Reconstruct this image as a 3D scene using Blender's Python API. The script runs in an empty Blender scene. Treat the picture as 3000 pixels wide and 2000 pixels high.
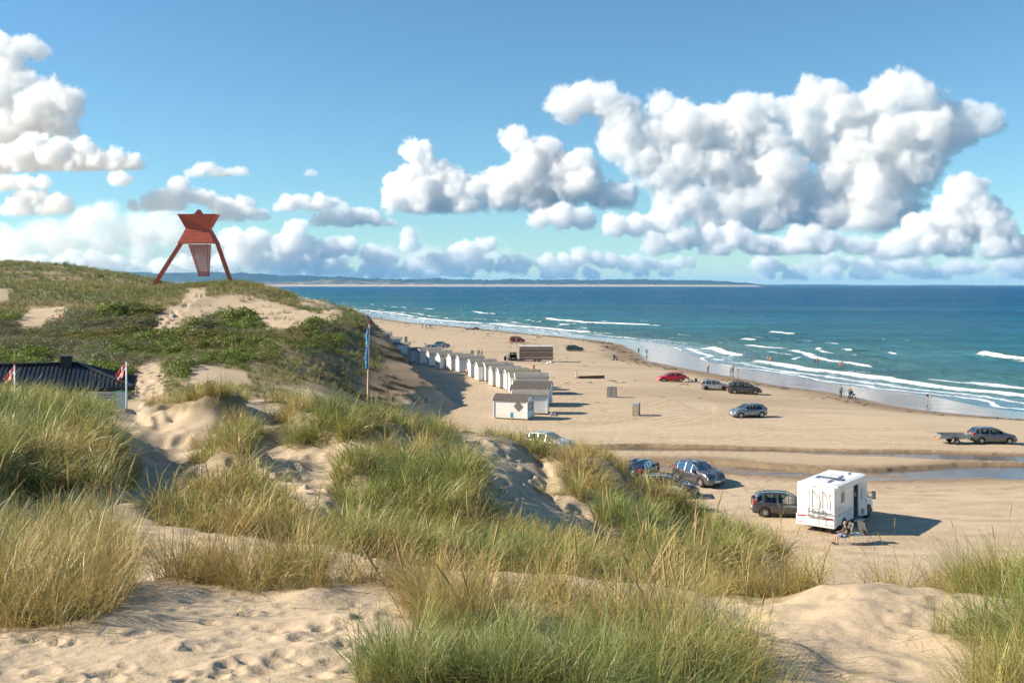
import bpy, bmesh, math, random
import numpy as np
from mathutils import Vector, Matrix

SC = bpy.context.scene
COL = SC.collection
R = math.radians

# ------------------------------------------------------------------ camera, sky, sun, exposure
FPX, HY, HC = 2917.0, 837.0, 14.5          # focal length and horizon row in photo pixels, eye height above the beach
cam = bpy.data.cameras.new('camera')
CAM = bpy.data.objects.new('camera', cam)
COL.objects.link(CAM)
SC.camera = CAM
cam.sensor_width = 36.0
cam.lens = 36.0 * FPX / 3000.0
cam.shift_y = -(1000.0 - HY) / 3000.0
cam.clip_start = 0.1
cam.clip_end = 200000.0
CAM.location = (0, 0, HC)
CAM.rotation_euler = (R(90), 0, 0)

SUN_EL, SUN_AZ = R(31), R(-91)              # azimuth measured from +Y towards +X: the sun stands to the left
sun_dir = Vector((math.sin(SUN_AZ) * math.cos(SUN_EL), math.cos(SUN_AZ) * math.cos(SUN_EL), math.sin(SUN_EL)))
world = bpy.data.worlds.new('World')
SC.world = world
world.use_nodes = True
wn = world.node_tree
sky = wn.nodes.new('ShaderNodeTexSky')
sky.sky_type = 'NISHITA'
sky.sun_disc = False
sky.sun_elevation = SUN_EL
sky.sun_rotation = SUN_AZ
sky.air_density = 1.0
sky.dust_density = 0.0
sky.ozone_density = 6.0
sky.altitude = 0
tint = wn.nodes.new('ShaderNodeMix'); tint.data_type = 'RGBA'; tint.blend_type = 'MULTIPLY'; tint.inputs['Factor'].default_value = 1.0
tint.inputs[7].default_value = (0.81, 0.99, 0.93, 1)        # camera white balance of the blue
wn.links.new(sky.outputs[0], tint.inputs[6])
wn.links.new(tint.outputs[2], wn.nodes['Background'].inputs[0])
wn.nodes['Background'].inputs[1].default_value = 0.078
sl = bpy.data.lights.new('sun', 'SUN')
SUN = bpy.data.objects.new('sun', sl)
COL.objects.link(SUN)
sl.energy = 4.8
sl.angle = R(0.53)
sl.color = (1.0, 0.89, 0.72)
SUN.location = (-60, 0, 80)
SUN.rotation_euler = sun_dir.to_track_quat('Z', 'Y').to_euler()
SC.view_settings.view_transform = 'Standard'
SC.view_settings.look = 'None'
SC.view_settings.gamma = 1.0
SC.view_settings.exposure = 1.0
SC.render.engine = 'CYCLES'
SC.cycles.use_denoising = True
SC.cycles.use_adaptive_sampling = True
SC.cycles.adaptive_threshold = 0.028
SC.cycles.adaptive_min_samples = 24
SC.cycles.denoising_prefilter = 'FAST'
SC.cycles.max_bounces = 11
SC.cycles.diffuse_bounces = 2
SC.cycles.glossy_bounces = 3
SC.cycles.transmission_bounces = 6
SC.cycles.transparent_max_bounces = 16
SC.cycles.volume_bounces = 9
SC.cycles.volume_step_rate = 2.4
SC.cycles.caustics_reflective = False
SC.cycles.caustics_refractive = False

# ------------------------------------------------------------------ helpers
rng = np.random.default_rng(7)
random.seed(7)


def at(px, py, Y):
    """world point that the photo pixel shows at distance Y"""
    return Vector(((px - 1500.0) / FPX * Y, Y, HC - (py - HY) / FPX * Y))


def put(o, label=None, cat=None, group=None, kind=None):
    if label: o['label'] = label
    if cat: o['category'] = cat
    if group: o['group'] = group
    if kind: o['kind'] = kind
    return o


def empty(name, loc=(0, 0, 0), rz=0.0, label=None, cat=None, group=None):
    o = bpy.data.objects.new(name, None)
    o.empty_display_size = 0.3
    COL.objects.link(o)
    o.location = loc
    o.rotation_euler = (0, 0, rz)
    return put(o, label, cat, group)


def link(name, me, parent=None, mats=None, smooth=False):
    o = bpy.data.objects.new(name, me)
    COL.objects.link(o)
    if parent is not None: o.parent = parent
    if mats is not None:
        for m in (mats if isinstance(mats, (list, tuple)) else [mats]):
            me.materials.append(m)
    if smooth:
        me.polygons.foreach_set('use_smooth', np.ones(len(me.polygons), dtype=bool))
    return o


def mesh_np(name, verts, faces, smooth=False):
    me = bpy.data.meshes.new(name)
    me.from_pydata([tuple(v) for v in verts], [], [tuple(f) for f in faces])
    me.update()
    if smooth:
        me.polygons.foreach_set('use_smooth', np.ones(len(me.polygons), dtype=bool))
    return me


def grid_mesh(name, P, smooth=True):
    """P: (n, m, 3) array -> quad grid mesh, fast"""
    n, m, _ = P.shape
    me = bpy.data.meshes.new(name)
    nv = n * m
    idx = np.arange(nv).reshape(n, m)
    q = np.stack([idx[:-1, :-1], idx[:-1, 1:], idx[1:, 1:], idx[1:, :-1]], -1).reshape(-1, 4)
    me.vertices.add(nv)
    me.vertices.foreach_set('co', P.reshape(-1).astype(np.float32))
    me.loops.add(q.size)
    me.loops.foreach_set('vertex_index', q.reshape(-1).astype(np.int32))
    me.polygons.add(len(q))
    me.polygons.foreach_set('loop_start', np.arange(0, q.size, 4, dtype=np.int32))
    me.polygons.foreach_set('use_smooth', np.full(len(q), smooth))
    me.update(calc_edges=True)
    return me


def tri_mesh(name, verts, quads, smooth=True):
    me = bpy.data.meshes.new(name)
    k = quads.shape[1]
    me.vertices.add(len(verts))
    me.vertices.foreach_set('co', verts.reshape(-1).astype(np.float32))
    me.loops.add(quads.size)
    me.loops.foreach_set('vertex_index', quads.reshape(-1).astype(np.int32))
    me.polygons.add(len(quads))
    me.polygons.foreach_set('loop_start', np.arange(0, quads.size, k, dtype=np.int32))
    me.polygons.foreach_set('use_smooth', np.full(len(quads), smooth))
    me.update(calc_edges=True)
    return me


def attr(me, name, vals):
    a = me.attributes.new(name, 'FLOAT', 'POINT')
    a.data.foreach_set('value', np.asarray(vals, dtype=np.float32).reshape(-1))


class MB:
    """collects boxes, tubes and prisms into one mesh"""
    def __init__(s): s.v, s.f = [], []
    def add(s, vs, fs):
        n = len(s.v)
        s.v += [tuple(v) for v in vs]
        s.f += [tuple(i + n for i in f) for f in fs]
        return s
    def box(s, x0, x1, y0, y1, z0, z1, M=None, b=0.0):
        if b > 0:
            bm = bmesh.new()
            bmesh.ops.create_cube(bm, size=1)
            for v in bm.verts:
                v.co = Vector(((x0 + x1) / 2 + v.co.x * (x1 - x0), (y0 + y1) / 2 + v.co.y * (y1 - y0), (z0 + z1) / 2 + v.co.z * (z1 - z0)))
            bmesh.ops.bevel(bm, geom=bm.edges[:], offset=b, segments=2, affect='EDGES', profile=0.5)
            bm.verts.index_update()
            vs = [v.co.copy() for v in bm.verts]
            fs = [[v.index for v in f.verts] for f in bm.faces]
            bm.free()
        else:
            vs = [Vector(c) for c in ((x0, y0, z0), (x1, y0, z0), (x1, y1, z0), (x0, y1, z0), (x0, y0, z1), (x1, y0, z1), (x1, y1, z1), (x0, y1, z1))]
            fs = [(0, 3, 2, 1), (4, 5, 6, 7), (0, 1, 5, 4), (1, 2, 6, 5), (2, 3, 7, 6), (3, 0, 4, 7)]
        if M is not None: vs = [M @ Vector(v) for v in vs]
        return s.add(vs, fs)
    def tube(s, pts, r, n=8, cap=True):
        pts = [Vector(p) for p in pts]
        rs = r if isinstance(r, (list, tuple)) else [r] * len(pts)
        vs, fs = [], []
        prev = None
        for i, p in enumerate(pts):
            d = (pts[min(i + 1, len(pts) - 1)] - pts[max(i - 1, 0)]).normalized()
            ref = Vector((0, 0, 1)) if abs(d.z) < 0.9 else Vector((1, 0, 0))
            if prev is not None: ref = prev
            a = d.cross(ref)
            if a.length < 1e-6: a = d.cross(Vector((0.3, 1, 0)))
            a.normalize()
            b = a.cross(d).normalized()
            prev = b
            for k in range(n):
                t = 2 * math.pi * k / n
                vs.append(p + (a * math.cos(t) + b * math.sin(t)) * rs[i])
        for i in range(len(pts) - 1):
            for k in range(n):
                k2 = (k + 1) % n
                fs.append((i * n + k, i * n + k2, (i + 1) * n + k2, (i + 1) * n + k))
        if cap:
            fs.append(tuple(range(n)))
            fs.append(tuple((len(pts) - 1) * n + k for k in reversed(range(n))))
        return s.add(vs, fs)
    def lathe(s, prof, n=16, axis='z', M=None):
        vs, fs = [], []
        for (r, h) in prof:
            for k in range(n):
                t = 2 * math.pi * k / n
                c = (r * math.cos(t), r * math.sin(t), h)
                if axis == 'y': c = (c[0], c[2], c[1])
                if axis == 'x': c = (c[2], c[0], c[1])
                vs.append(Vector(c))
        for i in range(len(prof) - 1):
            for k in range(n):
                k2 = (k + 1) % n
                fs.append((i * n + k, i * n + k2, (i + 1) * n + k2, (i + 1) * n + k))
        if prof[0][0] > 1e-5: fs.append(tuple(reversed(range(n))))
        if prof[-1][0] > 1e-5: fs.append(tuple((len(prof) - 1) * n + k for k in range(n)))
        if M is not None: vs = [M @ v for v in vs]
        return s.add(vs, fs)
    def prism(s, poly, axis, a, b, M=None):
        """poly: 2-D outline, extruded along axis from a to b"""
        n = len(poly)
        def c(p, t):
            return {'x': (t, p[0], p[1]), 'y': (p[0], t, p[1]), 'z': (p[0], p[1], t)}[axis]
        vs = [Vector(c(p, a)) for p in poly] + [Vector(c(p, b)) for p in poly]
        fs = [tuple(range(n)), tuple(reversed(range(n, 2 * n)))] + [(i, i + n, (i + 1) % n + n, (i + 1) % n) for i in range(n)]
        if M is not None: vs = [M @ v for v in vs]
        return s.add(vs, fs)
    def mesh(s, name, smooth=False):
        me = bpy.data.meshes.new(name)
        me.from_pydata(s.v, [], s.f)
        bm = bmesh.new(); bm.from_mesh(me)
        bmesh.ops.recalc_face_normals(bm, faces=bm.faces)
        bm.to_mesh(me); bm.free()
        if smooth:
            me.polygons.foreach_set('use_smooth', np.ones(len(me.polygons), dtype=bool))
        return me
    def build(s, name, mat, parent=None, smooth=False):
        return link(name, s.mesh(name, smooth), parent, mat)


# ------------------------------------------------------------------ materials
class NT:
    """tiny node-tree writer"""
    def __init__(s, name, tree=None):
        s.m = bpy.data.materials.new(name)
        s.m.use_nodes = True
        s.t = s.m.node_tree
        s.t.nodes.clear()
        s.out = s.t.nodes.new('ShaderNodeOutputMaterial')
    def n(s, typ, **kw):
        nd = s.t.nodes.new(typ)
        for k, v in kw.items(): setattr(nd, k, v)
        return nd
    def set(s, sock, v):
        if v is None: return
        if isinstance(v, bpy.types.NodeSocket): s.t.links.new(v, sock)
        elif isinstance(v, tuple) and len(v) == 3 and sock.type == 'RGBA': sock.default_value = (*v, 1)
        else: sock.default_value = v
    def math(s, op, a, b=None, c=None, clamp=False):
        nd = s.n('ShaderNodeMath', operation=op, use_clamp=clamp)
        for i, x in enumerate((a, b, c)): s.set(nd.inputs[i], x)
        return nd.outputs[0]
    def mix(s, f, a, b, blend='MIX'):
        nd = s.n('ShaderNodeMix', data_type='RGBA', blend_type=blend)
        s.set(nd.inputs['Factor'], f)
        s.set(nd.inputs[6], a); s.set(nd.inputs[7], b)
        return nd.outputs[2]
    def pos(s): return s.n('ShaderNodeNewGeometry').outputs['Position']
    def obj(s): return s.n('ShaderNodeTexCoord').outputs['Object']
    def mapv(s, v, scale=(1, 1, 1), rot=(0, 0, 0)):
        nd = s.n('ShaderNodeMapping')
        s.set(nd.inputs[0], v); nd.inputs['Scale'].default_value = scale; nd.inputs['Rotation'].default_value = rot
        return nd.outputs[0]
    def noise(s, v, scale, detail=4, rough=0.55, dist=0.0):
        nd = s.n('ShaderNodeTexNoise')
        s.set(nd.inputs['Vector'], v); nd.inputs['Scale'].default_value = scale
        nd.inputs['Detail'].default_value = detail; nd.inputs['Roughness'].default_value = rough; nd.inputs['Distortion'].default_value = dist
        return nd.outputs[0]
    def attr(s, name): return s.n('ShaderNodeAttribute', attribute_name=name).outputs['Fac']
    def ramp(s, f, stops):
        nd = s.n('ShaderNodeValToRGB')
        s.set(nd.inputs[0], f)
        el = nd.color_ramp.elements
        while len(el) < len(stops): el.new(0.5)
        for e, (p, c) in zip(el, stops):
            e.position = p
            e.color = (*c, 1) if isinstance(c, tuple) else (c, c, c, 1)
        return nd.outputs[0]
    def bump(s, h, strength=0.5, dist=0.02):
        nd = s.n('ShaderNodeBump')
        s.set(nd.inputs['Height'], h); nd.inputs['Strength'].default_value = strength; s.set(nd.inputs['Distance'], dist)
        return nd.outputs[0]
    def pbsdf(s, color, rough=0.6, metal=0.0, spec=0.5, normal=None, **kw):
        nd = s.n('ShaderNodeBsdfPrincipled')
        s.set(nd.inputs['Base Color'], color); s.set(nd.inputs['Roughness'], rough); s.set(nd.inputs['Metallic'], metal)
        s.set(nd.inputs['Specular IOR Level'], spec)
        if normal is not None: s.set(nd.inputs['Normal'], normal)
        for k, v in kw.items(): s.set(nd.inputs[k.replace('_', ' ')], v)
        return nd.outputs[0]
    def done(s, sh):
        s.t.links.new(sh, s.out.inputs['Surface'])
        return s.m


_PAINT = {}
def paint(name, color, rough=0.5, metal=0.0, spec=0.5, var=0.12, scale=3.0, coat=0.0, bump=0.0):
    """plain material with slight procedural unevenness"""
    if name in _PAINT: return _PAINT[name]
    n = NT(name)
    p = n.obj()
    nz = n.noise(p, scale, 5, 0.6)
    c0 = tuple(max(0, x * (1 - var)) for x in color); c1 = tuple(min(1, x * (1 + var)) for x in color)
    col = n.ramp(nz, [(0.3, c0), (0.7, c1)])
    nrm = n.bump(n.noise(p, scale * 12, 3), bump, 0.01) if bump else None
    kw = {'Coat_Weight': coat, 'Coat_Roughness': 0.05} if coat else {}
    rg = n.math('MULTIPLY_ADD', nz, 0.2, rough - 0.1, clamp=True)
    _PAINT[name] = n.done(n.pbsdf(col, rg, metal, spec, nrm, **kw))
    return _PAINT[name]

def text_mesh(txt, size, ext=0.002):
    cu = bpy.data.curves.new('lettering', 'FONT'); cu.body = txt; cu.size = size; cu.align_x = 'CENTER'; cu.align_y = 'CENTER'; cu.extrude = ext
    t_ = bpy.data.objects.new('lettering', cu); COL.objects.link(t_)
    dg = bpy.context.evaluated_depsgraph_get()
    me = bpy.data.meshes.new_from_object(t_.evaluated_get(dg))
    bpy.data.objects.remove(t_)
    return me
TEXT_LITTER = text_mesh('Affald', 0.2)      # made while the scene is still empty, which keeps it quick
# ------------------------------------------------------------------ noise on the plane
_NP = {}
def vnoise(x, y, seed=0):
    if seed not in _NP:
        _NP[seed] = np.random.default_rng(1000 + seed).random((256, 256)).astype(np.float32)
    T = _NP[seed]
    xi = np.floor(x).astype(np.int64); yi = np.floor(y).astype(np.int64)
    fx = x - xi; fy = y - yi
    fx = fx * fx * (3 - 2 * fx); fy = fy * fy * (3 - 2 * fy)
    x0 = xi & 255; x1 = (xi + 1) & 255; y0 = yi & 255; y1 = (yi + 1) & 255
    a = T[x0, y0]; b = T[x1, y0]; c = T[x0, y1]; d = T[x1, y1]
    return (a * (1 - fx) + b * fx) * (1 - fy) + (c * (1 - fx) + d * fx) * fy

def fbm(x, y, oct=4, seed=0, gain=0.5):
    s = 0.0; a = 1.0; t = 0.0
    for i in range(oct):
        s = s + a * (vnoise(x * 2 ** i + 17.3 * i, y * 2 ** i - 9.1 * i, seed + i) - 0.5)
        t += a; a *= gain
    return s / t * 2

def sstep(a, b, x):
    t = np.clip((x - a) / (b - a), 0, 1)
    return t * t * (3 - 2 * t)

def smax(a, b, k):
    h = np.clip(0.5 + 0.5 * (a - b) / k, 0, 1)
    return b * (1 - h) + a * h + k * h * (1 - h)

# ------------------------------------------------------------------ the lie of the land
SEA = -1.5
_sh = [(3400, 1252), (3000, 1227), (2900, 1220), (2750, 1205), (2600, 1185), (2510, 1163), (2450, 1150), (2300, 1131), (2200, 1114), (2080, 1091), (1990, 1076), (1900, 1056), (1870, 1036), (1830, 1011), (1790, 1002), (1660, 987), (1550, 978), (1410, 963), (1300, 953), (1200, 945), (1118, 933), (1055, 923), (1000, 913)]
_shY = [30, 60] + [FPX * 15.75 / (p[1] - HY) for p in _sh] + [1000, 2000, 4000, 20000, 90000]
_shX = [100, 85] + [(p[0] - 1500) / FPX * y for p, y in zip(_sh, _shY[2:])] + [-250, -560, -1120, -5500, -24750]
def shoreX(Y): return np.interp(Y, _shY, _shX)
def seaward(X, Y): return (X - shoreX(Y)) * 0.96

def tps_fit(P, Z, smooth=1e-4):
    d = np.linalg.norm(P[:, None] - P[None], axis=2)
    K = np.where(d > 0, d * d * np.log(d + 1e-12), 0) + np.eye(len(P)) * smooth
    A = np.hstack([np.ones((len(P), 1)), P])
    M = np.block([[K, A], [A.T, np.zeros((3, 3))]])
    return np.linalg.solve(M, np.concatenate([Z, np.zeros(3)]))
def tps_eval(P, w, Q):
    out = np.empty(len(Q))
    for i in range(0, len(Q), 40000):
        q = Q[i:i + 40000]
        d2 = ((q[:, None] - P[None]) ** 2).sum(2)
        out[i:i + 40000] = (0.5 * d2 * np.log(d2 + 1e-20)) @ w[:-3] + w[-3] + q @ w[-2:]
    return out
def warp(X, Y): return np.stack([np.clip(X / Y, -1.3, 1.3) * 3.0, np.log(Y) * 1.0], -1)

def ctrl(pix, zs):
    L = []
    for px, py, Y in pix:
        p = at(px, py, Y); L.append((p.x, p.y, p.z))
    for px, Y, z in zs: L.append(((px - 1500) / FPX * Y, Y, z))
    L = np.array(L)
    P = warp(L[:, 0], L[:, 1])
    return P, tps_fit(P, L[:, 2])

DUNE = ctrl([
    (-500, 2000, 4.3), (-500, 1850, 5.5), (-500, 1650, 8),
    (0, 2000, 4.2), (300, 2000, 4.2), (600, 2000, 4.2), (1000, 2000, 4.2), (1500, 2010, 4.3), (2000, 2000, 4.9), (2500, 2000, 5.8), (3000, 2000, 5.6), (3500, 2000, 5.6),
    (0, 1860, 5.1), (300, 1830, 5.4), (600, 1840, 5.4), (900, 1840, 5.4), (1300, 1850, 5.5), (1700, 1850, 5.9), (2100, 1900, 6.3), (2400, 1900, 6.9), (2700, 1905, 7), (3000, 1880, 6.8), (3500, 1850, 7),
    (100, 1770, 6.2), (450, 1770, 6.2), (800, 1735, 7), (1150, 1740, 7), (1500, 1750, 7.2), (1900, 1780, 7.8), (2250, 1770, 9.0), (2400, 1728, 9.7), (2550, 1722, 9.9), (2750, 1738, 9.8), (3000, 1750, 9), (3500, 1700, 9.5),
    (0, 1640, 9), (400, 1660, 9), (800, 1660, 9), (1200, 1680, 9.2), (1600, 1690, 9.6), (2000, 1740, 10.5),
    (100, 1480, 14), (350, 1470, 15), (650, 1480, 16), (850, 1560, 14), (1000, 1560, 14.5), (1250, 1570, 17.5), (1550, 1560, 18), (1750, 1600, 18.5), (1900, 1690, 19), (2150, 1720, 19.5),
    (100, 1330, 19), (250, 1290, 21), (0, 1260, 22), (330, 1380, 19.5),
    (520, 1420, 20), (600, 1380, 20.5), (680, 1400, 20), (500, 1330, 23), (480, 1220, 26), (600, 1210, 26.5), (380, 1200, 28), (700, 1260, 25), (680, 1330, 23), (800, 1350, 22), (880, 1430, 19.5), (780, 1300, 24), (950, 1350, 22),
    (1100, 1310, 23), (1250, 1320, 23.5), (1400, 1400, 21.5), (1150, 1440, 20), (1300, 1480, 19),
    (1500, 1300, 29.5), (1550, 1390, 25), (1600, 1480, 21.5), (1680, 1530, 20),
    (1650, 1360, 27.5), (1750, 1345, 28), (1850, 1420, 27), (1720, 1450, 24.5), (1850, 1560, 23), (1950, 1500, 26), (2000, 1620, 23.5), (2150, 1590, 25), (2280, 1650, 24),
    (-300, 1160, 32), (0, 1190, 31), (150, 1185, 31), (300, 1200, 30), (450, 1190, 30), (700, 1190, 31), (850, 1195, 31), (1000, 1230, 31), (1150, 1265, 31), (1300, 1292, 31.5), (1420, 1290, 32), (1550, 1308, 31), (1650, 1325, 30.5),
], [
    (-9000, 1.5, 13.2), (1500, 1.5, 13.1), (9000, 1.5, 12.6), (1500, 3, 12.98), (0, 3, 13.0), (3000, 3, 12.6),
    (-300, 38, 9), (0, 38, 9), (300, 38, 9), (600, 38, 9.2), (900, 38, 8.4), (1100, 38, 7.2), (1300, 38, 6.6), (1600, 37, 6.0), (1900, 34, 5.0), (2200, 31, 4.0), (2450, 24, 4.6),
    (-300, 46, 6.5), (0, 46, 6.5), (300, 46, 6.5), (600, 46, 6.8), (900, 46, 5), (1100, 46, 3), (1300, 46, 2), (1600, 45, 0.6), (1900, 43, -0.5), (2200, 40, -1),
    (-300, 56, 5.2), (0, 56, 5.2), (300, 56, 5.2), (600, 56, 5.2), (850, 56, 3.2), (1100, 56, -0.5), (1300, 56, -2), (1600, 55, -3), (2200, 50, -3),
    (0, 70, 4.5), (600, 70, 4), (850, 70, 0), (1200, 70, -4), (2500, 70, -6), (3500, 60, -6), (0, 90, 2), (800, 90, -3), (2500, 90, -8),
    (2450, 14, 9.2), (2800, 14, 8.9), (3200, 14, 8.9), (3600, 14, 8.9), (2500, 19, 6), (2900, 20, 5.4), (3500, 20, 5.4), (2700, 28, 1.5), (3500, 28, 1.5), (2500, 36, -1.5), (3500, 36, -1.5), (-800, 20, 11.5), (-800, 12, 12),
])
HILL = ctrl([
    (0, 1065, 88), (300, 1065, 90), (450, 1075, 88), (560, 1110, 80), (620, 1130, 78), (800, 1120, 82), (950, 1130, 85), (-500, 1040, 95),
    (-500, 960, 140), (-300, 960, 140), (0, 960, 135), (200, 960, 135), (500, 970, 130), (800, 960, 135), (1000, 965, 138),
    (150, 925, 155), (60, 935, 150), (130, 845, 186), (130, 910, 161), (60, 870, 178), (0, 860, 180), (-300, 850, 185), (210, 860, 182),
    (250, 885, 172), (350, 872, 178), (450, 845, 195), (560, 838, 200), (690, 832, 203), (760, 840, 200), (850, 865, 190), (900, 880, 186), (960, 890, 185), (1000, 908, 178),
    (500, 940, 148), (560, 880, 168), (650, 900, 165), (750, 920, 158), (850, 925, 155), (900, 930, 152), (950, 920, 160), (800, 880, 175),
    (1040, 935, 155), (1060, 990, 138), (1060, 1080, 118), (1040, 1150, 103),
    (300, 1000, 118), (600, 1010, 116), (900, 1010, 118),
    (-300, 780, 430), (0, 776, 420), (60, 770, 430), (110, 785, 410), (220, 793, 400), (300, 803, 400), (370, 813, 420), (430, 823, 450), (100, 822, 300), (250, 818, 320), (150, 838, 250), (300, 832, 260), (400, 836, 300),
], [
    (0, 60, 5.3), (400, 60, 5.3), (700, 62, 5.2), (0, 70, 5.3), (400, 70, 5.3), (650, 70, 5.4), (-500, 60, 5.5),
    (690, 228, 11.5), (690, 265, 8.5), (900, 215, 8.5), (500, 240, 12), (500, 300, 10), (900, 260, 6), (900, 400, 5), (600, 400, 7),
    (0, 700, 12), (300, 700, 9), (600, 700, 6), (900, 700, 4), (0, 1500, 9), (600, 1500, 6), (0, 5000, 8), (600, 5000, 6), (0, 20000, 8), (600, 20000, 6), (-1500, 300, 16), (-1500, 100, 8), (-1500, 5000, 9),
])
_cf = np.array([(60, -6), (70, -7), (80, -8), (90, -8.5), (100, -9), (108, -9), (115, -8), (122, -6.5), (135, -9.5), (145, -12), (170, -17.5), (190, -21), (220, -26), (285, -36.5), (400, -57), (540, -95), (700, -150), (1000, -290), (2000, -640), (4000, -1250), (20000, -6200), (90000, -27000)], float)

def poly_sd(px, py, poly):
    """signed distance to polygon (inside negative)"""
    P = np.array(poly, float)
    x = px.ravel(); y = py.ravel()
    best = np.full(x.shape, 1e18); ins = np.zeros(x.shape, bool)
    for i in range(len(P)):
        a = P[i]; b = P[(i + 1) % len(P)]
        e = b - a; wx = x - a[0]; wy = y - a[1]
        t = np.clip((wx * e[0] + wy * e[1]) / (e @ e), 0, 1)
        best = np.minimum(best, (wx - e[0] * t) ** 2 + (wy - e[1] * t) ** 2)
        c = (a[1] > y) != (b[1] > y)
        with np.errstate(divide='ignore', invalid='ignore'):
            xi = (b[0] - a[0]) * (y - a[1]) / (b[1] - a[1]) + a[0]
        ins ^= c & (x < xi)
    d = np.sqrt(best)
    return np.where(ins, -d, d).reshape(px.shape)

def on_flat(poly, z=0.0):
    return [((px - 1500) / FPX * (FPX * (HC - z) / (py - HY)), FPX * (HC - z) / (py - HY)) for px, py in poly]
CH_UP = on_flat([(1640, 1303), (1780, 1302), (1900, 1301), (2050, 1303), (2200, 1306), (2350, 1310), (2500, 1313), (2800, 1316), (3200, 1330), (3600, 1340), (3600, 1364), (3200, 1352), (2850, 1346), (2600, 1334), (2300, 1323), (2200, 1322), (2000, 1321), (1640, 1320)])
CH_LO = on_flat([(1640, 1350), (1740, 1350), (1900, 1346), (2060, 1347), (2150, 1352), (2250, 1362), (2400, 1371), (2600, 1368), (2800, 1354), (3100, 1350), (3600, 1360), (3600, 1420), (3100, 1404), (2900, 1398), (2700, 1406), (2500, 1409), (2350, 1398), (2200, 1391), (2080, 1376), (1900, 1372), (1740, 1370), (1640, 1370)])

def beach(X, Y, fine=True):
    s = seaward(X, Y)
    z = np.interp(s, [-60, -30, -12, 0, 16, 60, 200, 2000], [0.0, -0.12, -0.78, -1.29, -1.62, -2.6, -4.5, -9])
    z = z + 0.10 * fbm(X / 14, Y / 14, 3, 40) * sstep(5, -15, s)
    if fine:
        wx = X + 0.3 * fbm(X / 2.2, Y / 2.2, 4, 44); wy = Y + 0.3 * fbm(X / 2.2, Y / 2.2, 4, 47)
        m = (Y > 55) & (Y < 130) & (X > -5)
        du = np.full(X.shape, 9.0); dl = np.full(X.shape, 9.0)
        if m.any():
            du[m] = poly_sd(wx[m], wy[m], CH_UP); dl[m] = poly_sd(wx[m], wy[m], CH_LO)
        clod = np.abs(fbm(X / 0.9, Y / 0.9, 3, 52))
        fade = sstep(75, 40, X)
        mu_ = np.interp(X, [0, 8, 26, 35, 45, 55, 80], [89.8, 89.6, 88.6, 87.2, 86.0, 84.3, 82])
        near_up = sstep(mu_ + 0.3, mu_ - 0.3, Y)
        z = z - 0.40 * sstep(0.04, -0.14 - 1.6 * near_up, du) * (0.3 + 0.7 * fade) + 0.05 * clod * np.exp(-((du - 0.1) / 0.7) ** 2) * fade
        bed = 0.29 + 0.13 * fbm(X / 6, Y / 1.8, 3, 55) + 0.001 * X
        mid_ = np.interp(X, [0, 8, 20, 30, 50, 80], [81.5, 81, 79.7, 78.6, 78.0, 77.5])
        near_bank = sstep(mid_ + 0.6, mid_ - 0.6, Y)
        z = z - bed * sstep(0.10 + 1.0 * near_bank, -0.30 - 2.0 * near_bank, dl) + (0.10 + 0.05 * near_bank) * clod * np.exp(-((dl - 0.5) / 0.9) ** 2) * (0.3 + 0.7 * fade)
    return z

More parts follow.
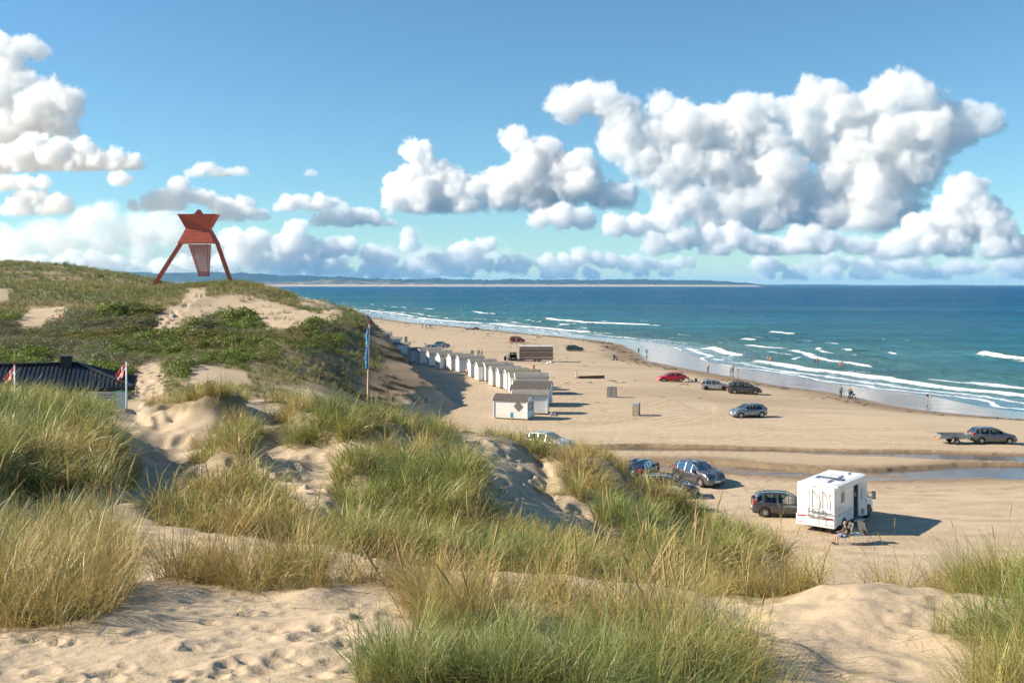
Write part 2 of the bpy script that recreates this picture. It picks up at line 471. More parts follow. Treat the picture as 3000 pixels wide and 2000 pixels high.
def proj(X, Y, Z): return 1500 + FPX * X / Y, HY - FPX * (Z - HC) / Y
MOUNDS = [
    [(1600, 1335), (1760, 1325), (1900, 1420), (2150, 1570), (2330, 1650), (2250, 1740), (1950, 1720), (1820, 1620), (1740, 1500), (1640, 1420)],
    [(1010, 1335), (1250, 1318), (1400, 1370), (1450, 1470), (1380, 1560), (1200, 1570), (1060, 1480), (980, 1400)],
    [(-200, 1195), (250, 1200), (330, 1280), (360, 1400), (300, 1470), (-200, 1480)],
    [(640, 1255), (720, 1250), (740, 1330), (700, 1360), (620, 1340)],
    [(850, 1190), (1000, 1215), (1180, 1262), (1150, 1290), (980, 1290), (860, 1240)],
    [(420, 1180), (700, 1165), (720, 1200), (600, 1205), (440, 1195)],
]
def terrain(X, Y, fine=True):
    X = np.asarray(X, float); Y = np.asarray(Y, float)
    sh = X.shape
    x = X.ravel(); y = Y.ravel()
    zb = beach(x, y, fine)
    Q = warp(x, y)
    zd = np.full(x.shape, -20.0); m = y < 95
    if m.any(): zd[m] = tps_eval(DUNE[0], DUNE[1], Q[m])
    zd = np.where(y > 75, zd - (y - 75) * 0.6, zd)
    zh = np.full(x.shape, -20.0); m = (y > 48) & (x < 20)
    if m.any(): zh[m] = tps_eval(HILL[0], HILL[1], Q[m])
    big = np.clip(y / 100, 0.3, 6)
    zh = zh + 0.55 * fbm(x / 9, y / 9, 3, 20) * sstep(70, 95, y) * big * (1 - 0.85 * np.exp(-(((x + 62) / 30) ** 2 + ((y - 200) / 22) ** 2)))
    xf = np.interp(y, _cf[:, 0], _cf[:, 1]) + 1.6 * fbm(x * 0 + 3.3, y / 7, 3, 25) + 0.8 * fbm(x / 2.5, y / 2.5, 3, 28)
    d = np.clip(xf - x, -5, 60)
    lim = np.where(d < 0, 0.5 * d, 0.46 * d + 0.10 * d * d) + 0.5 * fbm(x / 3, y / 1.2, 3, 31) * sstep(2, 6, d) + 0.1 * fbm(x / 0.8, y / 0.8, 2, 34) * sstep(0.5, 2, d)
    far = sstep(230, 500, y)
    lim = lim * (1 - far) + (0.05 * np.clip(xf - x, -50, 900) + lim * 0.2) * far
    zh = np.where(y < 60, np.minimum(zh, lim + 3), np.minimum(zh, lim))
    zh = np.where(y < 52, -20, zh)
    z = smax(zb, zd, 0.25)
    z = smax(z, zh, 0.25)
    m = (y > 12) & (y < 56) & (z - zb > 0.5)
    if m.any():
        qx, qy = proj(x[m], y[m], z[m])
        dm = np.full(qx.shape, 1e9)
        for p in MOUNDS: dm = np.minimum(dm, poly_sd(qx, qy - 30, p))
        z[m] = z[m] + 0.45 * sstep(22, -30, dm + 16 * fbm(x[m] / 0.9, y[m] / 0.9, 2, 70))
    lum = sstep(0.5, 2.0, z - zb)
    near = sstep(60, 30, y) * lum
    z = z + near * (0.34 * fbm(x / 1.9, y / 1.9, 3, 60) * sstep(9, 15, y) + 0.07 * fbm(x / 0.45, y / 0.45, 2, 63) * sstep(3, 7, y) + 0.035 * fbm(x / 0.8, y / 0.8, 2, 66) + 0.016 * fbm(x / 0.16, y / 0.2, 3, 68) * sstep(11, 8, y))
    return z.reshape(sh)

def ground(px, py, y0=60.0, y1=2500.0, n=260):
    """walk the sight line through a photo pixel down to the ground; returns a world point"""
    Y = np.geomspace(y0, y1, n)
    X = (px - 1500) / FPX * Y; Zr = HC - (py - HY) / FPX * Y
    D = Zr - terrain(X, Y, fine=False)
    k = int(np.argmax(D < 0))
    if D[k] >= 0: k = n - 1
    t = D[k - 1] / (D[k - 1] - D[k]) if k > 0 else 0.0
    Yk = Y[k - 1] + (Y[k] - Y[k - 1]) * t
    Xk = (px - 1500) / FPX * Yk
    return Vector((Xk, Yk, float(terrain(np.array([Xk]), np.array([Yk]))[0])))
def hz(x, y): return float(terrain(np.array([x]), np.array([y]))[0])
# ------------------------------------------------------------------ where things grow (polygons read off the photograph, tested on ground points)
SAND_NEAR = [
    [(-300, 2050), (-300, 1900), (0, 1855), (200, 1850), (380, 1800), (430, 1745), (560, 1722), (760, 1735), (900, 1725), (1080, 1720), (1180, 1760), (1200, 1830), (1130, 1900), (1050, 1960), (1000, 2050)],
    [(2190, 1800), (2260, 1745), (2340, 1705), (2450, 1700), (2600, 1705), (2720, 1720), (2790, 1760), (2730, 1800), (2670, 1850), (2700, 1900), (2790, 1920), (2730, 1965), (2700, 2050), (2500, 2050), (2340, 1930), (2230, 1890)],
    [(300, 1480), (400, 1430), (430, 1350), (380, 1290), (340, 1220), (390, 1185), (470, 1180), (560, 1185), (630, 1225), (625, 1262), (565, 1300), (530, 1350), (500, 1400), (560, 1370), (650, 1350), (710, 1360), (640, 1420), (560, 1440), (480, 1500), (420, 1530), (330, 1530)],
    [(700, 1205), (745, 1182), (830, 1195), (820, 1225), (730, 1238)],
    [(700, 1280), (760, 1300), (900, 1330), (960, 1300), (960, 1400), (990, 1480), (1020, 1540), (1000, 1580), (900, 1570), (860, 1500), (780, 1430), (730, 1360), (690, 1300)],
    [(1000, 1312), (1080, 1290), (1220, 1283), (1240, 1300), (1100, 1320), (1020, 1328)],
    [(1300, 1315), (1380, 1280), (1450, 1285), (1545, 1322), (1565, 1370), (1600, 1420), (1560, 1440), (1670, 1480), (1730, 1520), (1770, 1600), (1640, 1575), (1550, 1530), (1470, 1500), (1440, 1450), (1420, 1400), (1350, 1345)],
    [(1130, 1405), (1290, 1385), (1270, 1440), (1180, 1460)],
    [(1590, 1385), (1660, 1372), (1705, 1390), (1650, 1412)],
]
SAND_FAR = [
    [(445, 962), (455, 925), (535, 885), (555, 850), (600, 848), (610, 870), (720, 868), (820, 893), (860, 905), (930, 922), (990, 900), (1010, 915), (960, 945), (900, 948), (840, 962), (780, 962), (720, 928), (640, 925), (560, 952), (480, 968)],
    [(15, 958), (90, 908), (200, 902), (195, 935), (170, 952), (100, 968)],
    [(-60, 838), (30, 848), (25, 882), (-60, 888)],
    [(385, 1165), (395, 1100), (440, 1058), (480, 1085), (470, 1165)],
    [(540, 1085), (600, 1075), (720, 1092), (735, 1125), (560, 1128)],
    [(870, 870), (930, 880), (990, 893), (985, 905), (930, 903), (880, 890)],
]
def sand_near(px, py):
    d = np.full(px.shape, 1e9)
    for p in SAND_NEAR: d = np.minimum(d, poly_sd(px, py, p))
    return d                       # photo pixels, negative on open sand
def sand_far(px, py):
    d = np.full(px.shape, 1e9)
    for p in SAND_FAR: d = np.minimum(d, poly_sd(px, py, p))
    return d
def cliff_d(X, Y): return np.interp(Y, _cf[:, 0], _cf[:, 1]) - X
GRASS_NEAR = [
    [(-400, 1380), (330, 1400), (390, 1560), (375, 1750), (300, 1835), (150, 1850), (-400, 1865)],
    [(420, 1680), (560, 1650), (850, 1650), (980, 1700), (1250, 1720), (1250, 1745), (1080, 1722), (900, 1726), (760, 1736), (640, 1722), (560, 1705), (470, 1712)],
    [(1130, 1715), (1500, 1725), (1800, 1785), (2050, 1830), (2170, 1880), (2260, 1970), (2400, 2100), (1040, 2200), (1070, 1960), (1140, 1900), (1210, 1830), (1190, 1770)],
    [(2730, 1810), (2800, 1750), (2900, 1700), (3300, 1600), (3300, 2300), (2770, 2250), (2850, 1970), (2710, 1890)],
]
def veg_near(X, Y, Z):
    px, py = proj(X, Y, Z)
    w = 14 * fbm(X / 0.7, Y / 0.7, 3, 80)
    gm = sstep(-6, 22, sand_near(px + w, py + w)) * sstep(-0.42, 0.15, fbm(X / 1.9, Y / 1.9, 2, 77))
    dm = np.full(px.shape, 1e9)
    for p in MOUNDS: dm = np.minimum(dm, poly_sd(px + w, py + w, p))
    gm = np.maximum(gm, sstep(10, -10, dm))
    d = np.full(px.shape, 1e9)
    for p in GRASS_NEAR: d = np.minimum(d, poly_sd(px + w, py + w, p))
    gn = sstep(16, -16, d) * (0.06 + 0.94 * sstep(-0.38, 0.02, fbm(X / 0.75, Y / 0.75, 2, 73)))
    back = np.maximum(np.abs(px - 2500) - 460, (np.abs(Y - 10.6) - 0.8) * 20)
    gn = np.maximum(gn, sstep(8, -8, back) * (0.25 + 0.75 * sstep(-0.3, 0.1, fbm(X / 0.7, Y / 0.7, 2, 78))))
    gn = np.maximum(gn, 0.9 * sstep(10, -10, np.maximum(np.abs(px - 2300) - 120, (np.abs(Y - 10.6) - 1.2) * 20)))
    g = np.where(Y < 12, gn, gm)
    hi = sstep(0.6, 1.6, Z - beach(X, Y, False))
    return g * hi
def veg_hill(X, Y, Z):
    px, py = proj(X, Y, Z)
    w = 10 * fbm(X / 3, Y / 3, 3, 83)
    g = sstep(-2, 8, sand_far(px + w, py + w * 0.6))
    d = cliff_d(X, Y) + 2.5 * fbm(X / 4, Y / 4, 3, 86)
    face = sstep(8.0, 10.0, d)
    house = 1 - sstep(1.5, 0, np.maximum(np.abs(X + 31) - 17, np.abs(Y - 67) - 7))
    return g * face * house * sstep(0.6, 1.5, Z - beach(X, Y, False))

# ------------------------------------------------------------------ ground sheet
rows = np.concatenate([np.geomspace(1.2, 4, 26)[:-1], np.geomspace(4, 12, 230)[:-1], np.geomspace(12, 36, 230)[:-1], np.geomspace(36, 60, 50)[:-1], np.linspace(60, 72, 22)[:-1], np.arange(72, 98, 0.16), np.arange(98, 130, 0.4), np.arange(130, 260, 0.85), np.geomspace(260, 600, 100)[:-1], np.geomspace(600, 60000, 60)])
us = np.concatenate([-np.geomspace(1.5, 0.64, 32)[:-1], np.linspace(-0.64, 0.64, 600), np.geomspace(0.64, 1.5, 32)[1:]])
U, YY = np.meshgrid(us, rows)
XX = U * YY
ZZ = terrain(XX, YY)
# footprints trodden into the open sand
def tread(cx, cy, r, dep, ang):
    m = np.where(np.abs(rows - cy) < r * 3.2)[0]
    if len(m) == 0: return
    a, b = m[0], m[-1] + 1
    x = XX[a:b] - cx; y = YY[a:b] - cy
    c, s = math.cos(ang), math.sin(ang)
    u = (x * c + y * s) / (r * 1.7); v = (-x * s + y * c) / r
    q = np.sqrt(u * u + v * v)
    ZZ[a:b] += dep * (-np.exp(-(q / 0.75) ** 4) + 0.45 * np.exp(-((q - 1.15) / 0.32) ** 2))
def tread_area(n, poly, y0, y1, r, dep):
    k = 0
    P = np.array(poly)
    while k < n:
        px = rng.uniform(P[:, 0].min(), P[:, 0].max()); py = rng.uniform(P[:, 1].min(), P[:, 1].max())
        if poly_sd(np.array([px]), np.array([py]), poly)[0] > 0: continue
        g = ground(px, py, y0, y1)
        tread(g.x, g.y, r * rng.uniform(0.7, 1.3), dep * rng.uniform(0.5, 1.2), rng.uniform(0, 6.3))
        k += 1
tread_area(120, SAND_NEAR[0], 3.5, 12, 0.055, 0.012)
tread_area(16, [(500, 1760), (1150, 1780), (1150, 1990), (500, 1990)], 3.5, 12, 0.085, 0.013)
tread_area(10, SAND_NEAR[1], 3.5, 12, 0.085, 0.013)
tread_area(40, SAND_NEAR[4], 14, 36, 0.14, 0.06)
tread_area(70, SAND_NEAR[6], 14, 36, 0.14, 0.06)
tread_area(14, SAND_NEAR[2], 14, 36, 0.16, 0.08)
tread_area(60, [(450, 955), (540, 890), (600, 850), (560, 890), (500, 965)], 100, 260, 0.5, 0.25)
tread_area(30, SAND_FAR[3], 60, 120, 0.3, 0.16)
SW = seaward(XX, YY)
ZB = beach(XX, YY, False)
HI = sstep(0.3, 1.2, ZZ - ZB)
VEG = np.zeros_like(XX)
m = (YY < 52) & (np.abs(U) < 0.75) & (HI > 0); VEG[m] = veg_near(XX[m], YY[m], ZZ[m])
m = (YY >= 52) & (YY < 700) & (XX < 10) & (U > -0.8) & (HI > 0); VEG[m] = veg_hill(XX[m], YY[m], ZZ[m])
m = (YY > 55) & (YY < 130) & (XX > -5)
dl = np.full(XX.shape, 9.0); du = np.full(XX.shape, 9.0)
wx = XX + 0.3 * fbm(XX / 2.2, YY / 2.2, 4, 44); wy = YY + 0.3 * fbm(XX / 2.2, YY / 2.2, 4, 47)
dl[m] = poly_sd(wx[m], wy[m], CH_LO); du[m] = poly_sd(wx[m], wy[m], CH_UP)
WET_SHADE = np.maximum.reduce([np.exp(-((du + 0.05) / 0.22) ** 2) * sstep(75, 45, XX), 0.9 * np.exp(-((dl + 0.05) / 0.25) ** 2), sstep(-11, -2, SW + 3.0 * fbm(XX / 9, YY / 20, 3, 90)), 0.95 * sstep(2.6, -0.2, dl + 0.8 * fbm(XX / 6, YY / 3, 3, 95)), 0.8 * sstep(0.15, -0.3, du) * (0.35 + 0.8 * vnoise(XX / 9, YY / 3, 92)), 0.40 * sstep(0.0, 0.6, fbm(XX / 22, YY / 6, 3, 94)) * sstep(-60, -15, SW)]) * (1 - HI)  # thin bands on the channel edges: damp sand plus painted scarp shade
# tyre tracks: pairs of ruts along smooth curves read off the beach
def track_line(pts, wd, amp):
    global TRK
    P = np.array(on_flat(pts))
    t = np.linspace(0, 1, len(P)); tt = np.linspace(0, 1, 60)
    Q = np.stack([np.interp(tt, t, P[:, 0]), np.interp(tt, t, P[:, 1])], -1)
    for _ in range(4): Q[1:-1] = (Q[:-2] + Q[1:-1] * 2 + Q[2:]) / 4
    a, b = np.searchsorted(rows, [Q[:, 1].min() - 3, Q[:, 1].max() + 3])
    x = XX[a:b]; y = YY[a:b]
    best = np.full(x.shape, 1e9)
    for i in range(len(Q) - 1):
        e = Q[i + 1] - Q[i]; L2 = e @ e + 1e-9
        k = np.clip(((x - Q[i, 0]) * e[0] + (y - Q[i, 1]) * e[1]) / L2, 0, 1)
        best = np.minimum(best, (x - Q[i, 0] - e[0] * k) ** 2 + (y - Q[i, 1] - e[1] * k) ** 2)
    d = np.sqrt(best)
    TRK[a:b] = np.maximum(TRK[a:b], amp * (np.exp(-((d - 0.75) / wd) ** 2)) * (0.5 + 0.7 * vnoise(x / 3, y / 3, 97)))
TRK = np.zeros_like(XX)
for k in range(3):
    o = k * 9
    track_line([(1500, 1275 + o * 0.4), (1800, 1255 - o * 0.5), (2000, 1232 - o), (2080, 1205 - o), (2020, 1170 - o), (1850, 1130 - o), (1700, 1100 - o * 0.8), (1450, 1070 - o * 0.5), (1250, 1030 - o * 0.3)], 0.5, 0.8)
for k in range(6):
    o = k * 11
    track_line([(1500, 1285 - o * 0.4), (2000, 1270 - o * 0.3), (2400, 1262 - o), (2800, 1268 - o), (3300, 1290 - o * 1.2)], 0.6, 0.7)
for k in range(8):
    o = k * 16
    track_line([(1900, 1425 + o * 0.4), (2200, 1440 + o * 0.5), (2500, 1450 + o * 0.7), (3300, 1455 + o * 1.1)], 0.4, 0.9)
for k in range(4):
    o = k * 9
    track_line([(1500, 1200 - o * 3), (1700, 1120 - o * 2), (1900, 1070 - o), (2300, 1160 - o), (2700, 1230 - o), (3200, 1260 - o)], 0.4, 0.5)
for k in range(26):
    y0_ = rng.uniform(1000, 1290); x0_ = rng.uniform(1350, 1900); y1_ = y0_ + rng.uniform(-40, 60); x1_ = rng.uniform(2100, 3200)
    track_line([(x0_, y0_), (x0_ * .66 + x1_ * .34, y0_ + rng.uniform(-12, 18)), (x0_ * .33 + x1_ * .67, y1_ + rng.uniform(-12, 18)), (x1_, y1_)], 0.3, rng.uniform(0.35, 0.8))
for k in range(12):
    y0_ = rng.uniform(1425, 1600); x0_ = rng.uniform(1900, 2300); y1_ = y0_ + rng.uniform(-30, 40)
    track_line([(x0_, y0_), (2600, y1_), (3400, y1_ + rng.uniform(-40, 40))], 0.3, rng.uniform(0.4, 0.9))
TRK *= (1 - HI)
LIGHT = TRK.copy(); TRK = np.zeros_like(XX)
for k in range(18):
    y0_ = rng.uniform(1060, 1290); x0_ = rng.uniform(1500, 2000); y1_ = y0_ + rng.uniform(-40, 60); x1_ = rng.uniform(2200, 3200)
    track_line([(x0_, y0_), (x0_ * .66 + x1_ * .34, y0_ + rng.uniform(-15, 20)), (x0_ * .33 + x1_ * .67, y1_ + rng.uniform(-15, 20)), (x1_, y1_)], 0.16, rng.uniform(0.5, 1.0))
for k in range(16):
    y0_ = rng.uniform(1420, 1620); x0_ = rng.uniform(1900, 2400); y1_ = y0_ + rng.uniform(-35, 45)
    track_line([(x0_, y0_), (2600, y1_), (3400, y1_ + rng.uniform(-50, 50))], 0.14, rng.uniform(0.5, 1.0))
DARK = TRK * (1 - HI); TRK = LIGHT
ZZ -= 0.03 * TRK + 0.03 * DARK
ROUGH = (1 - HI) * sstep(-22, -40, SW) * (1 - 0.9 * np.clip(TRK * 1.5, 0, 1)) * sstep(-0.5, 0.35, fbm(XX / 22, YY / 22, 2, 99) + 0.5 * sstep(40, 5, XX) * sstep(130, 80, YY))
me = grid_mesh('ground', np.stack([XX, YY, ZZ], -1))
for nm, v in (('wet', WET_SHADE), ('veg', VEG), ('track', TRK), ('rut', DARK), ('face', sstep(1.5, 4.0, cliff_d(XX, YY)) * sstep(15, 10, cliff_d(XX, YY)) * HI * (YY > 80) * (YY < 240)), ('rough', ROUGH), ('dune', HI), ('film', np.maximum(sstep(-2.0, 0.8, SW + 0.8 * fbm(XX / 4, YY / 12, 2, 91)), 0.8 * sstep(-0.1, -0.6, dl) * sstep(20, 40, XX)))): attr(me, nm, v)

n = NT('sand')
P = n.pos()
big = n.noise(P, 0.07, 5, 0.6); mid = n.noise(P, 0.9, 4, 0.6); grain = n.noise(P, 60, 2, 0.5)
wet = n.attr('wet'); veg = n.attr('veg'); trk = n.attr('track'); rgh = n.attr('rough'); flm = n.attr('film'); dune = n.attr('dune')
dry = n.mix(big, (0.43, 0.33, 0.222), (0.52, 0.412, 0.285))
dry = n.mix(n.math('MULTIPLY', grain, 0.35), dry, (0.33, 0.245, 0.16))
streak = n.noise(n.mapv(P, (0.05, 0.5, 1.0)), 1.0, 5, 0.65)
dry = n.mix(n.math('MULTIPLY', n.ramp(streak, [(0.45, 0.0), (0.65, 1.0)]), n.math('MULTIPLY_ADD', dune, -0.35, 0.35)), dry, (0.34, 0.25, 0.165))
clods = n.ramp(n.noise(n.mapv(P, (1.3, 0.8, 1)), 1.0, 4, 0.7), [(0.56, 0.0), (0.66, 1.0)])
dry = n.mix(n.math('MULTIPLY', clods, n.math('MULTIPLY', rgh, 0.45)), dry, (0.26, 0.18, 0.11))
dry = n.mix(n.math('MULTIPLY', trk, 0.75), dry, (0.53, 0.425, 0.30))
dry = n.mix(n.math('MULTIPLY', n.attr('rut'), 0.55), dry, (0.27, 0.19, 0.12))
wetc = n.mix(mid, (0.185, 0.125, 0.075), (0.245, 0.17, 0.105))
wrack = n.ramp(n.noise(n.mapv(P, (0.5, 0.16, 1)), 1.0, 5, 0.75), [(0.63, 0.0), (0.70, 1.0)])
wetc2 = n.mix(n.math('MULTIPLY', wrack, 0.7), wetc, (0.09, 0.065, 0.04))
col = n.mix(n.math('MULTIPLY', wet, 0.9), dry, wetc2)  # wet sand tone; along the cut banks it also carries painted shade
face = n.attr('face')
col = n.mix(n.math('MULTIPLY', face, n.math('MULTIPLY_ADD', n.noise(n.mapv(P, (0.5, 2.5, 0.6)), 1.0, 5, 0.7), 1.1, 0.2, clamp=True)), col, (0.20, 0.14, 0.088))
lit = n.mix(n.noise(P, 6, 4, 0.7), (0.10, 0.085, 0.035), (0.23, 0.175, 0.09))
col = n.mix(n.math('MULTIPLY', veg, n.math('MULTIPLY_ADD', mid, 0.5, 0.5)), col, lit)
rip = n.noise(n.mapv(P, (9, 30, 12), (0, 0, 0.5)), 1.0, 3, 0.5)
h = n.math('MULTIPLY_ADD', grain, 0.25, n.math('MULTIPLY', n.noise(P, 14, 3, 0.6), 0.6))
h = n.math('MULTIPLY_ADD', rip, 0.25, h)
nrm = n.bump(h, 0.75, n.math('MULTIPLY_ADD', flm, -0.0195, 0.02))
n2 = n.n('ShaderNodeBump'); n2.inputs['Strength'].default_value = 0.9; n2.inputs['Distance'].default_value = 0.16
n.set(n2.inputs['Height'], n.math('MULTIPLY', n.noise(n.mapv(P, (1, 0.7, 1)), 1.4, 4, 0.65), n.math('MULTIPLY', n.math('MULTIPLY_ADD', rgh, 0.9, 0.05), n.math('SUBTRACT', 1.0, flm, clamp=True))))
n.set(n2.inputs['Normal'], nrm)
rough = n.math('MULTIPLY_ADD', flm, -0.72, n.math('MULTIPLY_ADD', wet, -0.1, 0.92), clamp=True)
spec = n.math('MULTIPLY_ADD', flm, 0.45, 0.25)
mat_sand = n.done(n.pbsdf(col, rough, 0, spec, n2.outputs[0], Specular_Tint=(0.50, 0.58, 0.70)))
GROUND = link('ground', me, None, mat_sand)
put(GROUND, kind='structure')

# ------------------------------------------------------------------ stream water lying in the lower channel
sx = np.arange(2, 75, 0.6); sy = np.arange(70, 92, 0.5)
SX, SY = np.meshgrid(sx, sy)
me = grid_mesh('stream', np.stack([SX, SY, np.full_like(SX, -0.285) - 0.0010 * np.clip(SX - 20, 0, 60)], -1))
n = NT('stream_water')
P = n.pos()
hh = n.noise(n.mapv(P, (0.8, 2.2, 1)), 1.6, 4, 0.6)
mat_stream = n.done(n.pbsdf(n.mix(n.noise(P, 0.25), (0.10, 0.075, 0.05), (0.16, 0.12, 0.085)), 0.08, 0, 0.6, n.bump(hh, 0.35, 0.06)))
STREAM = put(link('stream', me, None, mat_stream), kind='structure')

# ------------------------------------------------------------------ the sea
wv = np.concatenate([[-8, -4], np.arange(-1, 130, 0.55), np.geomspace(130, 700, 90)[1:], np.geomspace(700, 90000, 50)[1:]])
ry = np.concatenate([np.geomspace(40, 100, 30)[:-1], np.geomspace(100, 700, 480)[:-1], np.geomspace(700, 2500, 70)[:-1], np.geomspace(2500, 61000, 50)])
W, RY = np.meshgrid(wv, ry)
SXX = shoreX(RY) + W / 0.96
t = RY
s = W + 2.2 * fbm(SXX / 7, RY / 12, 3, 101) * sstep(12, 30, W) + 0.5 * fbm(SXX / 1.8, RY / 3, 2, 104) * sstep(8, 14, W)
fade = sstep(900, 350, t)
edge = 12.5 + 4.5 * fbm(t / 26, t * 0, 3, 110) + 1.2 * fbm(t / 5, t * 0 + 4, 2, 113)
c1 = 25 + 6 * fbm(t / 45, t * 0 + 9, 3, 116)
m1 = sstep(-0.45, 0.05, fbm(t / 34, t * 0 + 2, 4, 120, 0.65) + 0.12)
c2 = 76 + 12 * fbm(t / 70, t * 0 + 5, 3, 124)
m2 = sstep(-0.05, 0.2, fbm(t / 42, t * 0 + 7, 5, 128, 0.72) + 0.05)
c3 = 52 + 10 * fbm(t / 50, t * 0 + 6, 3, 132)
m3 = sstep(0.2, 0.45, fbm(t / 12, t * 0 + 8, 4, 136, 0.7))
c4 = 104 + 14 * fbm(t / 60, t * 0 + 3, 3, 139)
m4 = sstep(0.55, 0.75, fbm(t / 15, t * 0 + 18, 3, 143))
def crest(c, wf, wb): return np.where(s < c, np.exp(-((s - c) / wf) ** 2), np.exp(-((s - c) / wb) ** 2))
hgt = 0.35 * crest(c1, 1.6, 3.5) * (0.4 + 0.6 * m1) + 0.75 * crest(c2, 1.8, 5) * (0.25 + 0.75 * m2) + 0.45 * crest(c3, 1.8, 5) * (0.3 + m3) + 0.5 * crest(c4, 2, 6) * (0.2 + m4)
sw = sstep(10, 40, s)
hgt = hgt + sw * (0.22 * fbm((s + 0.15 * t) / 9, t / 22, 3, 150) + 0.10 * fbm(s / 3.5, t / 6, 3, 153)) * sstep(1500, 500, t)
film = np.interp(s, [-8, 11, 17, 30], [-0.25, -0.05, 0.02, 0.0])
Zs = SEA + hgt * fade + film
foam = np.zeros_like(s)
foam = np.maximum(foam, 0.95 * np.exp(-((s - edge) / 0.55) ** 2))
lace = sstep(edge + 0.0, edge + 3, s) * sstep(c1 + 2, c1 - 5, s)
foam = np.maximum(foam, lace * (0.36 + 0.35 * fbm(s / 3, t / 9, 3, 160)))
foam = np.maximum(foam, m1 * crest(c1, 2.4, 0.9))
foam = np.maximum(foam, 0.75 * m1 * crest(c1 - 6, 1.2, 0.6))
foam = np.maximum(foam, m2 * crest(c2, 1.9, 0.7))
c5 = 37 + 5 * fbm(t / 30, t * 0 + 14, 3, 146); m5 = sstep(-0.1, 0.2, fbm(t / 32, t * 0 + 11, 4, 148, 0.7))
foam = np.maximum(foam, 0.9 * m5 * crest(c5, 2.2, 0.7))
foam = np.maximum(foam, 0.6 * m2 * sstep(c2 - 16, c2, s) * sstep(c2 + 1, c2 - 1, s) * (0.4 + 0.6 * fbm(s / 3, t / 7, 3, 170)))
foam = np.maximum(foam, m3 * crest(c3, 1.8, 0.6))
foam = np.maximum(foam, m4 * crest(c4, 1.6, 0.6))
for cc, sd, th_, wd in ((18, 181, -0.05, 0.8), (31, 184, 0.05, 0.9), (45, 187, 0.12, 1.0), (61, 190, 0.15, 1.1), (90, 193, 0.25, 1.2)):
    cq = cc + 6 * fbm(t / 33, t * 0 + cc, 3, sd); mq = sstep(th_, th_ + 0.25, fbm(t / 14, t * 0 + cc * 2, 4, sd + 1, 0.7))
    foam = np.maximum(foam, 0.85 * mq * crest(cq, wd, 0.4))
foam = np.maximum(foam, 0.30 * sstep(0.35, 0.65, fbm(s / 5, t / 14, 3, 164)) * sstep(95, 60, s) * sstep(20, 30, s))
me = grid_mesh('sea', np.stack([SXX, RY, Zs], -1))
attr(me, 'foam', foam); attr(me, 'off', s); attr(me, 'crest', np.clip(hgt, 0, 1) * fade); attr(me, 'filmy', np.clip((s - edge) / 14, 0, 1))
n = NT('sea_water')
P = n.pos()
off = n.attr('off'); fo = n.attr('foam'); cr = n.attr('crest'); fy = n.attr('filmy')
deep = n.ramp(n.math('DIVIDE', n.math('LOGARITHM', n.math('MAXIMUM', off, 1.0), 10.0), 4.2), [(0.0, (0.13, 0.15, 0.13)), (0.34, (0.085, 0.185, 0.185)), (0.46, (0.034, 0.155, 0.205)), (0.62, (0.009, 0.10, 0.205)), (0.85, (0.004, 0.074, 0.19))])
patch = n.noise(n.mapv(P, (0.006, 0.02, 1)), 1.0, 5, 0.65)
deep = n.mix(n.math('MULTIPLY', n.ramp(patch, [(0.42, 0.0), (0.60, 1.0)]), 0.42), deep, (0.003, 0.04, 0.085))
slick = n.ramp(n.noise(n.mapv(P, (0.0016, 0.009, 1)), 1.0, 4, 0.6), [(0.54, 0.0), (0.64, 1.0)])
trough_shade = n.ramp(n.noise(n.mapv(P, (0.07, 0.30, 1), (0, 0, 0.12)), 1.0, 6, 0.7), [(0.42, 0.0), (0.60, 1.0)])
deep = n.mix(n.math('MULTIPLY', trough_shade, 0.5), deep, n.mix(0.55, deep, (0.002, 0.035, 0.06)))  # shade of the wave troughs put into the water colour
deep = n.mix(n.math('MULTIPLY', slick, 0.30), deep, (0.08, 0.17, 0.22))
deep = n.mix(n.math('MULTIPLY', cr, 0.9, clamp=True), deep, (0.055, 0.105, 0.06))
foamn = n.noise(n.mapv(P, (1.0, 0.28, 1)), 1.0, 6, 0.8)
fm = n.math('MULTIPLY', n.math('SUBTRACT', n.math('ADD', fo, n.math('MULTIPLY', foamn, 1.35)), 1.08), 3.5, clamp=True)
wh = n.noise(n.mapv(P, (0.16, 0.05, 1)), 1.0, 6, 0.7)
caps = n.math('MULTIPLY', n.ramp(wh, [(0.735, 0.0), (0.76, 1.0)]), n.math('GREATER_THAN', off, 90.0))
fm = n.math('MAXIMUM', fm, n.math('MULTIPLY', caps, 0.8))
w1 = n.noise(n.mapv(P, (0.35, 0.14, 1), (0, 0, 0.2)), 1.0, 5, 0.62)
w2 = n.noise(n.mapv(P, (0.05, 0.022, 1), (0, 0, 0.2)), 1.0, 5, 0.62)
ht = n.math('MULTIPLY_ADD', w1, 0.5, n.math('MULTIPLY', w2, 2.2))
nd = n.n('ShaderNodeBump'); nd.inputs['Strength'].default_value = 0.8
n.set(nd.inputs['Distance'], n.math('MULTIPLY_ADD', n.math('POWER', fy, 0.7), 1.5, 0.02)); n.set(nd.inputs['Height'], ht)
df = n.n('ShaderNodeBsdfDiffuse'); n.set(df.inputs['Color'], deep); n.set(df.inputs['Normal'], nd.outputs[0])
gs = n.n('ShaderNodeBsdfGlossy'); gs.inputs['Roughness'].default_value = 0.18; n.set(gs.inputs['Normal'], nd.outputs[0]); gs.inputs['Color'].default_value = (0.9, 0.96, 1, 1)
fz = n.n('ShaderNodeFresnel'); fz.inputs[0].default_value = 1.33; n.set(fz.inputs['Normal'], nd.outputs[0])
calm = n.math('SUBTRACT', 0.85, n.math('MULTIPLY', fy, 0.70))           # choppy water mirrors less of the low sky than the thin smooth swash
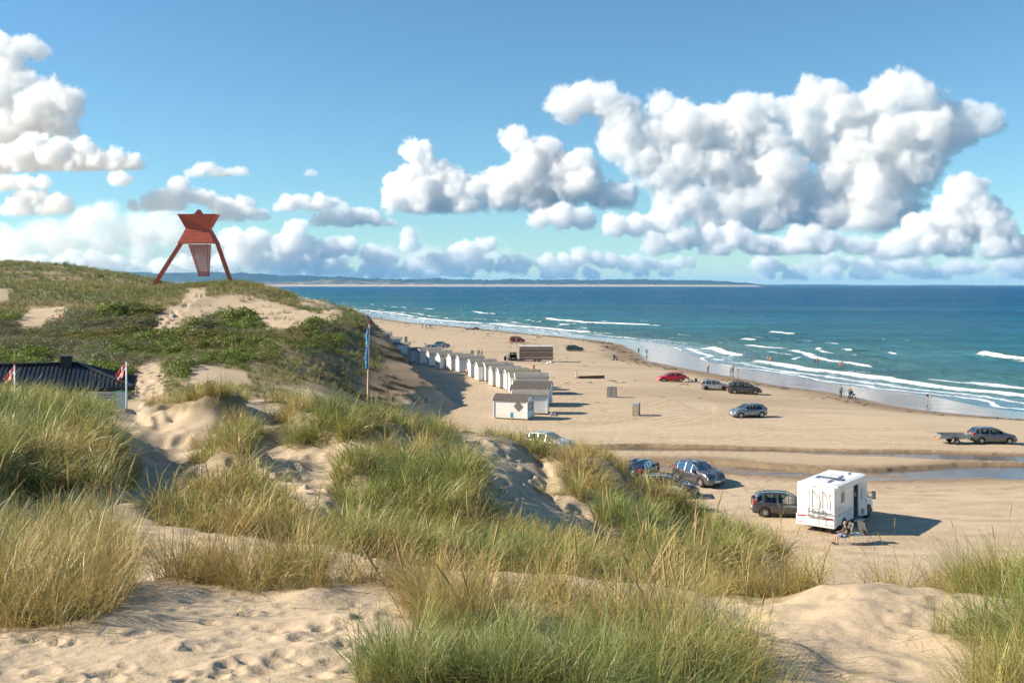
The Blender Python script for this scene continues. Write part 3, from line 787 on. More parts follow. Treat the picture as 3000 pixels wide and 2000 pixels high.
wm_ = n.n('ShaderNodeMixShader'); n.set(wm_.inputs[0], n.math('MULTIPLY', fz.outputs[0], calm)); n.t.links.new(df.outputs[0], wm_.inputs[1]); n.t.links.new(gs.outputs[0], wm_.inputs[2])
water = wm_.outputs[0]
fcol = n.pbsdf((0.80, 0.82, 0.82), 0.7, 0, 0.2)
mx = n.n('ShaderNodeMixShader'); n.set(mx.inputs[0], fm); n.t.links.new(water, mx.inputs[1]); n.t.links.new(fcol, mx.inputs[2])
mat_sea = n.done(mx.outputs[0])
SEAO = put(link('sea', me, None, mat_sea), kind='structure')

# ------------------------------------------------------------------ far shore across the bay
def far_ridge(name, Y0, prof, depth, mat, seed, rough):
    """prof: (px, py of skyline) -> ridge mesh with body, standing on the sea at distance Y0"""
    prof = np.array(prof, float)
    px = np.arange(prof[0, 0], prof[-1, 0], 2.5)
    sky_ = np.interp(px, prof[:, 0], prof[:, 1])
    k = Y0 / FPX
    top = np.maximum((HY - sky_) * k + HC, 1.0)
    top = top * (1 + 0.10 * fbm(px / 60, px * 0 + seed, 3, seed)) + rough * k * np.abs(fbm(px / 7, px * 0 + seed, 4, seed + 3, 0.7))
    tt = np.linspace(0, 1, 15)
    V = []
    for q in tt:
        y = Y0 + depth * q
        z = top * np.sin(np.clip(q * 1.15, 0, 1) * math.pi / 2) ** 0.8 * (1 + 0.12 * fbm(px / 25, px * 0 + q * 9, 3, seed + 5) * math.sin(q * math.pi))
        if q == 0: z = np.full_like(px, SEA - 2)
        V.append(np.stack([(px - 1500) / FPX * (Y0 + 0 * y), np.full_like(px, y), z], -1))
    V.append(np.stack([V[-1][:, 0], np.full_like(px, Y0 + depth * 1.6), np.full_like(px, SEA - 2)], -1))
    return link(name, grid_mesh(name, np.array(V)), None, mat)
def landmat(name, a, b, c, sc):
    n = NT(name); P = n.pos()
    z = n.noise(n.mapv(P, (sc, sc * 0.5, sc * 4)), 1.0, 6, 0.65)
    return n.done(n.pbsdf(n.ramp(z, [(0.35, a), (0.5, b), (0.66, c)]), 0.95, 0, 0.1))
m_wood = landmat('far_wood', (0.012, 0.03, 0.02), (0.02, 0.042, 0.026), (0.05, 0.07, 0.035), 0.004)
m_dune = landmat('far_dune', (0.05, 0.065, 0.03), (0.12, 0.11, 0.055), (0.36, 0.29, 0.19), 0.006)
put(far_ridge('hills', 24500, [(-700, 798), (200, 795), (300, 796), (560, 798), (700, 802), (900, 809), (1050, 815), (1150, 819), (1260, 816), (1400, 820), (1500, 818), (1700, 819), (1900, 818), (2050, 821), (2150, 824), (2230, 829), (2260, 833), (2290, 836)], 2500, m_wood, 200, 5), kind='structure')
put(far_ridge('hills', 30000, [(2200, 836), (2330, 834.0), (2450, 833.0), (2520, 834), (2600, 835.5), (2750, 836), (2800, 834.8), (2880, 835), (3000, 836), (3800, 836.3)], 2500, m_wood, 220, 1.5), kind='structure')
put(far_ridge('hills', 20600, [(-700, 826), (400, 826), (640, 824), (760, 826), (880, 824), (930, 818), (960, 817), (990, 822), (1060, 825), (1110, 820), (1160, 828), (1300, 830), (1500, 831), (1800, 832), (2100, 833.5), (2230, 835), (2250, 836)], 1500, m_dune, 240, 3), kind='structure')
m_fs = landmat('far_sand', (0.42, 0.33, 0.23), (0.47, 0.38, 0.27), (0.52, 0.43, 0.31), 0.01)
put(far_ridge('beach', 20000, [(300, 833.2), (900, 833.2), (1300, 834), (2000, 834.8), (2200, 836), (2230, 836.8)], 400, m_fs, 260, 0.3), kind='structure')

# ------------------------------------------------------------------ haze: the air over the bay
hb = MB().box(-46000, 46000, -200, 62000, -40, 460)
n = NT('haze')
pv = n.n('ShaderNodeVolumePrincipled')
pv.inputs['Color'].default_value = (0.26, 0.60, 1.0, 1)
pv.inputs['Density'].default_value = 1.7e-5
pv.inputs['Anisotropy'].default_value = 0.0
n.t.links.new(pv.outputs[0], n.out.inputs['Volume'])
HAZE = put(hb.build('haze', n.m), 'pale blue sea haze over the bay', None, None, 'stuff')
# ------------------------------------------------------------------ clouds: fog volumes grown from cauliflower lumps
crng = np.random.default_rng(11)
def cloud_material(name, dens, k):
    m = NT(name)
    pv = m.n('ShaderNodeVolumePrincipled')
    pv.inputs['Color'].default_value = (1, 1, 1, 1)
    pv.inputs['Density'].default_value = dens / k
    pv.inputs['Anisotropy'].default_value = 0.15
    m.t.links.new(pv.outputs[0], m.out.inputs['Volume'])
    return m.m

def lumps(c, r, n):
    v = crng.normal(size=(n, 3)); v /= np.linalg.norm(v, axis=1)[:, None]
    v[:, 2] = np.where(v[:, 2] < -0.35, -v[:, 2], v[:, 2])
    return c + v * r

def cloud(label, blobs, Y, base, size=1.0, vox=4.2, dens=0.0620, edge=6.0, rag=42.0, thick=1.0, kind=None, basesoft=22.0, tear=75.0, slope=0.26):
    """blobs: (x, y, radius) as they stand in the sky, in photo pixels at distance Y; base: row of the flat underside"""
    if size < 0.66: tear *= 0.6
    blobs = [(bx + crng.normal() * 0.12 * br, by + crng.normal() * 0.16 * br, br * crng.uniform(0.88, 1.32)) for bx, by, br in blobs]
    extra = []
    for (bx, by, br) in blobs:
        for q in range(3):
            a = crng.uniform(-0.3, math.pi + 0.3)
            extra.append((bx + br * 0.95 * math.cos(a) * crng.uniform(0.6, 1.25), by - br * 0.8 * math.sin(a) * crng.uniform(0.3, 1.1), br * crng.uniform(0.28, 0.55)))
    blobs = list(blobs) + extra
    k = Y / FPX
    r1, r2 = 30 * size * k, 12 * size * k
    L1, L2 = [], []
    cx = np.mean([b_[0] for b_ in blobs])
    for px, py, r in blobs:
        # the cloud's near side turns towards the sun: its right end comes nearer, its tops stand farther back
        Yb = Y * (1 + (-(px - cx) * slope + (base - py) * slope * 0.6 + crng.uniform(-0.5, 0.5) * r) / FPX)
        R0 = r * Yb / FPX
        c = np.array(at(px, py, Yb))
        a = max(R0 - r1 * 0.7, 0.05 * r1)
        L1 += list(lumps(c, a, int(6 + 5 * (R0 / r1) ** 2)))
        for q in range(int(4 * (R0 / r1) ** 2) + 1):
            v = crng.normal(size=3); v /= np.linalg.norm(v)
            L1.append(c + v * a * crng.uniform(0.0, 0.8))
    def sprout(C, r, n):
        C = np.repeat(np.array(C), n, axis=0)
        v = crng.normal(size=C.shape); v /= np.linalg.norm(v, axis=1)[:, None]
        v[:, 2] = np.where(v[:, 2] < -0.35, -v[:, 2], v[:, 2])
        return C + v * r
    L1 = np.array(L1); L2 = sprout(L1, r1 * 0.9, 9)
    zb = HC - (base - HY) * k
    L1 = L1[L1[:, 2] > zb - r1]; L2 = L2[L2[:, 2] > zb - r2]
    A = np.array(L2)
    lo = A.min(0) - r2 - rag * 0.5 * k; hi = A.max(0) + r2 + rag * 0.5 * k
    lo[2] = max(lo[2], zb - 25 * k)
    res = np.maximum(((hi - lo) / (vox * k)).astype(int), 8)
    g = bpy.data.node_groups.new('cloud_nodes', 'GeometryNodeTree')
    g.interface.new_socket('Geometry', in_out='INPUT', socket_type='NodeSocketGeometry')
    g.interface.new_socket('Geometry', in_out='OUTPUT', socket_type='NodeSocketGeometry')
    N = g.nodes.new; K = g.links.new
    out = N('NodeGroupOutput'); vc = N('GeometryNodeVolumeCube'); pos = N('GeometryNodeInputPosition').outputs[0]
    def mt(op, a, b=None, c=None):
        m = N('ShaderNodeMath'); m.operation = op
        for i, x in enumerate((a, b, c)):
            if x is None: continue
            if isinstance(x, (int, float)): m.inputs[i].default_value = x
            else: K(x, m.inputs[i])
        return m.outputs[0]
    wn_ = N('ShaderNodeTexNoise'); wn_.inputs['Scale'].default_value = 1 / (60 * size * k); wn_.inputs['Detail'].default_value = 5; wn_.inputs['Roughness'].default_value = 0.62
    K(pos, wn_.inputs['Vector'])
    sb = N('ShaderNodeVectorMath'); sb.operation = 'SUBTRACT'; K(wn_.outputs['Color'], sb.inputs[0]); sb.inputs[1].default_value = (0.5, 0.5, 0.5)
    ml = N('ShaderNodeVectorMath'); ml.operation = 'SCALE'; K(sb.outputs[0], ml.inputs[0]); ml.inputs['Scale'].default_value = tear * size * k
    ad = N('ShaderNodeVectorMath'); ad.operation = 'ADD'; K(pos, ad.inputs[0]); K(ml.outputs[0], ad.inputs[1])
    wpos = ad.outputs[0]
    ds = []
    for P, r in ((L1, r1), (L2, r2)):
        me = bpy.data.meshes.new('lump_points'); me.vertices.add(len(P)); me.vertices.foreach_set('co', P.astype(np.float32).reshape(-1))
        o = bpy.data.objects.new('lump_points', me)
        oi = N('GeometryNodeObjectInfo'); oi.inputs[0].default_value = o
        pr = N('GeometryNodeProximity'); pr.target_element = 'POINTS'
        K(oi.outputs['Geometry'], pr.inputs[0]); K(wpos, next(i_ for i_ in pr.inputs if i_.name in ('Sample Position', 'Source Position')))
        ds.append(mt('SUBTRACT', pr.outputs['Distance'], r))
    d = mt('MINIMUM', ds[0], ds[1])
    def noise(px_, det, ro):
        nn = N('ShaderNodeTexNoise'); nn.inputs['Scale'].default_value = 1 / (px_ * k); nn.inputs['Detail'].default_value = det; nn.inputs['Roughness'].default_value = ro
        K(pos, nn.inputs['Vector']); return mt('SUBTRACT', nn.outputs[0], 0.5)
    n1 = noise(70 * size, 8, 0.70)
    bil = mt('ABSOLUTE', noise(20 * size, 4, 0.6))
    e = mt('MULTIPLY_ADD', n1, rag * 2.3 * size * k, mt('MULTIPLY', d, -1.0))
    e = mt('MULTIPLY_ADD', bil, -60 * size * k, mt('ADD', e, 7 * size * k))
    dn = mt('DIVIDE', e, edge * size * k)
    sep = N('ShaderNodeSeparateXYZ'); K(pos, sep.inputs[0])
    b = mt('DIVIDE', mt('MULTIPLY_ADD', n1, 70 * size * k, mt('SUBTRACT', sep.outputs[2], zb)), basesoft * size * k)
    dn = mt('MINIMUM', dn, b)
    cl = N('ShaderNodeClamp'); K(dn, cl.inputs[0])
    K(mt('POWER', cl.outputs[0], 1.3), vc.inputs['Density'])
    vc.inputs['Min'].default_value = lo; vc.inputs['Max'].default_value = hi
    for i, a in enumerate('XYZ'): vc.inputs['Resolution ' + a].default_value = int(res[i])
    sm = N('GeometryNodeSetMaterial'); sm.inputs['Material'].default_value = cloud_material('cloud_vapour', dens, k)
    K(vc.outputs[0], sm.inputs[0]); K(sm.outputs[0], out.inputs[0])
    o = bpy.data.objects.new('cloud', bpy.data.volumes.new('cloud'))
    COL.objects.link(o)
    o.modifiers.new('vapour', 'NODES').node_group = g
    return put(o, label, None if kind == 'stuff' else 'cloud', None, kind)

cloud('huge cumulus cloud towering over the sea, its right side in blue shade', [
    (1660, 310, 34), (1720, 292, 30), (1780, 312, 34), (1850, 320, 32), (1920, 334, 28), (1990, 345, 30),
    (1840, 352, 34), (1830, 400, 40), (1862, 450, 46), (1905, 500, 52), (1945, 535, 52), (1985, 565, 52),
    (2000, 375, 48), (2080, 362, 46), (2150, 380, 52), (2050, 440, 62), (2150, 450, 62), (2250, 425, 60), (2100, 510, 62), (2200, 525, 62), (2285, 505, 60), (2230, 590, 55), (2120, 580, 52), (2040, 590, 48),
    (2430, 295, 36), (2380, 310, 38), (2632, 276, 40), (2590, 312, 48), (2684, 312, 48), (2540, 335, 55), (2460, 362, 55), (2752, 345, 42), (2822, 352, 38), (2868, 362, 28), (2805, 400, 50), (2720, 415, 60), (2620, 425, 70), (2500, 450, 70), (2400, 450, 68), (2330, 405, 55),
    (2650, 515, 70), (2555, 560, 70), (2705, 485, 50), (2450, 560, 60), (2500, 620, 60), (2595, 615, 56), (2420, 640, 52), (2540, 670, 45), (2335, 570, 60), (2350, 640, 52), (2640, 600, 40), (1960, 420, 50), (2000, 480, 55), (1930, 380, 40), (2060, 380, 45), (2180, 350, 40), (2260, 350, 40), (2320, 330, 36), (2150, 620, 40), (2080, 640, 34), (2250, 640, 44), (1990, 620, 36)],
    15000, 688, size=1.1, vox=4.2, dens=0.0360)
cloud('pile of white cumulus joining the huge cloud on its left', [
    (1212, 452, 20), (1232, 490, 30), (1272, 512, 35), (1200, 532, 36), (1290, 548, 40), (1335, 545, 26), (1175, 575, 28), (1250, 582, 40), (1325, 582, 40), (1400, 562, 34), (1452, 566, 32), (1480, 600, 28), (1380, 612, 28), (1160, 602, 26), (1220, 625, 24), (1300, 628, 26),
    (1508, 425, 16), (1552, 462, 34), (1602, 492, 50), (1560, 525, 50), (1502, 540, 42), (1655, 535, 50), (1702, 505, 42), (1690, 562, 46), (1622, 580, 42), (1560, 592, 34), (1740, 560, 40), (1790, 580, 36), (1840, 590, 30)],
    13500, 625, size=0.85, vox=3.3, dens=0.0527)
cloud('broken white cumulus below the right end of the huge cloud', [
    (2832, 572, 38), (2872, 592, 32), (2790, 605, 34), (2905, 650, 42), (2940, 692, 34), (2845, 660, 45), (2782, 682, 45), (2700, 682, 38), (2722, 730, 36), (2642, 728, 36), (2800, 740, 36), (2900, 735, 36), (2962, 742, 26), (2580, 735, 28), (3060, 720, 50), (3090, 640, 50)],
    13000, 762, size=0.75, vox=3.2, dens=0.0527)
cloud('low shelf of cumulus under the dark base of the huge cloud', [
    (1590, 642, 26), (1650, 646, 28), (1722, 652, 22), (1800, 662, 26), (1872, 668, 32), (1952, 664, 34), (1922, 712, 30), (2002, 702, 38), (2082, 692, 38), (2152, 694, 38), (2222, 722, 36), (2102, 738, 30), (2282, 732, 36), (2362, 712, 38), (2422, 722, 34), (2482, 722, 28), (2540, 735, 24)],
    12000, 752, size=0.62, vox=3.4, rag=44, dens=0.0496)
cloud('tall ragged cloud tower at the left edge of the sky', [
    (-20, 150, 40), (10, 135, 26), (62, 155, 20), (95, 152, 12), (20, 220, 42), (0, 300, 46), (60, 262, 16), (150, 302, 46), (192, 312, 32), (120, 352, 56), (40, 385, 58), (170, 382, 42), (30, 432, 56), (-80, 300, 60), (-80, 420, 70), (75, 250, 9)],
    16000, 480, size=0.9, vox=3.9, dens=0.0372, rag=38)
cloud('flat based white cumulus at the left edge under the ragged tower', [
    (100, 445, 40), (170, 445, 36), (222, 455, 34), (60, 472, 42), (0, 482, 38), (292, 475, 30), (350, 480, 26), (140, 485, 38), (240, 492, 32), (-80, 480, 50), (375, 488, 16)],
    12500, 506, size=0.75, vox=3.2, dens=0.0620, basesoft=14)
cloud('thin white cloud strip below the flat based cumulus', [(-20, 545, 24), (30, 542, 22), (85, 545, 20), (125, 545, 12), (338, 525, 14), (360, 528, 10)], 12000, 557, size=0.5, vox=3, dens=0.0496)
cloud('small grey cloud with a pale top alone in the blue', [(612, 496, 17), (582, 508, 15), (640, 508, 14), (562, 514, 9), (655, 512, 8)], 11500, 521, size=0.4, vox=2.6, dens=0.0434, rag=36)
cloud('tiny grey cloud puff right of the small grey cloud', [(700, 508, 11), (712, 513, 8), (690, 513, 8)], 11500, 520, size=0.4, vox=2.6, dens=0.0372, rag=36)
cloud('tiny grey wisp far right of the red tower', [(905, 511, 6), (915, 513, 5)], 11500, 518, size=0.35, vox=2.4, dens=0.0310, rag=36)
cloud('two small white cumulus near the left edge above the pale bank', [(75, 588, 24), (110, 588, 20), (45, 595, 14), (165, 612, 28), (192, 602, 22), (45, 625, 20), (75, 628, 14), (140, 625, 16)], 12500, 634, size=0.5, vox=3, dens=0.0496)
cloud('white cumulus standing left behind the red tower', [(510, 562, 24), (482, 585, 22), (540, 580, 22), (582, 582, 15), (610, 585, 10), (432, 608, 20), (470, 605, 20), (520, 608, 18), (400, 612, 10)], 12500, 622, size=0.5, vox=3, dens=0.0527)
cloud('grey white cumulus standing right behind the red tower', [(672, 612, 26), (640, 604, 16), (715, 610, 20), (660, 635, 22), (740, 635, 22), (770, 645, 16), (700, 640, 22)], 12500, 652, size=0.5, vox=3, dens=0.0496)
cloud('small white cumulus in two heads right of the red tower', [(850, 602, 22), (882, 597, 20), (828, 612, 14), (938, 595, 18), (962, 600, 14), (915, 610, 16)], 12000, 620, size=0.45, vox=2.8, dens=0.0558)
cloud('white cumulus below the pair of small heads', [(1000, 622, 24), (962, 640, 22), (1042, 640, 22), (1085, 638, 18), (1105, 645, 12), (930, 650, 14), (1010, 655, 20), (1140, 668, 12)], 12000, 668, size=0.5, vox=2.9, dens=0.0558)
# the distant bank along the horizon
far = [(150, 692, 50), (232, 678, 55), (302, 668, 55), (372, 690, 55), (270, 640, 34), (440, 690, 45), (520, 690, 40), (180, 740, 50), (300, 745, 50), (420, 745, 46), (60, 730, 40), (560, 740, 36), (640, 750, 40), (740, 765, 40), (860, 770, 42), (980, 772, 40), (1100, 775, 36), (1220, 778, 34), (1340, 780, 34), (1460, 782, 30), (20, 770, 40), (2600, 800, 26), (2800, 798, 28), (2960, 800, 26), (2400, 802, 22)]
tw = [(870, 672, 26), (865, 700, 34), (850, 740, 36), (755, 720, 42), (712, 740, 36), (690, 700, 24), (1192, 694, 18), (1200, 722, 22), (980, 735, 34), (1010, 725, 26), (935, 745, 30), (1090, 750, 24), (1340, 735, 18), (1370, 728, 22), (1420, 730, 24), (1440, 720, 16), (1400, 760, 24), (1610, 765, 20), (1650, 760, 24), (1700, 755, 24), (1750, 765, 20), (1590, 775, 16), (1860, 770, 18), (1880, 778, 16)]
for q in range(100):
    x = crng.uniform(-100, 3100); yb = crng.uniform(775, 818)
    for j in range(crng.integers(2, 6)):
        tw.append((x + crng.normal() * 26, yb - abs(crng.normal()) * 12, crng.uniform(7, 17)))
cloud('pale cream cloud bank low behind the tower on the left', far, 42000, 812, size=1.0, vox=5.0, dens=0.016, kind='stuff', edge=14, slope=0.1)
cloud('rows of small far off cumulus along the horizon', tw, 36000, 822, size=0.40, vox=3.5, dens=0.05, kind='stuff', slope=0.0)
# ------------------------------------------------------------------ vegetation
vrng = np.random.default_rng(21)

def blade_mesh(name, nb, h, width, disc, tilt, curl, wind, segs=4, seed=0):
    """a tuft of arching blades; attributes: tint (per blade), ht (along blade)"""
    g = np.random.default_rng(seed)
    V, F, T, H = [], [], [], []
    for b in range(nb):
        hh = g.uniform(*h); w = width * g.uniform(0.7, 1.25)
        az = g.uniform(0, 2 * math.pi); r = disc * math.sqrt(g.random())
        a2 = g.uniform(0, 2 * math.pi)
        p = np.array([r * math.cos(a2), r * math.sin(a2), -0.03])
        d = np.array([math.cos(az), math.sin(az)]) + np.array([wind, 0]) * g.uniform(0.5, 1.5)
        d /= np.linalg.norm(d) + 1e-6
        th = g.uniform(*tilt); cu = g.uniform(*curl) / segs
        side = np.array([-d[1], d[0], 0]); tw = g.uniform(-0.6, 0.6)
        side = side * math.cos(tw) + np.array([0, 0, 1]) * math.sin(tw) * 0.3
        t = g.random(); n0 = len(V)
        for s in range(segs + 1):
            ww = w * (1 - (s / segs) ** 1.6 * 0.9) * (0.7 + 0.3 * min(1, s * 2 / segs))
            V += [p - side * ww / 2, p + side * ww / 2]
            T += [t, t]; H += [s / segs, s / segs]
            st = hh / segs
            p = p + np.array([d[0] * math.sin(th), d[1] * math.sin(th), math.cos(th)]) * st
            th += cu * (0.5 + s / segs)
        for s in range(segs):
            F.append((n0 + 2 * s, n0 + 2 * s + 1, n0 + 2 * s + 3, n0 + 2 * s + 2))
    me = tri_mesh(name, np.array(V), np.array(F))
    attr(me, 'tint', T); attr(me, 'ht', H)
    return me

def seed_mesh(name, n_st, seed=0):
    """stiff flowering stalks that carry spindle shaped heads"""
    g = np.random.default_rng(seed)
    mb = MB(); T = []
    for b in range(n_st):
        hh = g.uniform(0.75, 1.08); az = g.uniform(0, 6.28); ln = g.uniform(0.03, 0.22)
        dx, dy = math.cos(az) * ln + 0.05, math.sin(az) * ln
        bx, by = g.uniform(-0.06, 0.06), g.uniform(-0.06, 0.06)
        p = lambda q: (bx + dx * q * (0.4 + 0.6 * q), by + dy * q * (0.4 + 0.6 * q), hh * q - 0.03)
        n0 = len(mb.v)
        mb.tube([p(0), p(0.35), p(0.7), p(0.86)], [0.0026, 0.0022, 0.0018, 0.0016], 4, False)
        T += [0.0] * (len(mb.v) - n0); n0 = len(mb.v)
        L = g.uniform(0.12, 0.17) / hh; q0 = 0.84
        mb.tube([p(q0), p(q0 + L * 0.18), p(q0 + L * 0.5), p(q0 + L * 0.85), p(q0 + L)], [0.002, 0.0048, 0.0058, 0.0036, 0.001], 6, False)
        T += [1.0] * (len(mb.v) - n0)
    me = bpy.data.meshes.new(name)
    me.from_pydata(mb.v, [], mb.f)
    me.polygons.foreach_set('use_smooth', np.ones(len(me.polygons), dtype=bool))
    attr(me, 'tint', T); attr(me, 'ht', np.array(mb.v)[:, 2])
    return me

def leaf_mesh(name, nl, rad, hgt, leaf, seed=0, stems=6):
    """a low dome of small leaves standing at all angles, with a few twigs"""
    g = np.random.default_rng(seed)
    V, F, T, H = [], [], [], []
    for i in range(nl):
        a = g.uniform(0, 6.283); q = math.sqrt(g.random()) * rad
        dome = math.sqrt(max(0.0, 1 - (q / rad) ** 2))
        z = hgt * dome * (1 - 0.55 * g.random() ** 2) + g.normal() * 0.05 * hgt
        c = np.array([q * math.cos(a), q * math.sin(a), z])
        nv = np.array([math.cos(a) * q / rad, math.sin(a) * q / rad, 0.7]) + g.normal(size=3) * 0.55
        nv /= np.linalg.norm(nv)
        u = np.cross(nv, g.normal(size=3)); u /= np.linalg.norm(u); v = np.cross(nv, u)
        l = leaf * g.uniform(0.6, 1.3); w = l * 0.55
        n0 = len(V)
        V += [c - u * l / 2, c + v * w / 2 + nv * 0.1 * l, c + u * l / 2, c - v * w / 2 + nv * 0.1 * l]
        F.append((n0, n0 + 1, n0 + 2, n0 + 3)); t = g.random(); T += [t] * 4; H += [max(0, z / hgt)] * 4
    me = tri_mesh(name, np.array(V), np.array(F), False)
    attr(me, 'tint', T); attr(me, 'ht', H)
    return me

def veg_material(name, stops, dry, transl=0.3, rough=0.5, drybase=0.6):
    n = NT(name)
    tint = n.attr('tint'); ht = n.attr('ht')
    ct = n.n('ShaderNodeAttribute', attribute_name='ctint', attribute_type='INSTANCER').outputs['Fac']
    f = n.math('MULTIPLY_ADD', tint, 0.65, n.math('MULTIPLY_ADD', ct, 0.75, -0.2), clamp=True)
    col = n.ramp(f, stops)
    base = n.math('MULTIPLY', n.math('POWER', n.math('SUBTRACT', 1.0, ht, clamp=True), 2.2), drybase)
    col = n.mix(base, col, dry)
    sh = n.pbsdf(col, rough, 0, 0.35)
    tr = n.n('ShaderNodeBsdfTranslucent'); n.set(tr.inputs[0], col)
    mx = n.n('ShaderNodeMixShader'); mx.inputs[0].default_value = transl
    n.t.links.new(sh, mx.inputs[1]); n.t.links.new(tr.outputs[0], mx.inputs[2])
    return n.done(mx.outputs[0])

def scatter(name, label, protos, mat, P, rot, scl, ct):
    for m in protos: m.materials.append(mat)
    coll = bpy.data.collections.new(name + '_kinds')
    for i, m in enumerate(protos): coll.objects.link(bpy.data.objects.new('%s_kind_%02d' % (name, i), m))
    me = bpy.data.meshes.new(name)
    me.vertices.add(len(P)); me.vertices.foreach_set('co', np.asarray(P, np.float32).reshape(-1))
    a = me.attributes.new('rot', 'FLOAT_VECTOR', 'POINT'); a.data.foreach_set('vector', np.asarray(rot, np.float32).reshape(-1))
    attr(me, 'scl', scl); attr(me, 'ctint', ct)
    a = me.attributes.new('pick', 'INT', 'POINT'); a.data.foreach_set('value', vrng.integers(0, len(protos), len(P)).astype(np.int32))
    o = bpy.data.objects.new(name, me); COL.objects.link(o)
    g = bpy.data.node_groups.new(name + '_nodes', 'GeometryNodeTree')
    g.interface.new_socket('Geometry', in_out='INPUT', socket_type='NodeSocketGeometry')
    g.interface.new_socket('Geometry', in_out='OUTPUT', socket_type='NodeSocketGeometry')
    N = g.nodes.new; K = g.links.new
    gi = N('NodeGroupInput'); go = N('NodeGroupOutput'); ip = N('GeometryNodeInstanceOnPoints'); ci = N('GeometryNodeCollectionInfo')
    ci.inputs['Collection'].default_value = coll; ci.inputs['Separate Children'].default_value = True; ci.inputs['Reset Children'].default_value = True
    def na(nm, ty):
        q = N('GeometryNodeInputNamedAttribute'); q.data_type = ty; q.inputs[0].default_value = nm
        return next(s for s in q.outputs if s.enabled and s.name == 'Attribute')
    mp = N('GeometryNodeMeshToPoints')
    K(gi.outputs[0], mp.inputs[0]); K(mp.outputs[0], ip.inputs['Points']); K(ci.outputs[0], ip.inputs['Instance'])
    ip.inputs['Pick Instance'].default_value = True
    K(na('pick', 'INT'), ip.inputs['Instance Index'])
    er = N('FunctionNodeEulerToRotation'); K(na('rot', 'FLOAT_VECTOR'), er.inputs[0]); K(er.outputs[0], ip.inputs['Rotation'])
    K(na('scl', 'FLOAT'), ip.inputs['Scale'])
    K(ip.outputs[0], go.inputs[0])
    o.modifiers.new('scatter', 'NODES').node_group = g
    return put(o, label, None, None, 'stuff')

def sample(n, y0, y1, umax=0.66, pw=1.0):
    """random spots of the ground, denser near the eye"""
    y = y0 * (y1 / y0) ** (vrng.random(n) ** pw); u = vrng.uniform(-umax, umax, n)
    x = u * y
    return x, y, terrain(x, y)

def clumps(n, y0, y1, per, rad, mask, tiltout, scl, umax=0.66, boost=False):
    x, y, z = sample(n, y0, y1, umax)
    keep = vrng.random(n) < mask(x, y, z)
    x, y, z = x[keep], y[keep], z[keep]
    ct = np.clip(0.45 + 0.52 * fbm(x / 2.2, y / 2.2, 3, 300) * 1.6 + vrng.normal(0, 0.13, len(x)), 0, 1)
    hs = vrng.uniform(*scl, len(x)) * np.interp(y, [4.0, 7.0], [0.5, 1.0]) * (1 + 0.25 * fbm(x / 3.1, y / 3.1, 2, 305))
    hs = hs * (0.55 + 0.45 * np.clip(mask(x, y, z), 0, 1))
    if boost:
        qx, qy = proj(x, y, z)
        hs = hs * (1 + 0.10 * sstep(20, -20, np.minimum(poly_sd(qx, qy, MOUNDS[0]), poly_sd(qx, qy, MOUNDS[4]))))
    m = len(x)
    X = np.repeat(x, per); Y = np.repeat(y, per); CT = np.repeat(ct, per); HS = np.repeat(hs, per)
    a = vrng.uniform(0, 2 * math.pi, m * per); r = np.sqrt(vrng.random(m * per)) * rad * np.repeat(vrng.uniform(0.5, 1.3, m), per)
    X = X + r * np.cos(a); Y = Y + r * np.sin(a) * 0.9
    Z = terrain(X, Y) - 0.01
    ok = mask(X, Y, Z) > 0.12
    rz = a + vrng.normal(0, 0.5, len(a))
    tilt = tiltout * (r / rad) * vrng.uniform(0.3, 1.2, len(a))
    # lean outwards from the clump's centre: rotate about the axis across the outward direction
    rx = -np.sin(a) * tilt; ry = np.cos(a) * tilt + 0.06
    rot = np.stack([rx, ry, rz], -1)
    return np.stack([X, Y, Z], -1)[ok], rot[ok], (HS * vrng.uniform(0.75, 1.15, len(a)))[ok], np.clip(CT + vrng.normal(0, 0.1, len(a)), 0, 1)[ok]

GREEN = [(0.0, (0.42, 0.27, 0.10)), (0.22, (0.50, 0.39, 0.16)), (0.42, (0.36, 0.34, 0.095)), (0.62, (0.265, 0.295, 0.072)), (0.85, (0.185, 0.24, 0.062)), (1.0, (0.25, 0.30, 0.12))]
m_grass = veg_material('marram_blades', GREEN, (0.34, 0.23, 0.10), 0.32, 0.42, 0.55)
near = [blade_mesh('marram_tuft', 18, (0.42, 1.1), 0.0092, 0.05, (0.06, 0.8), (0.4, 2.3), 0.4, 6, 400 + i) for i in range(7)]
Pn, Rn, Sn, Cn = clumps(1500, 4.0, 12.3, 9, 0.20, veg_near, 0.7, (0.36, 0.80))
scatter('marram_grass', 'long green and straw dune grass in the foreground', near, m_grass, Pn, Rn, Sn, Cn)
midt = [blade_mesh('marram_tuft', 18, (0.45, 1.05), 0.0175, 0.09, (0.10, 0.7), (0.7, 2.3), 0.7, 5, 430 + i) for i in range(7)]
Pm, Rm, Sm, Cm = clumps(3300, 12.0, 56, 8, 0.42, veg_near, 0.8, (0.5, 0.95), boost=True)
scatter('marram_grass', 'tousled tussocks of dune grass on the hummocks behind the front dune', midt, m_grass, Pm, Rm, Sm, Cm)
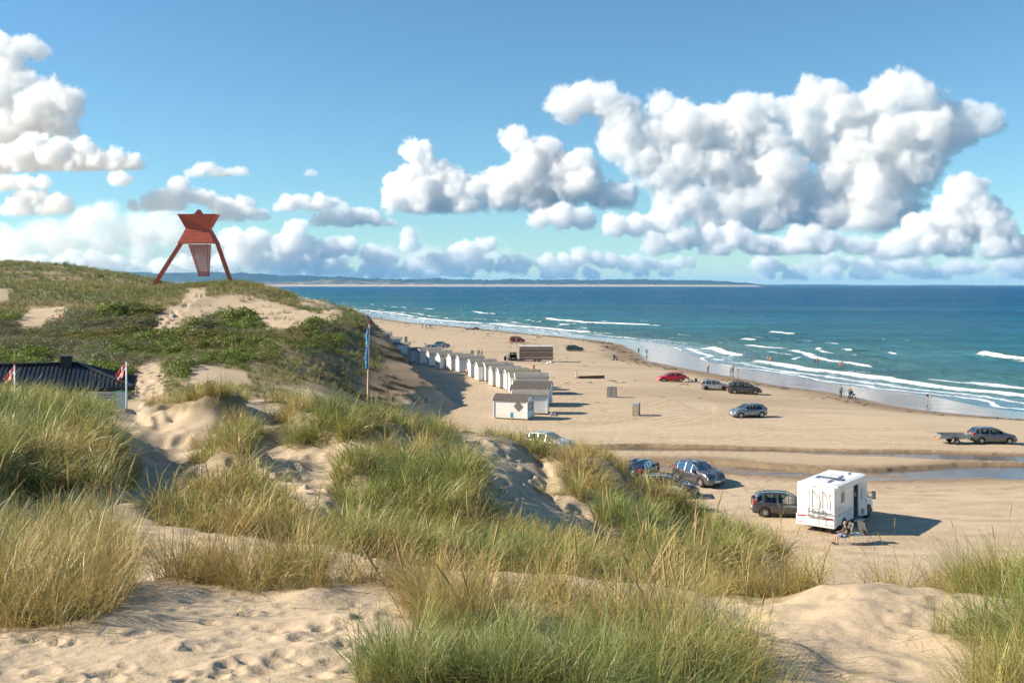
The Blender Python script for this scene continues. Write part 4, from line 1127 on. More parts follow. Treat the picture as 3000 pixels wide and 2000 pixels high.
# flowering stalks
m_seed = veg_material('seed_stalks', [(0.0, (0.30, 0.23, 0.10)), (0.45, (0.40, 0.30, 0.13)), (1.0, (0.38, 0.26, 0.115))], (0.24, 0.18, 0.08), 0.15, 0.7, 0.1)
x, y, z = sample(900, 3.4, 12.0, 0.56)
px_, py_ = proj(x, y, z)
like = 0.10 + 0.9 * ((px_ > 1750) & (px_ < 2350) & (y < 8.5)) + 0.9 * ((px_ > 2250) & (y > 8.5)) + 0.45 * (px_ < 350) + 0.4 * ((px_ > 500) & (px_ < 1000) & (y > 6.5))
k = vrng.random(len(x)) < veg_near(x, y, z) * like * 0.34
N_ = k.sum()
scatter('seed_stalk', 'brown seed heads on stiff stalks in the foreground grass', [seed_mesh('seed_stalk', 2, 460 + i) for i in range(5)], m_seed,
        np.stack([x, y, z - 0.02], -1)[k], np.stack([vrng.normal(0, 0.16, N_), vrng.normal(-0.02, 0.2, N_), vrng.uniform(0, 6.28, N_)], -1), vrng.uniform(0.6, 0.98, N_), vrng.random(N_))

# hill: rose scrub, willow scrub, marram on the crest
def hill_kinds(X, Y, Z):
    px, py = proj(X, Y, Z)
    v = veg_hill(X, Y, Z)
    line = np.interp(px, [-400, 0, 200, 330, 450, 600, 750, 900, 1000, 1080], [930, 930, 935, 905, 905, 935, 925, 950, 935, 935]) + 14 * fbm(X / 6, Y / 6, 3, 310)
    scrub = sstep(12.5, 16, cliff_d(X, Y) + 3 * fbm(X / 5, Y / 5, 2, 315)) * sstep(-8, 8, py - line) * sstep(64, 76, Y) * sstep(260, 210, Y)
    return v, scrub
def m_scrub(X, Y, Z):
    v, s = hill_kinds(X, Y, Z); return v * s
def m_crest(X, Y, Z):
    v, s = hill_kinds(X, Y, Z)
    px, py = proj(X, Y, Z)
    thin = 0.30 * sstep(0.0, 0.35, fbm(X / 4, Y / 4, 3, 345)) * sstep(560, 640, px) * (py < 940) * sstep(1.5, 3, Z - beach(X, Y, False)) * sstep(4, 7, cliff_d(X, Y))
    return np.maximum(v * (1 - s * 0.93), thin)
def hill_points(n, y0, y1, mask, x1=6):
    y = np.sqrt(vrng.uniform(y0 * y0, y1 * y1, n)); u = vrng.uniform(-0.66, -0.10, n)
    x = u * y
    z = terrain(x, y)
    k = vrng.random(n) < mask(x, y, z)
    return x[k], y[k], z[k]
x, y, z = hill_points(20000, 64, 215, m_scrub)
wil = fbm(x / 11, y / 11, 3, 320)
isw = (wil > 0.22)
far_s = np.clip(y / 120, 0.8, 1.5)
def put_scrub(sel, name, label, mat, leaf, nl, hgt, sc):
    N_ = sel.sum()
    scatter(name, label, [leaf_mesh(name, nl, 0.62, hgt, leaf, 500 + i) for i in range(5)], mat, np.stack([x, y, z - 0.05], -1)[sel],
            np.stack([vrng.normal(0, 0.1, N_), vrng.normal(0, 0.1, N_), vrng.uniform(0, 6.28, N_)], -1), vrng.uniform(*sc, N_) * far_s[sel] * np.clip(0.95 + 0.75 * fbm(x[sel] / 4.5, y[sel] / 4.5, 2, 335), 0.45, 1.7),
            np.clip(0.5 + 0.8 * fbm(x[sel] / 7, y[sel] / 7, 3, 330) + vrng.normal(0, 0.14, N_), 0, 1))
ROSE = [(0.0, (0.25, 0.14, 0.045)), (0.18, (0.20, 0.185, 0.045)), (0.5, (0.135, 0.185, 0.03)), (0.8, (0.175, 0.24, 0.036)), (1.0, (0.25, 0.30, 0.05))]
WILLOW = [(0.0, (0.17, 0.135, 0.075)), (0.4, (0.19, 0.18, 0.085)), (0.75, (0.19, 0.205, 0.095)), (1.0, (0.23, 0.25, 0.13))]
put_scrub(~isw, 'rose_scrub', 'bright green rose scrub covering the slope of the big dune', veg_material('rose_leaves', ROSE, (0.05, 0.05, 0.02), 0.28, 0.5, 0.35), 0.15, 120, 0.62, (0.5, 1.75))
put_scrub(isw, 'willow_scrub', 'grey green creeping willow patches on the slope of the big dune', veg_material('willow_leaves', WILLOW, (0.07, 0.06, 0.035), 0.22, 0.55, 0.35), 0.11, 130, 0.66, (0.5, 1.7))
# rose hips and blossoms as small bright dots
hillt = [blade_mesh('marram_tuft', 18, (0.45, 1.0), 0.040, 0.20, (0.08, 0.6), (0.4, 1.5), 0.6, 3, 540 + i) for i in range(6)]
x, y, z = hill_points(30000, 64, 240, m_crest)
N_ = len(x)
HG = [(0.0, (0.38, 0.28, 0.12)), (0.3, (0.33, 0.28, 0.10)), (0.55, (0.24, 0.24, 0.075)), (0.8, (0.17, 0.205, 0.06)), (1.0, (0.165, 0.21, 0.09))]
m_hg = veg_material('hill_grass', HG, (0.17, 0.13, 0.06), 0.28, 0.5, 0.5)
scatter('marram_grass', 'pale dune grass along the crest and edge of the big dune', hillt, m_hg, np.stack([x, y, z - 0.05], -1),
        np.stack([vrng.normal(0, 0.15, N_), vrng.normal(0.1, 0.15, N_), vrng.uniform(0, 6.28, N_)], -1), vrng.uniform(0.6, 1.15, N_) * np.clip(y / 150, 0.8, 1.3),
        np.clip(0.5 + 0.75 * fbm(x / 9, y / 9, 3, 340) + vrng.normal(0, 0.14, N_), 0, 1))
fart = [blade_mesh('marram_tuft', 22, (0.6, 1.3), 0.11, 0.5, (0.05, 0.7), (0.3, 1.2), 0.4, 2, 560 + i) for i in range(5)]
x, y, z = hill_points(26000, 240, 900, m_crest)
N_ = len(x)
scatter('marram_grass', 'dune grass on the farther dunes at the left', fart, m_hg, np.stack([x, y, z - 0.05], -1),
        np.stack([vrng.normal(0, 0.15, N_), vrng.normal(0.1, 0.15, N_), vrng.uniform(0, 6.28, N_)], -1), vrng.uniform(0.9, 1.7, N_) * np.clip(y / 350, 0.8, 1.6),
        np.clip(0.62 + 0.7 * fbm(x / 22, y / 22, 3, 350) + vrng.normal(0, 0.12, N_), 0, 1))
# sparse tufts and dead roots hanging on the eroded face
y = vrng.uniform(88, 190, 13000); d = vrng.uniform(1.0, 11, 13000)
x = np.interp(y, _cf[:, 0], _cf[:, 1]) - d
z = terrain(x, y)
k = vrng.random(len(x)) < sstep(0.05, 0.4, fbm(x / 3.5, y / 2.5, 3, 360)) * sstep(0.5, 5, d) * 0.8
x, y, z = x[k], y[k], z[k]; N_ = len(x)
m_dead = veg_material('dead_roots', [(0.0, (0.07, 0.05, 0.035)), (0.5, (0.12, 0.085, 0.05)), (0.8, (0.13, 0.12, 0.05)), (1.0, (0.11, 0.13, 0.05))], (0.06, 0.045, 0.03), 0.15, 0.7, 0.4)
scatter('root_tangle', 'dark roots and tufts hanging from the eroded dune face', hillt[:3] and [blade_mesh('root_tangle', 22, (0.3, 0.8), 0.03, 0.3, (0.5, 1.5), (0.5, 1.6), 1.2, 3, 580 + i) for i in range(5)], m_dead, np.stack([x, y, z + 0.03], -1),
        np.stack([vrng.normal(0, 0.2, N_), vrng.normal(0.5, 0.2, N_), vrng.normal(0, 0.6, N_)], -1), vrng.uniform(0.5, 1.1, N_), vrng.random(N_))

# straw litter blown on to the open sand
x, y, z = sample(2600, 3.6, 34, 0.56)
px_, py_ = proj(x, y, z)
sd_ = sand_near(px_, py_)
k = (sd_ < -2) & (vrng.random(len(x)) < np.exp(sd_ / 45.0) * 0.8 + 0.05)
N_ = k.sum()
scatter('straw_litter', 'loose straw and broken blades lying on the open dune sand', [blade_mesh('straw', 3, (0.10, 0.30), 0.006, 0.12, (1.35, 1.55), (-0.2, 0.25), 0.2, 3, 600 + i) for i in range(5)], m_grass,
        np.stack([x, y, z + 0.035], -1)[k], np.stack([vrng.normal(0, 0.08, N_), vrng.normal(0, 0.08, N_), vrng.uniform(0, 6.28, N_)], -1), vrng.uniform(0.6, 1.3, N_), vrng.uniform(0, 0.35, N_))
# weed and wood bits along the old tide lines
y = vrng.uniform(115, 420, 1500); sdist = np.where(vrng.random(1500) < 0.7, -4 + vrng.normal(0, 1.6, 1500), -24 + vrng.normal(0, 9, 1500))
x = shoreX(y) + sdist / 0.96; z = terrain(x, y)
k = vrng.random(len(x)) < sstep(-0.2, 0.3, fbm(y / 9, x * 0 + 2, 3, 610)); N_ = k.sum()
m_weed = veg_material('tide_weed', [(0.0, (0.04, 0.03, 0.02)), (0.5, (0.07, 0.05, 0.03)), (1.0, (0.12, 0.09, 0.06))], (0.04, 0.03, 0.02), 0.05, 0.8, 0.1)
scatter('tide_wrack', 'dark weed and wood bits strewn along the tide line', [leaf_mesh('wrack', 16, 0.35, 0.07, 0.16, 620 + i) for i in range(4)], m_weed,
        np.stack([x, y, z], -1)[k], np.stack([np.zeros(N_), np.zeros(N_), vrng.uniform(0, 6.28, N_)], -1), vrng.uniform(0.4, 1.5, N_), vrng.random(N_))
# ------------------------------------------------------------------ red sea mark on the dune
m_red = paint('red_timber', (0.54, 0.10, 0.056), 0.65, var=0.18, scale=1.2)
m_wire = paint('wire', (0.25, 0.24, 0.22), 0.5, 0.6)
TY = 201.0
k = TY / FPX
tz = lambda py: HC - (py - HY) / FPX * TY
txc = (582.5 - 1500) / FPX * TY
TOWER = empty('sea_mark_tower', (txc, TY, tz(836)), 0, 'tall red timber sea mark with slatted head on splayed legs on the dune crest', 'tower')
z0 = tz(836)
def tl(py): return tz(py) - z0
HEAD, YD = R(-3), 0.42
def slat_ring(y0, y1, h0, h1, n, mat, thick, gap, parent, xoff0=0.0, xoff1=0.0):
    """n rows of horizontal slats on the four faces of a frustum between rows y0 (top) and y1 (bottom)"""
    za, zb = tl(y0), tl(y1)
    for i in range(n):
        t = (i + 0.5) / n
        z = za + (zb - za) * t
        half = h0 + (h1 - h0) * t
        xo = xoff0 + (xoff1 - xoff0) * t
        hgt = abs(za - zb) / n * gap
        for f in range(4):
            off_, ln_ = (half * YD, half) if f % 2 == 0 else (half, half * YD)
            M = Matrix.Rotation(HEAD, 4, 'Z') @ Matrix.Translation((xo, 0, z)) @ Matrix.Rotation(f * math.pi / 2, 4, 'Z')
            tl_ = math.atan2((h0 - h1) * (YD if f % 2 == 0 else 1.0), (za - zb))
            M = M @ Matrix.Translation((0, -off_ - (0.035 if i % 2 else 0.0), 0)) @ Matrix.Rotation(tl_, 4, 'X')
            e = 0.03 if f % 2 else -0.03
            MB().box(-ln_ - e, ln_ + e, -thick / 2, thick / 2, -hgt / 2, hgt / 2, M).build('slat', mat, parent)
def corner_posts(y0, y1, h0, h1, th, parent, xo0=0.0, xo1=0.0):
    for sx in (-1, 1):
        for sy in (-1, 1):
            Hm = Matrix.Rotation(HEAD, 4, 'Z'); MB().tube([Hm @ Vector((xo0 + sx * (h0 - 0.12), sy * (h0 * YD - 0.12), tl(y0))), Hm @ Vector((xo1 + sx * (h1 - 0.12), sy * (h1 * YD - 0.12), tl(y1)))], th, 4).build('corner_post', m_red, parent)
W0, W1, W2 = 60 * k * 0.92, 36.5 * k * 0.92, 60 * k * 0.92
slat_ring(628, 670, W0, W1, 9, m_red, 0.06, 0.86, TOWER)
slat_ring(670.3, 713.5, W1, W2, 9, m_red, 0.06, 0.86, TOWER)
corner_posts(627, 671, W0, W1, 0.09, TOWER)
corner_posts(671, 714, W1, W2, 0.09, TOWER)
slat_ring(716, 810, 29.5 * k, 13.4 * k, 16, m_red, 0.07, 0.74, TOWER, 0.18, 1.1)
corner_posts(714, 810, 29.5 * k, 13.4 * k, 0.07, TOWER, 0.18, 1.1)
MB().prism([(-0.75, tl(628)), (0.75, tl(628)), (0.1, tl(614))], 'y', -0.9, 0.9).build('peak', m_red, TOWER)
def leg(xt, yt, xb, yb, ztop, zbot, w, d):
    return MB().tube([(xt, yt, ztop), (xb, yb, zbot)], w, 4)
for sx, tx, bx, bz in ((-1, -52, -156, -2.6), (1, 54, 106, -1.6)):
    mb = MB()
    n = Vector((bx * k - tx * k, 0, bz - tl(716))).normalized()
    side = Vector((0, 1, 0)); nn = n.cross(side).normalized()
    a, b = Vector((tx * k, 0, tl(712))), Vector((bx * k, 0, bz))
    vs = []
    for p in (a, b):
        for u, v in ((-1, -1), (1, -1), (1, 1), (-1, 1)): vs.append(p + nn * 0.37 * u + side * 0.3 * v)
    mb.add(vs, [(0, 1, 2, 3), (7, 6, 5, 4), (0, 4, 5, 1), (1, 5, 6, 2), (2, 6, 7, 3), (3, 7, 4, 0)])
    mb.build('leg', m_red, TOWER)
    MB().box(bx * k - 0.75 * sx - 0.25, bx * k - 0.75 * sx + 0.25, -0.3, 0.3, bz + 0.5, bz + 1.6).build('foot_plate', m_red, TOWER)
for sx, lx, lz in ((-1, -80, 775), (1, 86, 772)):
    pts = []
    for i in range(9):
        t = i / 8
        pts.append((lx * k * (1 - t) + (1.1 + sx * 0.8) * t, -0.3, tl(lz) * (1 - t) + tl(795) * t - 1.0 * math.sin(t * math.pi) * 0.5))
    MB().tube(pts, 0.03, 5).build('guy_wire', m_wire, TOWER)
MB().box(0, 0.9, -0.2, 0.2, 0, 0.6).build('notice_box', paint('white_box', (0.75, 0.74, 0.70), 0.6), TOWER).location = (104 * k, -0.6, -0.9)
# gull on the head
m_gull = paint('gull_white', (0.72, 0.72, 0.70), 0.7); m_gullg = paint('gull_grey', (0.28, 0.29, 0.31), 0.7)
def gull(loc, rz, label):
    G = empty('gull', loc, rz, label, 'gull')
    MB().lathe([(0.0, -0.24), (0.06, -0.16), (0.105, -0.02), (0.10, 0.10), (0.06, 0.18), (0.0, 0.22)], 10, 'x', Matrix.Translation((0, 0, 0.2)) @ Matrix.Rotation(-0.25, 4, 'Y')).build('body', m_gull, G, True)
    MB().lathe([(0, -0.065), (0.05, -0.03), (0.06, 0.01), (0.04, 0.05), (0, 0.07)], 10, 'x', Matrix.Translation((0.22, 0, 0.34))).build('head', m_gull, G, True)
    MB().tube([(0.27, 0, 0.335), (0.35, 0, 0.32)], [0.018, 0.004], 6).build('beak', paint('beak', (0.7, 0.45, 0.05), 0.5), G)
    for s in (-1, 1):
        MB().lathe([(0, -0.34), (0.03, -0.25), (0.075, -0.02), (0.05, 0.12), (0, 0.17)], 8, 'x', Matrix.Translation((0, s * 0.075, 0.24)) @ Matrix.Scale(0.4, 4, (0, 1, 0))).build('wing', m_gullg, G, True)
        MB().tube([(0.02, s * 0.04, 0.12), (0.02, s * 0.04, 0.0)], 0.01, 5).build('leg', paint('gull_leg', (0.6, 0.4, 0.25), 0.6), G)
    return G
gull((txc + 58.5 * k, TY - 3.6, tz(627) + 0.02), R(160), 'gull perched on the top right corner of the red sea mark')

# ------------------------------------------------------------------ kiosk roof behind the dune ridge
m_black = paint('black_roof', (0.022, 0.024, 0.026), 0.45, var=0.25, scale=2)
m_tar = paint('tarred_wood', (0.03, 0.03, 0.032), 0.7)
EY, RY_, BY = 0.0, 3.5, 7.0
ez, rzz = 8.22, 9.5
ex1, ex0 = 0.0, -24.0
HIP = 3.5
rx1 = ex1 - HIP
HOUSE = empty('kiosk', ((390 - 1500) / FPX * 62.0, 62.0, 5.4), R(19), 'low black kiosk with ribbed hip roof behind the grassy dune at the left', 'building')
L_ = lambda x, y, z: (x, y, z - 5.4)
mb = MB()
A = [(ex0, EY, ez), (ex1, EY, ez), (ex1, BY, ez), (ex0, BY, ez), (ex0 + HIP, RY_, rzz), (rx1, RY_, rzz)]
mb.add([L_(*p) for p in A], [(0, 1, 5, 4), (1, 2, 5), (2, 3, 4, 5), (3, 0, 4), (0, 3, 2, 1)])
mb.build('roof', m_black, HOUSE)
nf = int((ex1 - ex0) / 0.27)
def rib(a, b, w=0.03, h=0.05, name='roof_rib'):
    a, b = Vector(a), Vector(b)
    d = (b - a); ln = d.length; d.normalize()
    up = Vector((0, 0, 1)); s = d.cross(up).normalized(); u = s.cross(d)
    vs = []
    for p in (a, b):
        for q, r_ in ((-1, -0.2), (1, -0.2), (1, 1), (-1, 1)): vs.append(p + s * w * q * 0.5 + u * h * r_)
    MB().add(vs, [(0, 1, 2, 3), (7, 6, 5, 4), (0, 4, 5, 1), (1, 5, 6, 2), (2, 6, 7, 3), (3, 7, 4, 0)]).build(name, m_black, HOUSE)
x = ex1 - 0.15
while x > -14:
    t = min(1.0, (ex1 - x) / HIP)
    rib(L_(x, EY, ez + 0.005), L_(x, EY + (RY_ - EY) * t, ez + (rzz - ez) * t + 0.005))
    x -= 0.26
for i in range(1, 20):
    y = EY + (BY - EY) * i / 20
    t = 1 - abs(i / 20 - 0.5) * 2
    rib(L_(ex1, y, ez + 0.005), L_(ex1 - HIP * t, y, ez + (rzz - ez) * t + 0.005))
rib(L_(ex0 + HIP, RY_, rzz + 0.03), L_(rx1, RY_, rzz + 0.03), 0.35, 0.10, 'ridge_cap')
rib(L_(rx1, RY_, rzz + 0.03), L_(ex1, EY, ez + 0.03), 0.25, 0.07, 'hip_cap')
rib(L_(rx1, RY_, rzz + 0.03), L_(ex1, BY, ez + 0.03), 0.25, 0.07, 'hip_cap')
MB().box(-0.34, 0.34, -0.34, 0.34, -0.3, 0.52, Matrix.Translation(L_(-4.1, 3.3, rzz))).build('chimney', m_tar, HOUSE)
MB().box(*[v for p in zip(L_(ex0 + 0.02, EY - 0.06, ez - 0.24), L_(ex1 + 0.06, EY + 0.04, ez - 0.004)) for v in p]).build('fascia', m_tar, HOUSE)
MB().box(*[v for p in zip(L_(ex1 - 0.04, EY + 0.05, ez - 0.24), L_(ex1 + 0.06, BY, ez - 0.004)) for v in p]).build('fascia', m_tar, HOUSE)
m_wall = paint('kiosk_wall', (0.36, 0.31, 0.25), 0.8)
MB().box(*[v for p in zip(L_(ex0 + 1, EY + 1.0, 4.6), L_(ex1 - 1.0, BY - 0.6, ez - 0.25)) for v in p]).build('wall', m_wall, HOUSE)
for i in range(6):
    x0 = ex1 - 3.2 - i * 2.1
    MB().box(*[v for p in zip(L_(x0 - 1.6, EY + 0.93, 6.6), L_(x0, EY + 0.99, 7.7)) for v in p]).build('window', paint('kiosk_pane', (0.03, 0.04, 0.05), 0.08), HOUSE)
    MB().box(*[v for p in zip(L_(x0 + 0.15, EY + 0.1, 5.2), L_(x0 + 0.29, EY + 0.24, ez - 0.25)) for v in p]).build('post', m_tar, HOUSE)
# terrace screen in front of the kiosk
sx0 = (238 - 1500) / FPX * 60; sx1 = (372 - 1500) / FPX * 60
SCR = empty('terrace_screen', (sx1, 60, 5.6), 0, 'grey board and green edged glass terrace screen below the kiosk eave', 'screen')
zt = HC - (1147 - HY) / FPX * 60 - 5.6
for i in range(9):
    MB().box(sx0 - sx1, -0.75, -0.03, 0.03, zt - 0.16 - i * 0.19, zt - i * 0.19 - 0.02).build('board', paint('grey_board', (0.50, 0.47, 0.42), 0.75), SCR)
MB().box(-0.68, -0.02, -0.012, 0.012, 0.2, zt - 0.02).build('pane', paint('pale_pane', (0.62, 0.68, 0.62), 0.15), SCR)
for a in ((-0.72, -0.67), (-0.02, 0.03)): MB().box(*a, -0.03, 0.03, -0.3, zt + 0.05).build('frame', paint('mint_frame', (0.10, 0.42, 0.30), 0.5), SCR)
MB().box(-0.67, -0.02, -0.03, 0.03, zt - 0.02, zt + 0.05).build('frame', paint('mint_frame', (0.10, 0.42, 0.30), 0.5), SCR)

# ------------------------------------------------------------------ flags and poles
def cloth(name, w, h, mat, parent, lean, amp, nx=14, nz=18, thick=0.0, cells=None):
    """hanging flag: attached along its left edge, sagging by lean"""
    V, F = [], []
    for j in range(nz + 1):
        for i in range(nx + 1):
            u, v = i / nx, j / nz
            x = -w * u * (0.34 + 0.05 * math.sin(7 * v + 1)); y = amp * math.sin(u * 9 + v * 3) * u + 0.05 * u
            z = -h * v - lean * u * (0.75 + 0.25 * u) * w
            V.append((x, y, z))
    for j in range(nz):
        for i in range(nx):
            if cells is None or cells((i + 0.5) / nx, (j + 0.5) / nz):
                a = j * (nx + 1) + i; F.append((a, a + 1, a + nx + 2, a + nx + 1))
    me = mesh_np(name, V, F, True)
    o = link(name, me, parent, mat)
    md = o.modifiers.new('thickness', 'SOLIDIFY'); md.thickness = 0.006; md.offset = 0
    return o
m_flagr = paint('flag_red', (0.55, 0.012, 0.025), 0.75); m_flagw = paint('flag_white', (0.78, 0.77, 0.75), 0.75)
m_polew = paint('pole_white', (0.74, 0.73, 0.70), 0.4)
def dannebrog(px, ytop, Y, label, zb):
    top = at(px, ytop, Y)
    F_ = empty('flagpole', (top.x, top.y, zb), 0, label, 'flagpole')
    h = top.z - zb
    MB().tube([(0, 0, -0.4), (0, 0, h * 0.5), (0, 0, h)], [0.055, 0.048, 0.036], 10).build('pole', m_polew, F_, True)
    MB().lathe([(0, -0.05), (0.05, -0.03), (0.06, 0.0), (0.05, 0.04), (0, 0.06)], 10, 'z', Matrix.Translation((0, 0, h + 0.03))).build('truck_ball', m_flagr, F_, True)
    cr = lambda u, v: 0.30 < u < 0.46 or 0.40 < v < 0.58
    a = cloth('flag', 1.5, 0.62, m_flagr, F_, 0.42, 0.05, cells=lambda u, v: not cr(u, v))
    b = cloth('cross', 1.5, 0.62, m_flagw, F_, 0.42, 0.05, cells=cr)
    for o in (a, b): o.location = (-0.05, 0, h - 0.12)
    return F_
dannebrog(370.5, 1058, 57, 'white flagpole with limp red and white flag at the right end of the kiosk', 5.0)
dannebrog(43, 1069, 57, 'white flagpole with limp red and white flag at the left edge of the photo', 5.0)
# blue banner pole
BYY = 97.0
top = at(1082, 948, BYY); bot = at(1076.5, 1225, BYY)
gb = hz(bot.x, BYY)
BAN = empty('banner_pole', (bot.x, BYY, min(gb, bot.z) - 0.2), 0, 'tall wooden pole with a narrow blue banner at the foot of the dune face', 'flagpole')
o3 = Vector((bot.x, BYY, min(gb, bot.z) - 0.2))
jn = at(1079, 1082, BYY)
MB().tube([Vector((bot.x - 0.02, BYY, o3.z - 0.5)) - o3, bot - o3, jn - o3], [0.10, 0.095, 0.085], 12).build('pole', paint('oiled_wood', (0.46, 0.26, 0.10), 0.45), BAN, True)
MB().tube([jn - o3, top - o3], [0.065, 0.04], 12).build('mast', m_polew, BAN, True)
MB().lathe([(0, -0.11), (0.09, -0.06), (0.12, 0), (0.09, 0.07), (0, 0.11)], 12, 'z', Matrix.Translation(top - o3 + Vector((0, 0, 0.05)))).build('ball', m_flagr, BAN, True)
V, F = [], []
nz_ = 40
W_ = []
for j in range(nz_ + 1):
    v = j / nz_
    p = at(1081.5 - 3.0 * v, 958 + 121 * v, BYY) - o3
    w = 0.30 * min(1, 0.15 + v * 4.0) * (0.85 + 0.2 * math.sin(v * 11))
    W_.append((p, w))
    for i in range(5):
        u = i / 4
        V.append((p.x - 0.05 - w * u, p.y + 0.06 * math.sin(u * 5 + v * 9), p.z - 0.10 * u * math.sin(v * 8)))
for j in range(nz_):
    for i in range(4):
        a = j * 5 + i; F.append((a, a + 1, a + 6, a + 5))
bo = link('banner', mesh_np('banner', V, F, True), BAN, paint('banner_blue', (0.012, 0.27, 0.55), 0.6))
bo.modifiers.new('thickness', 'SOLIDIFY').thickness = 0.008
lt = MB()
for q in range(9):     # the banner's vertical white lettering, half folded away
    v = 0.10 + 0.085 * q + (0.02 if q > 6 else 0)
    p, w = W_[int(v * nz_)]
    x0 = p.x - 0.06 - w * 0.35; x1 = p.x - 0.05 - w * 0.92; y = p.y - 0.09; z = p.z
    g = [[(0, 0), (1, 0), (0.5, 1), (0, 0)], [(0, 0), (1, 0), (0, 1), (1, 1)], [(0, .5), (1, .5)], [(0, 1), (0, 0), (1, 0), (1, 1)], [(0, 0.2), (0.3, 1), (0.6, 0), (1, 0.8)], [(0, 0), (1, 0), (0.5, 0.5), (0, 1)], [(0, 0), (1, .4), (0, .7), (1, 1)], [(0, 0), (1, 0.5), (0, 1)], [(1, 0), (0, 0.1), (0, 0.9), (1, 1)]][q]
    lt.tube([(x0 + (x1 - x0) * a, y, z - 0.26 * b) for a, b in g], 0.022, 4)
lt.build('lettering', m_flagw, BAN)
MB().tube([(V[3][0] - 0.02, V[3][1], V[3][2]), (V[3][0] - 0.2, 0, V[3][2] - 0.5), (V[3][0] - 0.32, 0, V[3][2] - 0.62)], [0.03, 0.02, 0.01], 5).build('torn_strip', paint('banner_blue', (0.012, 0.27, 0.55), 0.6), BAN)
# round boards and lifebuoy post beside the pole
def half_disc(name, px, py, w, Y, col, label, cat, white=False):
    c = at(px, py, Y); g = hz(c.x, Y) - 0.1
    D = empty(name, (c.x, Y, g), 0, label, cat)
    rr = w / 2 * Y / FPX
    pts = [(rr * math.cos(t), c.z - g + rr * math.sin(t) * 0.95) for t in np.linspace(0, math.pi, 20)] + [(-rr, c.z - g - 0.35), (rr, c.z - g - 0.35)]
    MB().prism(pts, 'y', -0.04, 0.04).build('board', col, D)
    if white: MB().box(-rr, rr, -0.035, 0.035, c.z - g - 0.95, c.z - g - 0.36).build('panel', paint('white_panel', (0.66, 0.65, 0.62), 0.6), D)
    for s in (-1, 1): MB().box(s * rr * 0.8 - 0.05, s * rr * 0.8 + 0.05, 0.05, 0.13, -0.2, c.z - g + 0.2).build('post', paint('grey_post', (0.33, 0.30, 0.26), 0.8), D)
    return D
half_disc('notice_board', 1005, 1193, 50, 92, paint('board_yellow', (0.62, 0.53, 0.02), 0.55), 'round topped yellow board half hidden by grass left of the banner pole', 'sign')
half_disc('notice_board', 1050, 1190, 26, 93, paint('board_red', (0.50, 0.03, 0.04), 0.55), 'round topped red and white board beside the lifebuoy post', 'sign', True)
c = at(1062.5, 1177, 93.5); g = hz(c.x, 93.5)
LB = empty('lifebuoy_post', (c.x, 93.5, g - 0.1), 0, 'white post carrying a red and white lifebuoy left of the banner pole', 'lifebuoy')
MB().box(-0.08, 0.08, -0.08, 0.08, -0.2, c.z - g + 0.1).build('post', m_polew, LB)
tor = MB(); tor2 = MB()
for s in range(24):
    a0, a1 = s * math.pi / 12, (s + 1) * math.pi / 12
    M = Matrix.Translation((0.24, 0, c.z - g - 0.6)) @ Matrix.Rotation(R(62), 4, 'Z')
    (tor2 if s % 6 < 2 else tor).tube([M @ Vector((0.30 * math.cos(a0), 0, 0.30 * math.sin(a0))), M @ Vector((0.30 * math.cos(a1), 0, 0.30 * math.sin(a1)))], 0.075, 8)
tor.build('buoy', m_flagw, LB, True); tor2.build('buoy_band', m_flagr, LB, True)
# lone posts and a red panel on the big dune
p = ground(25, 832, 150, 260)
MBp = empty('post', (p.x, p.y, p.z), 0, 'lone pale post on the dune at the far left', 'post')
MB().tube([(0, 0, -0.3), (0, 0, 24 * p.y / FPX)], 0.11, 8).build('shaft', paint('pale_post', (0.50, 0.47, 0.42), 0.7), MBp); MB().box(-0.14, 0.14, -0.14, 0.14, 24 * p.y / FPX, 24 * p.y / FPX + 0.1).build('cap', paint('pale_post', (0.5, 0.47, 0.42), 0.7), MBp)
p = ground(176, 948, 120, 200)
RP = empty('panel', (p.x, p.y, p.z), R(-30), 'dark red leaning panel in the sandy hollow at the left', 'panel')
MB().box(-0.65, 0.65, -0.05, 0.05, 0.2, 1.1, Matrix.Rotation(0.35, 4, 'Y')).build('board', paint('panel_red', (0.22, 0.02, 0.02), 0.7), RP)
MB().box(-0.05, 0.05, 0.06, 0.16, -0.3, 1.0).build('post', m_tar, RP)
# ------------------------------------------------------------------ white beach huts
def hut_wall_material(name, tone, ang, pitch, var):
    n = NT(name)
    P = n.obj()
    sp = n.n('ShaderNodeSeparateXYZ'); n.t.links.new(P, sp.inputs[0])
    if ang is None: c = n.math('ADD', sp.outputs[0], sp.outputs[1])
    else: c = n.math('ADD', n.math('MULTIPLY', sp.outputs[0], math.cos(ang)), n.math('MULTIPLY', sp.outputs[2], math.sin(ang)))
    fr = n.math('FRACT', n.math('DIVIDE', c, pitch))
    groove = n.ramp(n.math('ABSOLUTE', n.math('SUBTRACT', fr, 0.5)), [(0.40, 1.0), (0.48, 0.0)])
    dirt = n.noise(n.mapv(P, (1, 1, 0.35)), 1.3, 5, 0.65)
    col = n.mix(n.ramp(dirt, [(0.45, 0.0), (0.75, 1.0)]), tone, tuple(x * (1 - var) for x in tone))
    low = n.ramp(n.math('ADD', sp.outputs[2], n.math('MULTIPLY', dirt, 0.4)), [(0.25, 1.0), (0.75, 0.0)])
    col = n.mix(n.math('MULTIPLY', low, 0.35), col, (0.52, 0.45, 0.36))
    return n.done(n.pbsdf(col, 0.6, 0, 0.35, n.bump(groove, 0.8, 0.02)))
HUTW = [hut_wall_material('hut_boards_a', (0.80, 0.79, 0.76), None, 0.13, 0.12), hut_wall_material('hut_boards_shaded', (0.74, 0.71, 0.67), None, 0.13, 0.18), hut_wall_material('hut_boards_c', (0.82, 0.82, 0.80), None, 0.16, 0.08)]  # middle entry is a greyer white: wall shade put into the board colour
